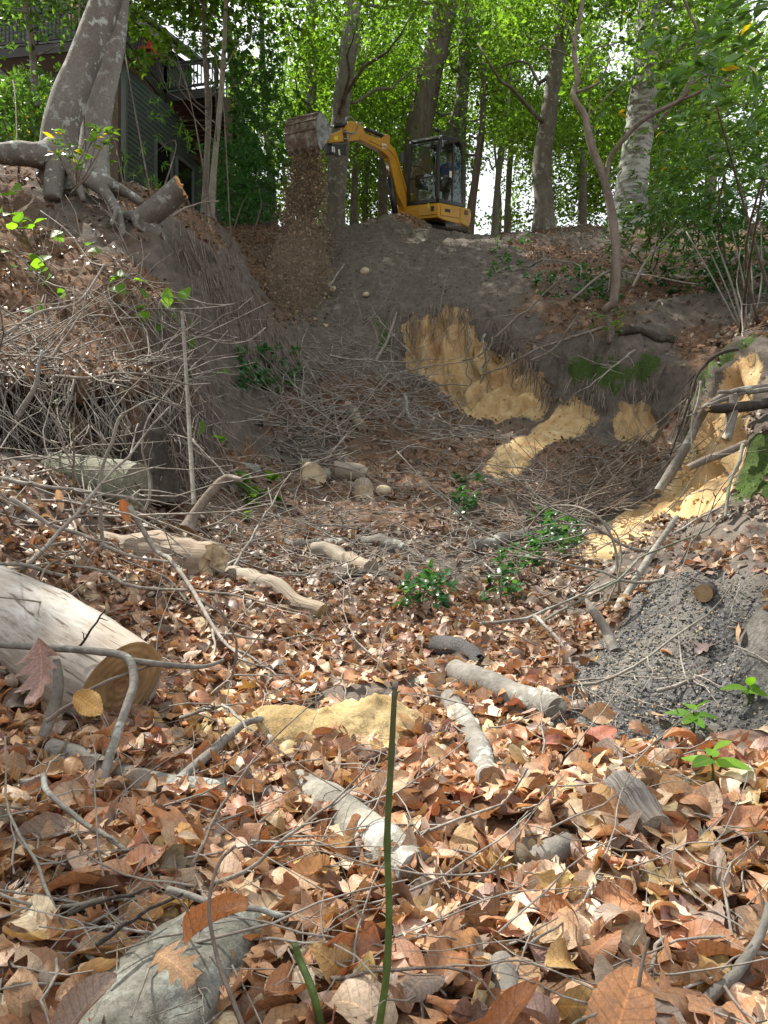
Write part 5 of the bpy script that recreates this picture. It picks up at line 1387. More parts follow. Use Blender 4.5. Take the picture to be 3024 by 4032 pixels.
def shrub(label, u, v, d, boxw, nb, per, size, kind, pal, leafmat=None, cat='shrub', group=None, name='evergreen_shrub', yellow=.0, base=None, bark=None, up=.35, r0=.018, ns=3, rep=4):
    """stems that fan out to leafy tips filling an outline (du, dv, dd) round (u, v, d)"""
    root_ = ground_at(*base) if base is not None else P(u, v + boxw[1], d)
    tips = np.stack([P(u + rng.uniform(-1, 1) * boxw[0], v + rng.uniform(-1, 1) * boxw[1], d + rng.uniform(-1, 1) * boxw[2]) for _ in range(nb)])
    e = ((tips - P(u, v, d)) / np.array([boxw[0] * d / F, boxw[2], boxw[1] * d / F]))
    tips = tips[(e ** 2).sum(1) < 1.5]
    ax = tips - root_; ax /= np.linalg.norm(ax, axis=1)[:, None]; ax[:, 2] += up; ax += rng.normal(0, .35, ax.shape); ax /= np.linalg.norm(ax, axis=1)[:, None]
    stems = []
    for p, a in list(zip(tips, ax))[:: max(1, len(tips) // ns)]:
        L_ = np.linalg.norm(p - root_); foot = root_ + np.clip(rng.normal(0, .08, 3), -.12, .12) * [min(L_, 2.5), min(L_, 2.5) * .4, .1]; foot[2] = gz(foot[0], foot[1]) - .03
        mid = foot + (p - foot) * [.35, .35, .6] + rng.normal(0, .05, 3) * L_
        stems.append((smooth_path([foot, mid, p], 11), np.linspace(r0, r0 * .2, 11)))
    return finish(name, label, cat, root_, stems, [whorls(np.repeat(tips, rep, 0) + rng.normal(0, size * 1.3, (rep * len(tips), 3)), np.repeat(ax, rep, 0), kind, per, size, pal * 1.35, yellow=yellow)], leafmat or MAT_GLOSSY, bark or BARK_BROWN, group)

# the twisted laurel on the right bank
LB = ground_at(2408, 1322)
D = LB[1]
tw = U3([(2412, 1350, D), (2400, 1290, D), (2392, 1240, D), (2388, 1215, D - .05), (2412, 1195, D - .1), (2420, 1150, D - .1), (2425, 1090, D - .1), (2428, 1000, D - .1), (2418, 900, D - .1), (2398, 780, D - .1), (2370, 680, D - .1), (2335, 590, D - .1), (2312, 500, D - .1), (2305, 460, D - .1), (2268, 400, D - .1), (2258, 360, D), (2275, 310, D), (2262, 220, D + .05), (2265, 150, D + .1), (2285, 60, D + .1), (2298, -40, D + .1)])
pth = smooth_path(tw, 70); rr = np.interp(np.linspace(0, 1, 70), [0, .05, .1, .3, .5, .75, 1], [.062, .055, .05, .052, .045, .032, .022])
lau = thing('laurel_tree', 'twisted bare stemmed laurel forking over the right bank in front of the banded trunk', 'tree', LB)
def lau_part(nm, pts, r, sides=10):
    V, q, t, uv = rough_trunk(np.asarray(pts) - LB, r, sides, .12)
    link(nm, mesh_np(nm, V, [t, q], [BARK_LAUREL], True, None, uv), lau)
lau_part('trunk', pth, rr, 12)
lim = U3([(2388, 725, D - .1), (2396, 640, D - .12), (2430, 580, D - .2), (2500, 500, D - .3), (2560, 455, D - .4), (2640, 415, D - .5), (2690, 385, D - .6), (2720, 330, D - .7), (2735, 240, D - .7), (2750, 140, D - .75), (2720, 60, D - .8), (2680, -30, D - .8)])
lau_part('branch', smooth_path(lim, 44), np.linspace(.032, .014, 44))
for pts, r0, r1 in [([(2690, 390, D - .6), (2760, 360, D - .7), (2820, 335, D - .8), (2880, 340, D - .9), (2940, 300, D - .95)], .02, .008), ([(2720, 340, D - .7), (2780, 295, D - .8), (2850, 310, D - .9), (2920, 335, D - 1)], .012, .006), ([(2265, 365, D), (2330, 340, D), (2370, 310, D), (2400, 230, D)], .02, .010), ([(2280, 300, D), (2310, 240, D), (2350, 190, D), (2390, 180, D), (2460, 160, D)], .012, .006),
                    ([(2262, 190, D), (2240, 110, D), (2200, 50, D), (2150, -20, D)], .012, .006), ([(2255, 230, D), (2200, 200, D), (2130, 190, D)], .008, .005), ([(2315, 480, D - .1), (2320, 430, D - .1), (2306, 390, D - .1)], .012, .008), ([(2330, 450, D - .1), (2380, 390, D - .1), (2450, 330, D - .1), (2500, 300, D)], .010, .005),
                    ([(2730, 200, D - .7), (2800, 150, D - .8), (2860, 140, D - .9)], .009, .005), ([(2425, 1000, D - .1), (2405, 1080, D), (2396, 1150, D)], .012, .008)]:
    lau_part('branch', smooth_path(U3(pts), 18), np.linspace(r0, r1, 18), 6)
tips = np.stack([P(rng.uniform(2330, 3000), rng.uniform(-60, 620), D - rng.uniform(-.4, 1.0)) for _ in range(60)]); ax = rng.normal(0, .6, tips.shape); ax[:, 2] += .5; ax /= np.linalg.norm(ax, axis=1)[:, None]
v_, q_, c_, u2_ = whorls(tips, ax, 'laurel', 9, .11, G_LAUREL, yellow=.04)
tp2 = np.stack([P(2390 + rng.uniform(-60, 60), 1265 + rng.uniform(-50, 30), D - .15) for _ in range(9)]); v3_, q3_, c3_, u3_ = whorls(tp2, np.tile([0, -.3, .95], (9, 1)), 'laurel', 8, .085, G_YOUNG)
link('foliage', mesh_np('foliage', np.concatenate([v_, v3_]) - LB, np.concatenate([q_, q3_ + len(v_)]), [MAT_GLOSSY], True, np.concatenate([c_, c3_]), np.concatenate([u2_, u3_])), lau)
# wad of dead leaves caught in the laurel's fork
nest = P(2405, 110, D - .05)
npos = nest + rng.normal(0, .06, (60, 3)) * [1, 1, 1.8]

# evergreen shrubs
shrub('large leaved rhododendron with a few yellow leaves filling the upper right corner', 2930, 230, 5.6, (190, 330, .8), 40, 11, .15, 'laurel', G_LAUREL * 1.15, rep=2, yellow=.018, base=(3000, 1250), r0=.022, name='rhododendron_shrub')
shrub('dense evergreen shrub on the right bank behind the promontory', 2850, 700, 9.5, (330, 260, 1.4), 190, 8, .105, 'laurel', G_LAUREL, base=(2900, 1130), yellow=.01)
shrub('dark evergreen shrub low on the right edge of the upper slope', 2960, 960, 8.8, (180, 220, .8), 60, 8, .09, 'laurel', G_HOLLY, base=(2930, 1220))
shrub('leaning leafy spray growing out in front of the banded trunk', 2620, 900, 10.0, (190, 120, .7), 56, 8, .10, 'laurel', G_LAUREL, base=(2600, 1080))
ms = ground_at(2935, 1290)
stem_ = [(smooth_path([ms + [a * .1, 0, 0], ms + [a * .35, .1, .45], ms + [a * .6 - .1, .2, 1.05]], 10), np.linspace(.017 if k == 0 else .009, .006, 10)) for k, a in enumerate((-.25, -.7, .1, .35, -.45, .6))]
tips = np.stack([s[0][-1] for s in stem_] * 3) + rng.normal(0, .12, (18, 3))
finish('multi_stem_shrub', 'bare grey multi stemmed shrub growing on the right bank above the mossy lip', 'shrub', ms, stem_, [whorls(tips, np.tile([0, 0, 1.0], (18, 1)), 'laurel', 6, .09, G_HOLLY)], MAT_GLOSSY, BARK_PALE)
for k, (u, v, d, w, nb, lab) in enumerate([(150, 480, 11.5, (260, 130, .9), 150, 'glossy evergreen shrub behind the leaning beech at the left edge'), (50, 400, 13, (190, 110, 1), 90, 'tall green shrub at the left edge below the deck'), (250, 400, 17, (180, 110, 1.5), 80, 'leafy shrub between the left edge and the beeches in front of the deck')]):
    shrub(lab, u, v, d, w, nb, 9, .12, 'laurel', G_LAUREL * (1.15 if k < 2 else 1.0), base=(u, 760 if k < 2 else 720), yellow=.02, r0=.012, ns=1, group='evergreen shrubs in front of the house')
for (u, v, d, w, nb, lab) in [(925, 720, 19, (110, 170, 1.2), 110, 'dark holly tree in front of the stair under the deck'), (1010, 540, 20.5, (130, 320, 1.2), 200, 'dark leafy tree between the house and the falling soil'), (900, 160, 20, (170, 140, 1.3), 60, 'thin dark leaved tree in front of the deck corner')]:
    shrub(lab, u, v, d, w, nb, 13, .13, 'laurel', G_HOLLY * 1.3, base=(u, 905), group='dark evergreen trees by the house', name='holly_tree', cat='tree', r0=.025, ns=1)
bb = P(560, 620, 15)
shrub('feathery bamboo clump in front of the house wall', 590, 560, 15, (120, 200, .6), 14, 9, .15, 'bamboo', DARKGREENS * 1.8, MAT_YOUNG, base=(600, 830), name='bamboo_clump', cat='bamboo', r0=.012)
shrub('pale green leafy spray hanging in front of the deck railing', 610, 190, 16, (90, 70, .5), 12, 9, .14, 'serrate', GREENS * .9, MAT_YOUNG, name='sapling_spray', cat='sapling', base=(840, 890), r0=.012)
# bright laurel sprig growing at the foot of the thick beech
sp = P(300, 740, 7.6)
tips = np.stack(U3([(215, 545, 7.6), (245, 510, 7.6), (270, 570, 7.5), (260, 610, 7.5), (330, 590, 7.5), (365, 490, 7.7), (400, 500, 7.7), (400, 560, 7.6), (440, 510, 7.7), (300, 640, 7.4), (225, 600, 7.5), (380, 530, 7.6)]))
finish('laurel_sprig', 'bright green laurel sprig growing between the two beeches', 'plant', sp, [(smooth_path([sp, sp + (t - sp) * .5 + rng.normal(0, .04, 3), t], 8), np.linspace(.011, .004, 8)) for t in tips], [whorls(tips, np.tile([0, -.2, .95], (12, 1)), 'laurel', 9, .11, G_YOUNG * .7, yellow=.06)], MAT_GLOSSY, BARK_LAUREL)
# saplings beside the house
wood_tree('slender_sapling', 'pale slender sapling standing alone in front of the house', [(822, 900, 14), (832, 820, 14), (845, 640, 14), (868, 400, 14), (878, 260, 14), (888, 60, 14), (892, -200, 14)], [.07, .06, .052, .048, .044, .036, .025], BARK_PALE, [(10, 760, 1080, -250, 260, 13, 15.5)], group=None, nl=4, ll=1.2, per=16, leaf=.09, sides=10, amp=.05, gre=DARKGREENS * 1.4)
wood_tree('slender_sapling', 'dim thin trunk just left of the pale slender sapling', [(800, 880, 16), (812, 700, 16), (818, 420, 16), (805, 200, 16), (800, -50, 16)], [.07, .062, .055, .05, .035], BARK_GREY, [(10, 760, 1000, -100, 250, 15, 17)], group=None, nl=4, ll=1.4, per=18, leaf=.09, sides=10, gre=DARKGREENS * 1.4)
wood_tree('slender_sapling', 'thin grey sapling at the upper left behind the leaning beech', [(140, 420, 12), (135, 300, 12), (128, 200, 12), (115, 110, 12), (100, 20, 12), (95, -100, 12)], [.05, .05, .045, .045, .04, .03], BARK_GREY, [(9, -60, 330, -120, 150, 11.3, 13)], group=None, nl=5, ll=1.2, per=20, leaf=.085, sides=10, gre=DARKGREENS * 1.5)

# green patches on the banks
def ground_patch(label, u, v, du, dv, n, size, kind, pal, m, name='ivy_patch', cat='ground plant'):
    pts = np.stack([ground_at(u + rng.uniform(-1, 1) * du, v + rng.uniform(-1, 1) * dv) for _ in range(n)]); nr = gnorm(pts[:, :2])
    tips = pts + nr * rng.uniform(.02, .16, (n, 1)) + [0, 0, .03]
    stems = [(np.array([p - n_ * .02, (p + t) / 2 + rng.normal(0, .01, 3), t]), np.array([.004, .003, .002])) for p, t, n_ in list(zip(pts, tips, nr))[::2]]
    return finish(name, label, cat, pts.mean(0), stems, [whorls(tips, (nr + [0, 0, .5]) / 1.3, kind, 8, size, pal)], m, BARK_TWIG)
ground_patch('evergreen sprigs growing on the left wall of soil above the brush', 1030, 1470, 130, 80, 60, .075, 'holly', G_HOLLY * 1.5, MAT_GLOSSY, 'holly_shrub', 'shrub')
ground_patch('dark greenery scattered across the upper right slope left of the laurel', 2280, 1130, 170, 70, 60, .075, 'holly', G_HOLLY * 1.4, MAT_GLOSSY)
ground_patch('small evergreen seedlings along the crest right of the dirt slope', 2000, 1010, 90, 110, 34, .075, 'holly', G_HOLLY * 1.7, MAT_GLOSSY)
ground_patch('dark evergreen sprigs on the slope right of the laurel foot', 2680, 1090, 150, 70, 40, .09, 'holly', G_HOLLY * 1.2, MAT_GLOSSY)
ground_patch('holly sprig lying low on the leaves at mid floor', 1680, 2385, 90, 30, 14, .055, 'holly', G_HOLLY * 1.5, MAT_GLOSSY, 'holly_sprig', 'plant')
ground_patch('holly shoots among the brush right of centre', 2190, 2170, 110, 100, 40, .055, 'holly', G_HOLLY * 1.4, MAT_GLOSSY, 'holly_shrub', 'shrub')
ground_patch('holly shoots beside the brush in front of the yellow spur', 1850, 2000, 60, 60, 16, .065, 'holly', G_HOLLY * 1.5, MAT_GLOSSY, 'holly_sprig', 'plant')
ground_patch('small holly sprigs at the left of the holly shoots', 1990, 2330, 90, 60, 16, .05, 'holly', G_HOLLY * 1.3, MAT_GLOSSY, 'holly_sprig', 'plant')
ground_patch('small green weeds at the foot of the leaf slope left of the log rounds', 1010, 2010, 80, 60, 10, .07, 'grape', G_YOUNG * .7, MAT_YOUNG, 'weed', 'plant')
# broad leaved vines on the left bank
def vine(label, spots, size=.10, root_=None):
    r_ = ground_at(*root_) if root_ else ground_at(*spots[0][:2])
    pos = []; stems = []
    for (u, v) in spots:
        g_ = ground_at(u, v + 25); p = g_ + np.array([rng.uniform(-.03, .03), -.10, .06 + rng.uniform(0, .05)]); pos.append(p)
        stems.append((smooth_path([g_, (g_ + p) / 2 + rng.normal(0, .015, 3), p], 6), np.linspace(.004, .002, 6)))
    pos = np.array(pos); n = len(pos)
    d = rng.normal(0, 1, (n, 3)) * [1, .5, .35] + [0, -.3, -.1]
    up = np.array([-.25, -.45, .85])
    return finish('vine', label, 'plant', r_, stems, [leaf_block('grape', pos, d, 1.5 * size * rng.uniform(.7, 1.25, n), pick(G_YOUNG, n, .25), up, .35)], MAT_YOUNG, BARK_TWIG, 'broad leaved vines on the left bank', 'leaves')
vine('bright broad leaved seedling growing around a broken stub at the left edge', [(70, 770), (40, 800), (80, 800), (30, 850), (70, 870), (20, 890), (90, 910), (130, 905), (150, 930), (70, 935), (110, 880), (200, 895)], .095)
vine('broad green vine leaves on the left bank below the stub', [(155, 1030), (170, 1060), (205, 1065), (190, 1100), (205, 1140), (40, 1030), (60, 1085), (270, 1160)], .085)
vine('row of vine leaves on the left bank in the middle of the twig pile', [(350, 1000), (360, 1030), (400, 1035), (230, 950), (250, 945), (450, 1130), (480, 1120), (510, 1130), (470, 1170), (555, 1140), (180, 1240), (160, 1270)], .085)
vine('vine leaves standing out from the bank beside the leaning pale stick', [(600, 1200), (640, 1180), (690, 1170), (730, 1165), (670, 1200), (710, 1195), (585, 1250), (590, 1290), (610, 1290), (695, 1270), (765, 1285), (640, 1320)], .08)
vine('few green leaves at the bottom of the left brush pile', [(755, 1350), (770, 1355), (875, 1480), (760, 1470), (820, 1730), (850, 1750), (870, 1755), (215, 1620), (910, 1900)], .08)
# seedlings at the right
def seedling(label, u, v, d, h, size, n):
    p = ground_at(u, v); tips = np.array([p + [0, 0, h]] * n) + rng.normal(0, .004, (n, 3)); tips[:, 2] -= np.linspace(0, h * .35, n)
    a = np.arange(n) * 2.4 + rng.uniform(0, 6); dd = np.stack([np.cos(a), np.sin(a) - .2, np.where(np.arange(n) == 0, 1.3, .15)], 1)
    return finish('seedling', label, 'seedling', p, [(smooth_path([p, p + [.004, 0, h * .5], p + [0, 0, h]], 6), np.linspace(.003, .0018, 6))], [leaf_block('serrate', tips, dd, size * rng.uniform(.85, 1.15, n), pick(G_YOUNG, n, .15), (0, -.5, .85), .15)], MAT_YOUNG, MAT_YOUNG, 'bright green seedlings on the charred mound', 'leaves')
seedling('three leaved green seedling standing left on the charred mound', 2730, 2900, 1.9, .065, .072, 6)
seedling('seedling with an upright leaf near the right edge of the charred mound', 2945, 2810, 2, .055, .065, 5)
seedling('lowest green seedling in front of the burnt knot', 2800, 3130, 1.7, .075, .062, 5)
# the green stem in front of the lens
st = smooth_path(U3([(1490, 4060, .80), (1520, 3850, .79), (1532, 3600, .78), (1525, 3300, .77), (1540, 3000, .76), (1552, 2760, .755), (1556, 2710, .755)]), 40)
gs = thing('green_stem', 'single upright green twig standing close to the lens in the middle foreground', 'stem', st[0] - [0, 0, .05])
g_ = G('green_twig_skin'); co_ = g_.coord()
n_ = g_.noise(60, 4, co_, .7)
len_ = g_.n('ShaderNodeSeparateXYZ', ins={0: g_.coord('UV')}).outputs[1]
cg_ = g_.ramp(n_, (.3, (.05, .085, .022)), (.6, (.095, .145, .035)), (.8, (.19, .20, .085)))
cg_ = g_.mix(g_.ramp(g_.math('MULTIPLY', len_, 2.4), (.55, (0, 0, 0)), (.95, (.75, .75, .75))), cg_, (.075, .065, .035))
g_.bsdf(cg_, .5, g_.bump(n_, .3, .001), 0, .4)
o0 = np.array(gs.location)
r_ = np.interp(np.linspace(0, 1, 40), [0, .6, 1], [.0042, .0033, .0024]); r_[[8, 19, 27, 34]] *= 1.22
link('stem', MB().tube(np.concatenate([[st[0] - [0, 0, .05]], st]) - o0, np.concatenate([[.0042], r_]), 12).mesh('stem', [g_.m], True, False, True), gs)
link('cut_tip', MB().tube([st[-1] - o0, st[-1] - o0 + [0, 0, .006]], .0032, 10).mesh('cut_tip', [BARK_TWIG], True), gs)
for i, s in ((4, 1), (8, -1), (13, 1), (19, 1), (23, -1), (27, -1), (34, 1), (37, -1)):
    link('bud', MB().tube([st[i] - o0, st[i] - o0 + [s * .006, 0, .004]], [.0016, .0006], 6).mesh('bud', [g_.m], True), gs)
st2 = smooth_path(U3([(1270, 4060, .85), (1230, 3900, .85), (1180, 3780, .86), (1160, 3715, .86)]), 16)
o2 = link('green_stem', MB().tube(st2 - st2[0], np.linspace(.0048, .0038, 16), 10).mesh('green_stem', [g_.m], True, False, True), None, st2[0])
tag(o2, 'shorter green stub leaning left of the upright green twig at the bottom', 'stem')
# ------------------------------------------------------------------ twigs, brush and hanging roots
TW = [BARK_TWIG, BARK_PALE, BARK_LAUREL]
def twig_path(L, bend, n=9, seed=None):
    r = rng if seed is None else np.random.default_rng(seed)
    a = np.cumsum(r.normal(0, bend, (n, 2)), 0); x = np.linspace(0, L, n)
    return np.stack([x, np.cumsum(a[:, 0]) * L / n, np.cumsum(a[:, 1]) * L / n * .7], 1)
def twig_geo(L, r0, nside, bend=.22, sides=5, seed=0):
    r = np.random.default_rng(seed); mb = MB(); p = twig_path(L, bend, 12, seed)
    mb.tube(p, np.linspace(r0, r0 * .35, 12), sides)
    for k in range(nside):
        i = int(r.integers(2, 10)); l = L * r.uniform(.12, .42); q = twig_path(l, .25, 6, int(r.integers(1e6)))
        a = r.choice([-1, 1]) * r.uniform(.4, 1.0); c, s = math.cos(a), math.sin(a); e = r.uniform(-.5, .7)
        q = np.stack([q[:, 0] * c - q[:, 1] * s, q[:, 0] * s + q[:, 1] * c, q[:, 2] + q[:, 0] * e], 1)
        mb.tube(p[i] + q, np.linspace(r0 * .5, r0 * .2, 6), 4)
    return mb
twig_meshes = []
for k in range(18):
    mb = twig_geo(1.0, .0062 * (1 + .6 * (k % 3)), 3 + k % 5, .16 + .06 * (k % 3), 6, 100 + k)
    m = [mb.mesh('twig', [t], True, False, True) for t in TW]
    twig_meshes.append(m)
TWN = ['pale grey', 'light tan', 'brown']
def put_twig(p, nrm, L, az, tilt, k, mi, label, group):
    o = bpy.data.objects.new('twig', twig_meshes[k][mi]); C.objects.link(o)
    x = np.array([math.cos(az), math.sin(az), 0.]); z = np.asarray(nrm, float)
    x -= z * (x @ z); x /= np.linalg.norm(x); x = x * math.cos(tilt) + z * math.sin(tilt); y = np.cross(z, x); y /= np.linalg.norm(y); z = np.cross(x, y)
    R = np.stack([x, y, z], 1) * L
    o.matrix_world = Matrix(((*R[0], p[0]), (*R[1], p[1]), (*R[2], p[2]), (0, 0, 0, 1)))
    tag(o, label, 'twig', group)
def tzone(u, v):
    if v > 3300: return 'on the leaves ' + ('left of the speckled rock' if u < 600 else 'near the speckled rock' if u < 1150 else 'beside the green stem' if u < 1800 else 'in the right foreground')
    if v > 2700: return 'in front of the sawn log' if u < 900 else 'near the sand pile' if u < 1600 else 'below the smooth grey log' if u < 2250 else 'on the charred mound'
    if v > 2300: return 'over the sawn log' if u < 700 else 'behind the sand pile' if u < 1500 else 'left of the charred mound' if u < 2400 else 'above the charred mound'
    if v > 1950: return 'over the rotten log' if u < 850 else 'on the mid floor beside the brown log' if u < 1500 else 'among the holly sprigs left of the brush' if u < 1900 else 'among the holly shoots'
    if v > 1500: return 'in the brush pile under the left bank' if u < 950 else 'on the floor by the log rounds' if u < 1750 else 'in the brush below the yellow spur' if u < 2500 else 'on the right promontory'
    if u < 800: return 'in the twig pile on the left bank face'
    return 'on the soil wall' if u < 1200 else 'on the dirt slope' if u < 2000 else 'on the upper right slope'
seen_t = {}
FORM = ['forked', 'long thin', 'crooked', 'bent', 'straight', 'short broken', 'branching', 'wavy', 'knobbly', 'many branched', 'stout', 'wispy', 'kinked', 'curving', 'spindly', 'lopsided']
def tlabel(mi, u, v):
    for f in rng.permutation(FORM):
        l = f'{f} {TWN[mi]} twig {tzone(u, v)}'
        if l not in seen_t: break
    seen_t[l] = 1; return l
def field(n, us, vs, Ls, up=(.0, .25), grp='dead twigs and sticks', azf=None, hmax=.03, pm=(.5, .3, .2), d0=.72):
    for _ in range(n):
        u = rng.uniform(*us); v = rng.uniform(*vs); p = ground_at(u, v, d0); nr = gnorm(p[None, :2])[0]
        az = rng.uniform(0, 6.283) if azf is None else rng.normal(*azf)
        mi = int(rng.choice(3, p=pm)); tl = rng.uniform(*up)
        put_twig(p + nr * rng.uniform(.006, hmax), nr, rng.uniform(*Ls), az, tl, int(rng.integers(18)), mi, tlabel(mi, u, v), grp)
field(26, (0, 1000), (3000, 4000), (.12, .35), (-.05, .25), hmax=.04)
field(22, (1000, 3000), (2950, 4000), (.12, .34), (-.05, .2), hmax=.035)
field(24, (0, 900), (2350, 3000), (.2, .5), (-.05, .3), hmax=.05)
field(22, (900, 2300), (2300, 2950), (.15, .45), (-.05, .08), hmax=.03)
field(10, (2200, 3000), (2150, 2900), (.15, .5), (-.05, .2))
field(26, (0, 1000), (1900, 2400), (.3, .8), (0, .3), hmax=.08)
field(34, (0, 800), (950, 1900), (.4, 1.1), (0, .35), hmax=.12, pm=(.6, .3, .1))
field(34, (900, 1800), (1700, 2300), (.3, .8), (-.05, .15), hmax=.05)
field(28, (1750, 2700), (1750, 2350), (.3, .8), (-.05, .3), hmax=.06)
field(12, (1250, 1900), (1150, 1600), (.5, 1.2), (0, .3), hmax=.06)
field(14, (2000, 2950), (1000, 1450), (.6, 1.6), (0, .2), hmax=.06)
# hand placed long twigs
def stick(label, pts, r0, r1, m=BARK_TWIG, grp='dead twigs and sticks', side=3, lay=False, name='twig'):
    p = smooth_path(U3(pts), 34); Ls_ = np.linalg.norm(p[-1] - p[0]); k_ = np.linspace(0, 6, 34); p = p + np.stack([np.interp(k_, range(7), rng.normal(0, Ls_ * .014, 7)) for _ in range(3)], 1) * np.sin(np.linspace(0, np.pi, 34))[:, None]
    mb = MB().tube(p - p[0], np.linspace(r0, r1, 34), 7)
    for k in range(side):
        i = int(rng.integers(8, 30)); l = rng.uniform(.1, .3) * np.linalg.norm(p[-1] - p[0])
        d = p[min(i + 2, 33)] - p[i]; d = d / np.linalg.norm(d) + rng.normal(0, .5, 3); d /= np.linalg.norm(d)
        q = p[i] - p[0] + d * np.linspace(0, l, 7)[:, None] + np.cumsum(rng.normal(0, l * .025, (7, 3)), 0)
        mb.tube(q, np.linspace(r0 * .5, r1 * .5, 7), 5)
    tag(link(name, mb.mesh(name, [m], True, False, True), None, p[0]), label, 'twig', grp)
W = BARK_TWIG
stick('long pale twig arching across the middle of the left twig pile', [(0, 1330, 5.0), (150, 1230, 5.2), (300, 1190, 5.3), (390, 1080, 5.6), (400, 1040, 5.7), (330, 980, 5.9), (240, 890, 6.1), (160, 830, 6.4)], .011, .004)
stick('level pale twig with side shoots across the left brush pile', [(220, 1480, 4.7), (350, 1485, 4.7), (480, 1480, 4.8), (640, 1500, 4.9), (740, 1510, 5.0), (830, 1510, 5.1)], .010, .004)
stick('pale forked twig reaching right over the soil wall', [(760, 1335, 6.6), (800, 1330, 6.6), (885, 1352, 6.6), (980, 1345, 6.6), (1045, 1290, 6.7)], .009, .004)
stick('straight slanting twig leaning on the left brush pile', [(195, 1415, 4.6), (230, 1370, 4.7), (280, 1300, 4.8), (320, 1235, 4.9)], .012, .007, BARK_LAUREL, side=1)
stick('mossy broken stick in the shadow under the left twig pile', [(70, 1640, 4.0), (120, 1560, 4.0), (150, 1480, 4.05), (165, 1380, 4.1)], .018, .008, BARK_LOG, side=1)
stick('white twig with many shoots lying over the rotten log', [(-20, 1880, 3.2), (120, 1900, 3.2), (300, 1935, 3.2), (480, 1960, 3.2), (560, 1990, 3.25)], .010, .004, side=5)
stick('tall thin twig standing up from the rotten log with a snapped white top', [(410, 2170, 3.3), (395, 2050, 3.3), (395, 1900, 3.3), (400, 1830, 3.3), (440, 1740, 3.3), (480, 1650, 3.3), (497, 1625, 3.3)], .009, .007, BARK_PALE, side=1)
stick('wavy white twig rising in front of the dark stump', [(570, 2010, 3.6), (590, 1950, 3.6), (580, 1850, 3.6), (562, 1760, 3.6), (575, 1680, 3.6), (620, 1590, 3.6)], .007, .003, side=2)
stick('pair of white twigs bundled over the pale end of the rotten log', [(40, 1960, 3.0), (150, 2040, 3.0), (330, 2110, 3.0), (500, 2180, 3.0), (700, 2220, 3.0)], .010, .005, side=4)
stick('long grey twig running down from the rotten log to the sand pile', [(510, 1995, 3.2), (600, 2150, 3.1), (690, 2250, 2.95), (800, 2400, 2.75), (880, 2500, 2.6), (985, 2620, 2.4)], .012, .005, side=4)
stick('thin dark twig stuck upright in front of the sawn log', [(300, 2560, 2.0), (340, 2510, 2.0), (380, 2450, 2.0), (415, 2400, 2.0)], .004, .002, BARK_DARK, side=2)
stick('brown straight stick leaning across the front of the sawn log', [(180, 2840, 1.75), (300, 2760, 1.78), (420, 2690, 1.8), (620, 2610, 1.85)], .006, .004, BARK_LAUREL, side=0)
stick('grey twig with a knobbly bend crossing the left foreground leaves', [(170, 3050, 1.45), (190, 3120, 1.4), (280, 3210, 1.34), (380, 3270, 1.3), (500, 3350, 1.25)], .006, .004, BARK_LOG, side=2)
stick('thin dark twig lying across the speckled rock', [(270, 3600, 1.0), (400, 3550, 1.0), (520, 3520, 1.0), (600, 3490, 1.02)], .003, .002, BARK_DARK, side=1)
stick('second dark twig slanting over the speckled rock below the long copper leaf', [(380, 3720, .9), (480, 3650, .93), (590, 3580, .96), (720, 3520, .99)], .0035, .002, BARK_DARK, side=1)
stick('thin forked twig hanging in front of the speckled rock on its right', [(960, 4050, .80), (900, 3900, .82), (850, 3780, .84), (815, 3600, .86), (830, 3480, .87), (870, 3380, .88), (930, 3330, .89)], .0028, .0018, BARK_LAUREL, side=2)
stick('grey stick running from the rock to the right under the copper leaf', [(660, 3500, 1.08), (800, 3540, 1.06), (950, 3570, 1.04), (1120, 3610, 1.03)], .005, .004, BARK_LOG, side=0)
stick('straight grey twig lying left of the green stem', [(1000, 3570, 1.2), (1150, 3620, 1.18), (1300, 3690, 1.14), (1510, 3760, 1.1)], .0065, .004, BARK_LOG, side=1)
stick('grey stick curving up from the bottom right corner', [(2660, 4060, .88), (2800, 3930, .9), (2900, 3820, .92), (2990, 3680, .95), (3030, 3560, .98)], .0085, .005, BARK_LOG, side=2)
stick('thin upright twig stuck in the leaves at the bottom right', [(2500, 4050, .84), (2510, 3950, .84), (2520, 3850, .84), (2555, 3690, .85)], .0028, .002, BARK_LAUREL, side=0)
stick('fine pale stick lying right of the lichen log', [(1700, 3330, 1.4), (1850, 3320, 1.4), (1980, 3350, 1.38), (2130, 3400, 1.34)], .006, .004, BARK_TWIG, side=1)
stick('forked grey twig lying over the mid floor towards the charred mound', [(1890, 2455, 3.1), (2030, 2445, 3.1), (2160, 2410, 3.1), (2300, 2340, 3.15), (2500, 2250, 3.2)], .008, .004, BARK_LOG, side=2)
stick('grey twig hooking down from the forked twig to the mound foot', [(2105, 2425, 3.08), (2180, 2490, 2.95), (2235, 2570, 2.8), (2250, 2630, 2.7)], .008, .004, BARK_LOG, side=1)
stick('long green briar cane sweeping up over the right slope', [(2150, 2440, 3.0), (2350, 2310, 3.0), (2550, 2190, 3.1), (2750, 2090, 3.2), (2860, 2030, 3.3)], .006, .004, BARK_MOSSY, side=0)
stick('looping tan vine over the holly shoots', [(2440, 2330, 3.4), (2420, 2150, 3.4), (2360, 2040, 3.4), (2260, 1990, 3.5), (2150, 2000, 3.6), (2080, 2080, 3.7)], .007, .004, BARK_PALE, side=1)
stick('wiry curved vine above the white peeling stick', [(2390, 2380, 3.3), (2440, 2250, 3.3), (2440, 2130, 3.3), (2380, 2050, 3.3)], .005, .003, BARK_PALE, side=1)
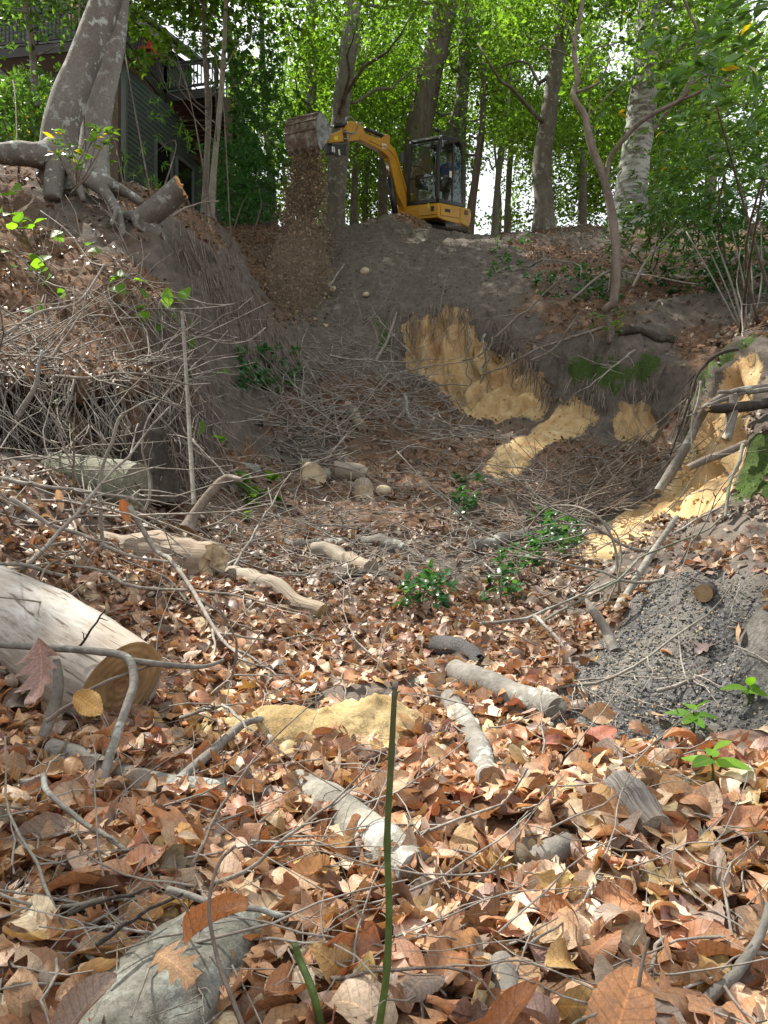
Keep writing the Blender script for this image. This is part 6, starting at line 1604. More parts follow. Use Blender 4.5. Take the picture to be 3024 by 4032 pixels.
stick('dark curved root arching down from the mossy lip at right', [(2905, 1375, 5.2), (2830, 1390, 5.2), (2770, 1450, 5.2), (2730, 1520, 5.2), (2690, 1650, 5.2), (2640, 1790, 5.25)], .014, .006, BARK_DARK, side=2, name='root')
stick('pale root hanging down the mossy side of the promontory', [(2760, 1500, 5.3), (2748, 1600, 5.3), (2725, 1700, 5.3), (2735, 1790, 5.25), (2720, 1830, 5.25)], .009, .004, BARK_PALE, side=4, name='root')
stick('grey branch poking left out of the right promontory', [(3060, 1530, 5.0), (2950, 1540, 5.0), (2870, 1545, 4.95), (2830, 1545, 4.9)], .02, .012, BARK_LOG, side=1)
stick('long grey branch slanting down to the left from the promontory', [(2960, 1530, 5.0), (2880, 1560, 5.0), (2800, 1590, 5.0), (2765, 1605, 5.0)], .018, .012, BARK_LOG, side=0)
stick('greenish stick leaning on the right sand face', [(2925, 1750, 4.5), (2900, 1850, 4.4), (2870, 1930, 4.3), (2855, 2040, 4.2)], .012, .009, BARK_MOSSY, side=0)
stick('tan branch leaning down the middle dirt face over the sand', [(1690, 1650, 9.2), (1640, 1690, 9), (1590, 1640, 9.0), (1600, 1560, 9.1)], .02, .012, BARK_PALE, side=2)
stick('long pale stick leaning in front of the first sand face', [(1480, 1420, 9.6), (1520, 1350, 9.6), (1550, 1270, 9.7), (1562, 1230, 9.7)], .022, .010, BARK_TWIG, side=2)
stick('thin stick lying across the brush below the dirt slope', [(1300, 1400, 9.5), (1400, 1420, 9.5), (1500, 1425, 9.5), (1620, 1425, 9.5)], .016, .008, BARK_TWIG, side=3)
stick('stick lying on the dirt slope left of the pale stone', [(1295, 1130, 13.2), (1320, 1090, 13.4), (1355, 1040, 13.8)], .022, .012, BARK_TWIG, side=0)
stick('branch with peeling bark sticking up by the brown leaf slope', [(1640, 1690, 8.4), (1610, 1640, 8.4), (1600, 1580, 8.5), (1590, 1550, 8.5)], .025, .018, BARK_WHITE, side=1)
stick('pale forked twig jutting from the left bank crest past the sawn stub', [(680, 850, 7.7), (730, 820, 7.7), (790, 800, 7.7), (860, 792, 7.7)], .012, .006, side=2)
for k, (pts, lab) in enumerate([([(2250, 1180, 9), (2400, 1070, 9), (2560, 1090, 8.6), (2750, 1120, 8.4)], 'long fallen pole lying across the upper right slope behind the laurel'), ([(1950, 1330, 10), (2080, 1210, 9.8), (2250, 1060, 9.5)], 'thin pole slanting up the right slope left of the laurel'), ([(2090, 1420, 9), (2180, 1370, 8.8), (2240, 1290, 8.6), (2280, 1230, 8.5)], 'bent pale branch hanging over the lip of the cut bank'), ([(2490, 1130, 8.3), (2560, 1000, 8.2), (2660, 900, 8.0)], 'slanting sapling stem right of the laurel foot')]):
    stick(lab, pts, .016, .008, BARK_PALE, side=2)

def merged_twigs(name, label, pts, nrm, L, r, azs=None, tilt=(.0, .3), m=BARK_TWIG, bend=.25, hang=False):
    Vs = []; Qs = []; Us = []; n0 = 0
    for p, n_ in zip(pts, nrm):
        l = rng.uniform(*L); q = twig_path(l, bend, 6); a = rng.uniform(0, 6.283)
        x = np.array([math.cos(a), math.sin(a), 0.])
        if hang: x = np.array([n_[0] * .25, n_[1] * .25, -1.0]) + rng.normal(0, .16, 3)
        else: x = x - n_ * (x @ n_); x = x / np.linalg.norm(x) + n_ * rng.uniform(*tilt)
        x /= np.linalg.norm(x); y = np.cross(n_, x); y /= np.linalg.norm(y) + 1e-9; z = np.cross(x, y)
        P_ = p + q @ np.stack([x, y, z])
        rr = rng.uniform(*r)
        V, qd, t, uv = tube_geo(P_, np.linspace(rr, rr * .4, 6), 4, False)
        Vs.append(V); Qs.append(qd + n0); Us.append(uv); n0 += len(V)
    tag(link(name, mesh_np(name, np.concatenate(Vs), np.concatenate(Qs), [m], True, None, np.concatenate(Us)), None), label, 'brush', None, 'stuff')
def gpts(n, poly, h=(.01, .06)):
    """random ground points inside an outline"""
    u0, v0 = np.min(poly, 0); u1, v1 = np.max(poly, 0); out = []
    while len(out) < n:
        u = rng.uniform(u0, u1); v = rng.uniform(v0, v1)
        if inpoly(np.array([u]), np.array([v]), poly)[0]: out.append(ground_at(u, v))
    out = np.array(out); nr = gnorm(out[:, :2])
    return out + nr * rng.uniform(*h, (n, 1)), nr
merged_twigs('brushwood', 'tangle of thin dead twigs covering the left bank face', *gpts(220, [(0, 1000), (450, 950), (700, 1250), (830, 1700), (900, 1950), (300, 2150), (0, 2100)], (.01, .16)), (.3, 1.0), (.003, .008), tilt=(-.1, .5))
merged_twigs('brushwood', 'fan of dry brown canes hanging down the left bank beside the stump', *gpts(260, [(480, 1200), (680, 1250), (850, 1750), (800, 1950), (600, 1900), (520, 1550)], (.03, .2)), (.4, 1.0), (.0035, .008), m=BARK_LAUREL, hang=True)
merged_twigs('brushwood', 'grey tangle of dead brush at the foot of the dirt slope', *gpts(430, [(1120, 1430), (1300, 1350), (1550, 1380), (1800, 1600), (1850, 1750), (1500, 1800), (1150, 1900), (1000, 1700)], (.01, .18)), (.35, 1.0), (.004, .010), tilt=(-.1, .3), bend=.3)
merged_twigs('brushwood', 'litter of thin twigs over the ravine floor', *gpts(950, [(900, 1850), (1900, 1800), (2450, 1950), (2300, 2250), (1500, 2330), (700, 2250)], (.01, .05)), (.12, .5), (.0015, .0055), tilt=(-.1, .15))
merged_twigs('brushwood', 'dark wiry brush heaped in the hollow below the right bank', *gpts(420, [(2000, 1990), (2250, 1830), (2620, 1740), (2700, 1820), (2560, 1980), (2300, 2130), (2050, 2130)], (.01, .10)), (.25, .65), (.003, .007), tilt=(-.1, .3), m=BARK_LAUREL, bend=.35)
merged_twigs('fine_twigs', 'fine twigs scattered over the foreground leaves', *gpts(420, [(0, 2450), (2300, 2400), (2900, 3100), (3000, 4000), (0, 4000)], (.012, .04)), (.05, .28), (.0008, .0028), tilt=(-.1, .3))
# roots that hang from the lips of the cut banks
# canes and leaves hanging from the overhanging mat
_i = rng.integers(0, 58, 320); _f = rng.uniform(0, 1, (320, 1)); _k = rng.integers(3, 6, 320)
_p = OVER[_i, _k] * (1 - _f) + OVER[_i + 1, _k] * _f
merged_twigs('brushwood', 'curtain of thin dead canes hanging in front of the hollow in the left bank', _p + [0, -.03, .03], np.tile([.2, -.9, .3], (320, 1)), (.25, .75), (.0015, .008), hang=True, bend=.3)
_i = rng.integers(0, 58, 150); _k = rng.integers(1, 4, 150)
merged_twigs('brushwood', 'dead twigs lying over the overhanging edge of the left bank', OVER[_i, _k] + [0, -.02, .05], np.tile([.1, -.5, .85], (150, 1)), (.3, .9), (.002, .009), tilt=(-.1, .5), bend=.3)
def lip_roots(poly, n, L, r, label, m=BARK_LAUREL):
    p, nr = gpts(n, poly, (.03, .12)); merged_twigs('hanging_roots', label, p, nr, L, r, m=m, hang=True, bend=.12)
lip_roots([(1480, 1240), (1640, 1210), (1870, 1190), (1900, 1290), (1740, 1250), (1640, 1300), (1560, 1360)], 150, (.15, .6), (.003, .009), 'curtain of roots hanging over the first sand face')
lip_roots([(1900, 1260), (2020, 1320), (2120, 1440), (2200, 1560), (2160, 1580), (2060, 1440), (1960, 1340)], 100, (.15, .5), (.003, .009), 'roots hanging over the second sand face')
lip_roots([(2230, 1490), (2400, 1520), (2600, 1500), (2620, 1560), (2500, 1560), (2350, 1600), (2280, 1580)], 70, (.1, .3), (.003, .009), 'roots hanging below the mossy clump')
lip_roots([(640, 900), (860, 960), (1000, 1150), (1130, 1380), (1060, 1500), (850, 1300), (700, 1100)], 260, (.2, .8), (.003, .010), 'roots hanging down the left soil wall')
lip_roots([(2740, 1480), (2800, 1500), (2790, 1640), (2720, 1660)], 60, (.1, .4), (.003, .008), 'roots hanging from the right promontory')
for k, (u, v, L, lab) in enumerate([(1893, 1360, .85, 'thick paired root hanging straight down between the two sand faces'), (1915, 1370, .95, 'long thin root hanging just right of the thick paired root'), (1840, 1330, .8, 'thin root curling down the first sand face'), (2010, 1420, .6, 'root hanging at the right end of the second sand face')]):
    p = ground_at(u, v) + [0, -.22, .05]
    q = np.array([p + [rng.normal(0, .02), 0, -L * t] + np.array([.03 * math.sin(5 * t + k), 0, 0]) for t in np.linspace(0, 1, 12)])
    tag(link('root', MB().tube(q - q[0], np.linspace(.022 if k == 0 else .012, .006, 12), 7).mesh('root', [BARK_GREY], True, False, True), None, q[0]), lab, 'root', 'single roots hanging over the sand')
# ------------------------------------------------------------------ dead leaves
def dry_leaf_mat(name, objcol):
    g = G(name)
    col = g.n('ShaderNodeObjectInfo').outputs['Color'] if objcol else g.attr('Col', 'Color')
    uv = g.coord('UV'); sep = g.n('ShaderNodeSeparateXYZ', ins={0: uv})
    t_, s_ = sep.outputs[0], sep.outputs[1]
    ab = g.math('ABSOLUTE', s_)
    lat = g.math('SINE', g.math('MULTIPLY', g.math('SUBTRACT', t_, g.math('MULTIPLY', ab, .16)), 62.0))
    lat = g.ramp(lat, (.80, (0, 0, 0)), (.98, (.5, .5, .5)))
    co = g.coord('Object')
    n = g.noise(28, 5, co, .7); n2 = g.noise(150, 3, co, .7); n3 = g.noise(9, 3, co)
    c = g.mix(1.0, col, g.ramp(n, (.3, (.62, .60, .58)), (.68, (1.25, 1.22, 1.2))), 'MULTIPLY')
    c = g.mix(1.0, c, g.ramp(n2, (.3, (.80, .8, .8)), (.7, (1.15, 1.15, 1.15))), 'MULTIPLY')
    c = g.mix(g.ramp(n3, (.55, (0, 0, 0)), (.75, (.45, .45, .45))), c, (.17, .13, .115))
    c = g.mix(lat, c, g.mix(1.0, c, (.58, .5, .45, 1), 'MULTIPLY'))
    mid = g.math('LESS_THAN', ab, .045)
    c = g.mix(g.math('MULTIPLY', mid, .7), c, g.mix(1.0, c, (1.5, 1.4, 1.25, 1), 'MULTIPLY'))
    h = g.math('ADD', g.math('MULTIPLY', lat, -.6), g.math('MULTIPLY', n, .6))
    g.leaf(c, .22, .48, .4, g.mix(1.0, c, (1.25, .9, .6, 1), 'MULTIPLY'), g.bump(h, .35, .0025))
    return g.m
DRY_OBJ = dry_leaf_mat('dry_leaf', True)
DRY_ATTR = dry_leaf_mat('dry_leaf_litter', False)
DRY = {'copper brown': (.45, .22, .10), 'rust brown': (.36, .155, .065), 'tan': (.50, .31, .17), 'pale tan': (.62, .46, .32), 'grey brown': (.28, .21, .17), 'mauve brown': (.31, .20, .17), 'dark brown': (.17, .09, .055), 'golden brown': (.48, .29, .09), 'reddish brown': (.34, .12, .075)}
DRYK = list(DRY); DRY = {k: (v[0], v[1] * 1.01, v[2] * .99) for k, v in DRY.items()}
DRYV = np.array([DRY[k] for k in DRYK]); DRYW = np.array([.25, .11, .23, .14, .08, .03, .08, .06, .02]); DRYW = DRYW / DRYW.sum()

def prof(kind, t):
    if kind == 'beech': return .30 * np.sin(np.pi * np.clip(t, 0, 1) ** .85) ** .72 * (1 + .05 * np.sin(t * 62))
    if kind == 'oak': return (.30 * np.sin(np.pi * t ** .9) ** .7) * (.42 + .58 * (.5 + .5 * np.cos(2 * np.pi * (t * 3.4 + .32))) ** .8) + .012
    if kind == 'red_oak':
        saw = ((t * 4.2 + .1) % 1.0) ** 1.5
        return (.40 * np.sin(np.pi * t ** .8) ** .6) * (.28 + .72 * saw) + .012
    if kind == 'maple':
        return np.interp(t, [0, .06, .16, .24, .30, .42, .52, .60, .72, .86, 1], [.01, .16, .34, .20, .16, .50, .40, .15, .22, .08, .0])
    if kind == 'strip': return .10 * np.sin(np.pi * t ** .8) ** .6
    return .17 * np.sin(np.pi * t ** .9) ** .85          # long laurel leaf
def leaf_tpl(kind, n, m, ka, kl, pleat=.0, twist=0.0, seed=0, wav=.02):
    """one dead leaf, length 1: ka curls it across, kl along"""
    r = np.random.default_rng(seed)
    t = np.linspace(0, 1, n); s = np.linspace(-1, 1, m)
    T, S = np.meshgrid(t, s, indexing='ij')
    w = prof(kind, T)
    arc = S * w
    if abs(ka) > 1e-3: a = arc * ka; y = np.sin(a) / ka; z = (1 - np.cos(a)) / ka
    else: y = arc; z = arc * 0
    x = T - .5 + np.abs(S) * 0
    if kind in ('oak', 'red_oak', 'maple'): x = x + np.abs(S) * w * .45        # lobes sweep forward
    z = z + pleat * np.sin(62 * (T - np.abs(S) * .16)) * np.abs(S) ** .5 + np.abs(S) * w * .25
    ph = r.uniform(0, 6, 3)
    z = z + wav * (np.sin(T * 7 + ph[0] + S * 2) + .6 * np.sin(T * 13 + ph[1] - S * 4)) * np.abs(S)
    tw = twist * (T - .5)
    y, z = y * np.cos(tw) - z * np.sin(tw), y * np.sin(tw) + z * np.cos(tw)
    if abs(kl) > 1e-3:
        a = x * kl; R = 1 / kl - z
        x = np.sin(a) * R; z = 1 / kl - np.cos(a) * R
    V = np.stack([x, y, z], -1).reshape(-1, 3); V -= V.mean(0)
    return V, grid_quads(n, m), np.stack([T, S], -1).reshape(-1, 2)
KINDS = [('beech', .0035), ('beech', .0035), ('beech', .0035), ('oak', 0), ('red_oak', 0), ('maple', 0), ('laurel', 0), ('beech', .003)]
def tpl_set(res, count, seed):
    r = np.random.default_rng(seed); out = []
    for k in range(count):
        kind, pl = KINDS[k % len(KINDS)]
        n, m = res[1] if kind in ('oak', 'red_oak', 'maple') else res[0]
        ka = r.choice([-1, 1, 1]) * r.choice([.8, 2.0, 4.5, 8.0], p=[.35, .35, .2, .1]); kl = r.choice([-1, -1, 1]) * r.choice([.4, 1.2, 2.4], p=[.4, .4, .2])
        out.append((kind, *leaf_tpl(kind, n, m, ka, kl, pl * (n > 12), r.uniform(-1.3, 1.3), int(r.integers(1e6)), r.uniform(.01, .05))))
    return out
def frames(nrm, tilt):
    n = len(nrm)
    z = nrm + rng.normal(0, 1, (n, 3)) * np.broadcast_to(tilt, (n,))[:, None]; z /= np.linalg.norm(z, axis=1)[:, None]
    a = rng.normal(size=(n, 3)); a -= z * (a * z).sum(1)[:, None]; a /= np.linalg.norm(a, axis=1)[:, None]
    return np.stack([a, np.cross(z, a), z], 2)
def leaf_cols(n):
    c = DRYV[rng.choice(len(DRYV), n, p=DRYW)]; c = c * .80 + c.mean(1, keepdims=True) * .20 * np.array([1.10, 1.0, .84])
    return c * rng.uniform(.72, 1.2, (n, 1)) * (1 + rng.normal(0, .05, (n, 3))) 
def litter_mesh(name, pos, nrm, size, tpls, tilt, cols):
    k = rng.integers(0, len(tpls), len(pos)); Vs = []; Qs = []; Cs = []; Us = []; n0 = 0
    R = frames(nrm, tilt)
    for i, (kd, tv, tq, tu) in enumerate(tpls):
        ix = np.where(k == i)[0]
        if not len(ix): continue
        V = np.einsum('nij,vj->nvi', R[ix], tv) * size[ix, None, None] + pos[ix][:, None, :]
        m = len(tv)
        Qs.append((tq[None] + (np.arange(len(ix)) * m)[:, None, None] + n0).reshape(-1, 4)); n0 += m * len(ix)
        Vs.append(V.reshape(-1, 3)); Cs.append(np.repeat(cols[ix], m, 0)); Us.append(np.tile(tu, (len(ix), 1)))
    return mesh_np(name, np.concatenate(Vs), np.concatenate(Qs), [DRY_ATTR], True, np.concatenate(Cs), np.concatenate(Us))
def scatter(n, y0, y1, xm, wfun, jitter=0.0):
    """random points of the ground between two distances (as seen wedge plus a margin)"""
    y = np.sqrt(rng.uniform(y0 ** 2, y1 ** 2, n)); x = rng.uniform(-1, 1, n) * (y * .514 + xm)
    xy = np.stack([x, y], 1)
    keep = rng.uniform(size=n) < wfun(xy)
    xy = xy[keep]
    return xy
wl = lambda xy: samp(litter, xy)
def lift(xy, h): return np.column_stack([xy, samp(ZZ, xy) + h])
# steep banks need more leaves per metre of plan
slope_w = lambda xy: samp(litter, xy) * np.clip(.55 + .45 * np.sqrt(1 + samp(SL, xy) ** 2), 0, 2) / 1.6
def far_tone(c, y, far_level):      # leaves farther up the gully turn darker and greyer
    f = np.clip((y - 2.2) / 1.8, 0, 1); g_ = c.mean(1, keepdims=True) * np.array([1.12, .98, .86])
    return (c * (1 - .45 * f) + g_ * .45 * f) * (1 - (1 - far_level) * f)
def add_litter(name, label, n, y0, y1, xm, tpls, smin, smax, hmax, tilt, w=slope_w, far_level=1.0):
    xy = scatter(n, y0, y1, xm, w)
    nr = gnorm(xy); h = rng.uniform(.0, 1, len(xy)) ** 1.3 * hmax
    pos = lift(xy, 0) + nr * h[:, None] + [0, 0, .004]
    size = rng.uniform(smin, smax, len(xy))
    o = link(name, litter_mesh(name, pos, nr, size, tpls, tilt, far_tone(leaf_cols(len(xy)), xy[:, 1:2], far_level)), None)
    tag(o, label, 'leaf litter', None, 'stuff')
    return len(xy)
T_HI = tpl_set(((15, 5), (17, 5)), 24, 2)
T_MID = tpl_set(((6, 3), (11, 3)), 16, 3)
T_LO = tpl_set(((4, 3), (5, 3)), 10, 4)
n1 = add_litter('leaf_litter', 'deep layer of brown dead leaves covering the near foreground', 6200, .62, 2.3, .28, T_HI, .045, .105, .028, .42)
n2 = add_litter('leaf_litter', 'brown dead leaves covering the ravine floor in the middle distance', 19000, 2.2, 5.2, .35, T_MID, .04, .09, .03, .5, far_level=.60)
add_litter('leaf_litter', 'dead leaves covering the ground at either side of the near foreground', 15000, .5, 2.6, 1.3, T_MID, .05, .105, .03, .42, w=lambda q: slope_w(q) * (np.abs(q[:, 0]) > q[:, 1] * .514 + .24))
add_litter('leaf_litter', 'dead leaves on the slopes at either side of the ravine', 9000, 2.5, 6, 2.2, T_LO, .05, .11, .03, .5, w=lambda q: slope_w(q) * (np.abs(q[:, 0]) > q[:, 1] * .514 + .34))
n3 = add_litter('leaf_litter', 'brown dead leaves scattered over the banks and the upper slope', 46000, 5.0, 21, .6, T_LO, .05, .11, .045, .55, far_level=.56)
m_ = 1500; _i = rng.integers(0, 58, m_); _f = rng.uniform(0, 1, (m_, 1)); _k = rng.choice([1, 2, 3, 4], m_, p=[.3, .35, .25, .1]); _g = rng.uniform(0, 1, (m_, 1))
_p = (OVER[_i, _k] * (1 - _f) + OVER[_i + 1, _k] * _f) * (1 - _g) + (OVER[_i, _k - 1] * (1 - _f) + OVER[_i + 1, _k - 1] * _f) * _g
tag(link('leaf_litter', litter_mesh('leaf_litter', _p + [0, 0, .02], np.tile([.1, -.5, .85], (m_, 1)), rng.uniform(.05, .1, m_), T_MID, .5, far_tone(leaf_cols(m_), _p[:, 1:2], .75))), 'dead leaves on the overhanging edge of the left bank', 'leaf litter', None, 'stuff')
print('litter', n1, n2, n3)
# curled leaves that stand apart in the foreground, each its own object
def px_zone(p):
    u, v = proj(p)
    if p[1] > 1.55 and u < 1000: return 'between the speckled rock and the grey branch'
    if u < 420: return 'left of the big speckled rock'
    if u < 1000 and v > 3420: return 'beside the big speckled rock'
    if u < 1420 and p[1] > 1.4: return 'beside the white lichen log'
    if u < 1480: return 'between the speckled rock and the green stem'
    if u < 1950 and v < 3300: return 'behind the green stem'
    if u < 1950: return 'just right of the green stem'
    if v < 3150: return 'at the foot of the charred mound'
    if v < 3500: return 'below the burnt wood'
    return 'in the lower right corner'
leaf_meshes = []
for kd, tv, tq, tu in tpl_set(((17, 5), (19, 5)), 32, 9):
    me = mesh_np('fallen_leaf', tv, tq, [DRY_OBJ], True, None, tu); leaf_meshes.append((kd, me))
KN = {'beech': 'beech leaf', 'oak': 'lobed oak leaf', 'red_oak': 'pointed oak leaf', 'maple': 'maple leaf', 'laurel': 'narrow leaf'}
cand = scatter(9000, .72, 2.15, .02, wl)
u_, v_ = proj(lift(cand, .02)); ok = (u_ > 20) & (u_ < 3004) & (v_ < 4060) & (v_ > 2650)
cand = cand[ok]; u_, v_ = u_[ok], v_[ok]
order = rng.permutation(len(cand)); chosen = []; cells = {}
for i in order:                       # spread them evenly
    rad_ = 105 * (1.35 / cand[i, 1])
    if all((u_[i] - u_[j]) ** 2 + (v_[i] - v_[j]) ** 2 > rad_ ** 2 for j in chosen): chosen.append(i)
    if len(chosen) >= 285: break
seen_label = {}
CURL = ['crinkled', 'drooping', 'wavy', 'folded', 'bent', 'curled', 'cupped', 'twisted', 'half rolled', 'rumpled', 'upturned', 'flat', 'arched']
def new_label(f):
    for cu in rng.permutation(CURL):
        l = f.format(cu)
        if l not in seen_label: break
    seen_label[l] = 1
    return l
def put_leaf(p, nrm, size, tilt, me, kd, colname, label, group='dead leaves in the foreground'):
    o = bpy.data.objects.new('fallen_leaf', me); C.objects.link(o)
    R = frames(np.array([nrm]), tilt)[0] * size
    o.matrix_world = Matrix(((*R[0], p[0]), (*R[1], p[1]), (*R[2], p[2]), (0, 0, 0, 1)))
    c = np.array(DRY[colname]) * rng.uniform(.8, 1.2); c = c * .82 + c.mean() * .18 * np.array([1.10, 1.0, .84]); o.color = (*c, 1)
    tag(o, label, 'leaf', group); return o
for i in chosen:
    kd, me = leaf_meshes[int(rng.integers(len(leaf_meshes)))]
    cn = DRYK[int(rng.choice(len(DRYK), p=DRYW))]
    xy = cand[i:i + 1]; nr = gnorm(xy)[0]; p = lift(xy, .0)[0] + nr * rng.uniform(.016, .034)
    near_rock = (abs(proj(p)[0] - 700) < 230) and proj(p)[1] > 3560
    if near_rock: continue
    put_leaf(p, nr, rng.uniform(.065, .125), rng.uniform(.25, .6), me, kd, cn, new_label('{} ' + f'{cn} {KN[kd]} {px_zone(p)}'))
# a few that single themselves out
def hero(u, v, d, size, kind, cn, label, zdir, xdir, ka, kl, tw=0.0, pl=0.003):
    n, m = (25, 7)
    tv, tq, tu = leaf_tpl(kind, n, m, ka, kl, pl, tw, int(u), .02)
    me = mesh_np('fallen_leaf', tv, tq, [DRY_OBJ], True, None, tu)
    o = bpy.data.objects.new('fallen_leaf', me); C.objects.link(o)
    z = np.array(zdir, float); z /= np.linalg.norm(z); x = np.array(xdir, float); x -= z * (x @ z); x /= np.linalg.norm(x); y = np.cross(z, x)
    R = np.stack([x, y, z], 1) * size; p = P(u, v, d)
    o.matrix_world = Matrix(((*R[0], p[0]), (*R[1], p[1]), (*R[2], p[2]), (0, 0, 0, 1)))
    o.color = (*DRY[cn], 1); tag(o, label, 'leaf', 'dead leaves in the foreground')
hero(840, 3610, .94, .092, 'beech', 'copper brown', 'long copper leaf folded along its midrib lying across the speckled rock', (-.2, -.55, .8), (.83, .3, .35), 7.0, -1.0, .6)
hero(690, 3800, .84, .07, 'red_oak', 'tan', 'torn tan leaf scrap lying on the middle of the speckled rock', (-.1, -.35, .9), (.7, -.6, .1), 1.2, -1.0, .4, 0)
hero(2215, 3640, 1.08, .105, 'beech', 'copper brown', 'smooth copper leaf folded to a point standing up in the lower right foreground', (-.35, -.75, .55), (-.6, .1, .9), 3.2, .4)
hero(2080, 3180, 1.58, .13, 'red_oak', 'tan', 'large upright tan oak leaf with pointed lobes right of the green stem', (.1, -.8, .55), (.2, .45, .9), 1.0, -.6, .2, 0)
hero(2090, 2900, 1.95, .14, 'beech', 'tan', 'big ribbed tan leaf folded like a tent beside the smooth grey log', (-.1, -.45, .85), (-.75, .5, .2), -4.0, .5)
hero(2360, 2900, 1.93, .11, 'beech', 'reddish brown', 'reddish brown ribbed leaf resting on the edge of the charred mound', (-.2, -.6, .8), (.8, .2, .35), -1.5, -.4)
hero(1880, 3250, 1.5, .12, 'oak', 'grey brown', 'grey lobed oak leaf lying behind the green stem to its right', (-.1, -.6, .8), (.35, .7, .6), -1.2, -.5, .3, 0)
hero(490, 2010, 3.4, .11, 'beech', 'rust brown', 'rust brown leaf hanging on a twig beside the leaning stick at left', (.7, -.7, .1), (.25, .1, -.95), 3.0, .8)
hero(235, 1970, 3.3, .12, 'laurel', 'pale tan', 'pale curled leaf hanging from a twig at the left', (.5, -.8, .2), (.1, .1, -1), 5.0, 1.2)
hero(350, 2770, 1.72, .10, 'beech', 'golden brown', 'golden ribbed leaf leaning on the grey fallen branch', (-.2, -.8, .5), (.7, .1, -.5), -1.5, .4)
hero(150, 2650, 1.7, .16, 'red_oak', 'mauve brown', 'mauve oak leaf hanging over the front of the sawn log', (-.2, -.8, .4), (.25, .1, -.9), 1.0, .8, .3, 0)
hero(330, 3960, .80, .08, 'beech', 'grey brown', 'large grey brown leaf curled into a tube at the lower left corner', (-.2, -.6, .7), (.55, .5, .5), 4.5, -.6)
hero(1990, 4010, .80, .12, 'laurel', 'rust brown', 'rust brown leaf rolled into a tight tube at the bottom right of the stem', (-.2, -.5, .8), (.7, .6, .3), 9.0, -.4)
hero(2450, 3990, .82, .12, 'beech', 'copper brown', 'broad ribbed copper leaf at the bottom edge right of the twig', (-.1, -.6, .8), (.5, .6, .6), -1.4, -.8)
hero(2880, 3240, 1.5, .11, 'red_oak', 'rust brown', 'rust oak leaf dappled by shadow below the seedlings at right', (-.2, -.6, .8), (.9, .1, .2), 1.2, -.6, .2, 0)
# ------------------------------------------------------------------ soil falling from the bucket
def falling_soil():
    n = 76000
    t = rng.uniform(0, 1, n) ** .8                        # 0 at the bucket lip, 1 at the slope
    top0 = np.array(E(tip[0] - .05, BP - BW * .95, tip[1])); top1 = np.array(E(tip[0] - .05, BP + BW * .95, tip[1]))
    f = np.clip(rng.normal(.5, .30, n), -.1, 1.1)
    p = top0[None] * (1 - f[:, None]) + top1[None] * f[:, None]
    land = np.array([ground_at(1080, 1260), ground_at(1220, 1230)])
    drift = (land.mean(0) - (top0 + top1) / 2)
    H = top0[2] - land[:, 2].mean()
    p[:, 2] -= t * H
    p[:, 0] += drift[0] * t ** 1.4 * .75 + rng.normal(-.02, .04 + .20 * t, n) - .12 * t * rng.uniform(size=n)
    p[:, 1] += drift[1] * t ** 1.4 * .8 + rng.normal(0, .10 + .18 * t, n)
    clump = fbm(np.stack([p[:, 0] * 5, p[:, 1] * 3, p[:, 2] * 1.6], 1), 3)
    ok = (p[:, 2] > samp(ZZ, p[:, :2]) - .02) & (rng.uniform(size=n) < .55 + .7 * clump)
    p = p[ok]; n = len(p)
    sz = .005 + .010 * rng.gamma(1.2, .6, n); sz = np.minimum(sz, .06)
    tet = np.array([[1, 1, 1], [-1, -1, 1], [-1, 1, -1], [1, -1, -1.]]) * .8
    q = rng.normal(size=(n, 3, 3)); q, _ = np.linalg.qr(q)
    V = (np.einsum('nij,vj->nvi', q, tet) * (sz[:, None, None] * rng.uniform(.6, 1.3, (n, 4, 1))) + p[:, None, :]).reshape(-1, 3)
    T = (np.array([[0, 1, 2], [0, 3, 1], [0, 2, 3], [1, 3, 2]])[None] + (np.arange(n) * 4)[:, None, None]).reshape(-1, 3)
    cols = np.array([(.19, .138, .09), (.25, .185, .122), (.12, .088, .062), (.38, .285, .18), (.09, .068, .05)])[rng.choice(5, n, p=[.34, .26, .2, .1, .1])] * rng.uniform(.8, 1.2, (n, 1))
    g = G('falling_soil'); g.bsdf(g.attr('Col', 'Color'), .95, None, 0, .1)
    tag(link('falling_soil', mesh_np('falling_soil', V, T, [g.m], False, np.repeat(cols, 4, 0)), None), 'stream of brown soil pouring from the excavator bucket down the slope', 'soil', None, 'stuff')
    # dust drifting round the stream
    mid = smooth_path([(top0 + top1) / 2 - [0, 0, .1], (top0 + top1) / 2 + drift * [.25, .3, 0] - [0, 0, H * .5], land.mean(0) + [0, 0, .1]], 12)
    V, q, tt, uv = tube_geo(mid, np.interp(np.linspace(0, 1, 12), [0, .1, .8, 1], [.15, .42, .62, .25]), 14)
    m, nt_, out = mat('soil_dust')
    pv = nt_.nodes.new('ShaderNodeVolumePrincipled'); pv.inputs['Color'].default_value = (.52, .41, .29, 1); pv.inputs['Density'].default_value = .15
    nt_.links.new(pv.outputs[0], out.inputs['Volume'])
    tag(link('soil_dust', mesh_np('soil_dust', V, [tt, q], [m], True), None), 'brown dust hanging round the falling soil', 'dust', None, 'stuff')
falling_soil()
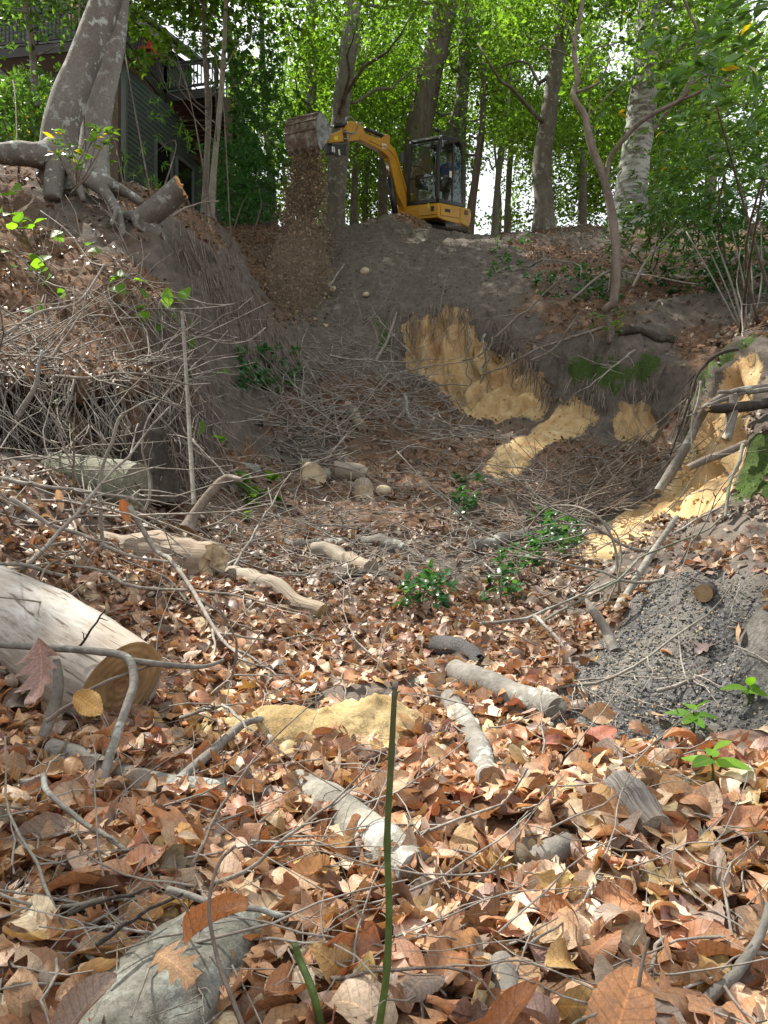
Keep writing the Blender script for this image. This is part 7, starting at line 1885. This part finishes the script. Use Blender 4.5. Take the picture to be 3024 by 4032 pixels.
# crumbs and chips lying on bare soil and on the charred mound
def crumbs(name, label, xy, smin, smax, cols, h=.0):
    n = len(xy); p = np.column_stack([xy, samp(ZZ, xy) + h]); sz = rng.uniform(smin, smax, n) * rng.uniform(.5, 1, n)
    ico = np.array([[0, 0, 1], [.9, 0, .3], [.28, .85, .3], [-.72, .53, .3], [-.72, -.53, .3], [.28, -.85, .3], [0, 0, -.6]])
    tr = np.array([[0, 1, 2], [0, 2, 3], [0, 3, 4], [0, 4, 5], [0, 5, 1], [6, 2, 1], [6, 3, 2], [6, 4, 3], [6, 5, 4], [6, 1, 5]])
    q = rng.normal(size=(n, 3, 3)); q, _ = np.linalg.qr(q)
    V = (np.einsum('nij,vj->nvi', q, ico) * (sz[:, None, None] * rng.uniform(.6, 1.25, (n, 7, 1))) + p[:, None, :]).reshape(-1, 3)
    T = (tr[None] + (np.arange(n) * 7)[:, None, None]).reshape(-1, 3)
    g = G(name); c = g.attr('Col', 'Color'); g.bsdf(c, .95, None, 0, .12)
    cc = np.array(cols)[rng.integers(0, len(cols), n)] * rng.uniform(.75, 1.25, (n, 1))
    tag(link(name, mesh_np(name, V, T, [g.m], False, np.repeat(cc, 7, 0)), None), label, 'debris', None, 'stuff')
xy = scatter(95000, 1.5, 3.6, .2, lambda q: samp(char, q) ** 1.2)
crumbs('charcoal_crumbs', 'crumbly grey ash and charcoal covering the mound at right', xy, .002, .010, [(.035, .035, .037), (.085, .085, .085), (.12, .117, .114), (.16, .152, .14), (.10, .098, .095), (.20, .185, .165), (.27, .21, .14)])
xy = scatter(32000, 6, 20, .5, lambda q: (1 - samp(litter, q)) * (1 - samp(sand, q)) * (1 - samp(moss, q)) * .55)
crumbs('soil_clods', 'loose clods and chips of soil on the bare banks', xy, .006, .032, [(.06, .05, .041), (.09, .074, .061), (.12, .10, .083), (.15, .127, .105), (.22, .19, .15)])
xy = scatter(30000, 4, 12, .5, lambda q: samp(sand, q) * .35)
crumbs('sand_clods', 'crumbs of yellow sand fallen from the cut faces', xy, .006, .03, [(.42, .24, .08), (.50, .32, .13), (.58, .42, .22)])
xy = scatter(9000, 4, 10, .5, lambda q: samp(moss, q))
V, T, cc, uu = quad_leaves(np.column_stack([xy, samp(ZZ, xy) + .015]), (lambda a: a / np.linalg.norm(a, axis=1)[:, None])(gnorm(xy) + rng.normal(0, .8, (len(xy), 3))), rng.uniform(.015, .04, len(xy)), .012, np.array([(.05, .11, .012), (.09, .17, .02), (.03, .07, .01)])[rng.integers(0, 3, len(xy))])
tag(link('moss', mesh_np('moss', V, T, [MAT_YOUNG], False, cc, uu), None), 'tufts of green moss on the lips of the cut banks', 'moss', None, 'stuff')
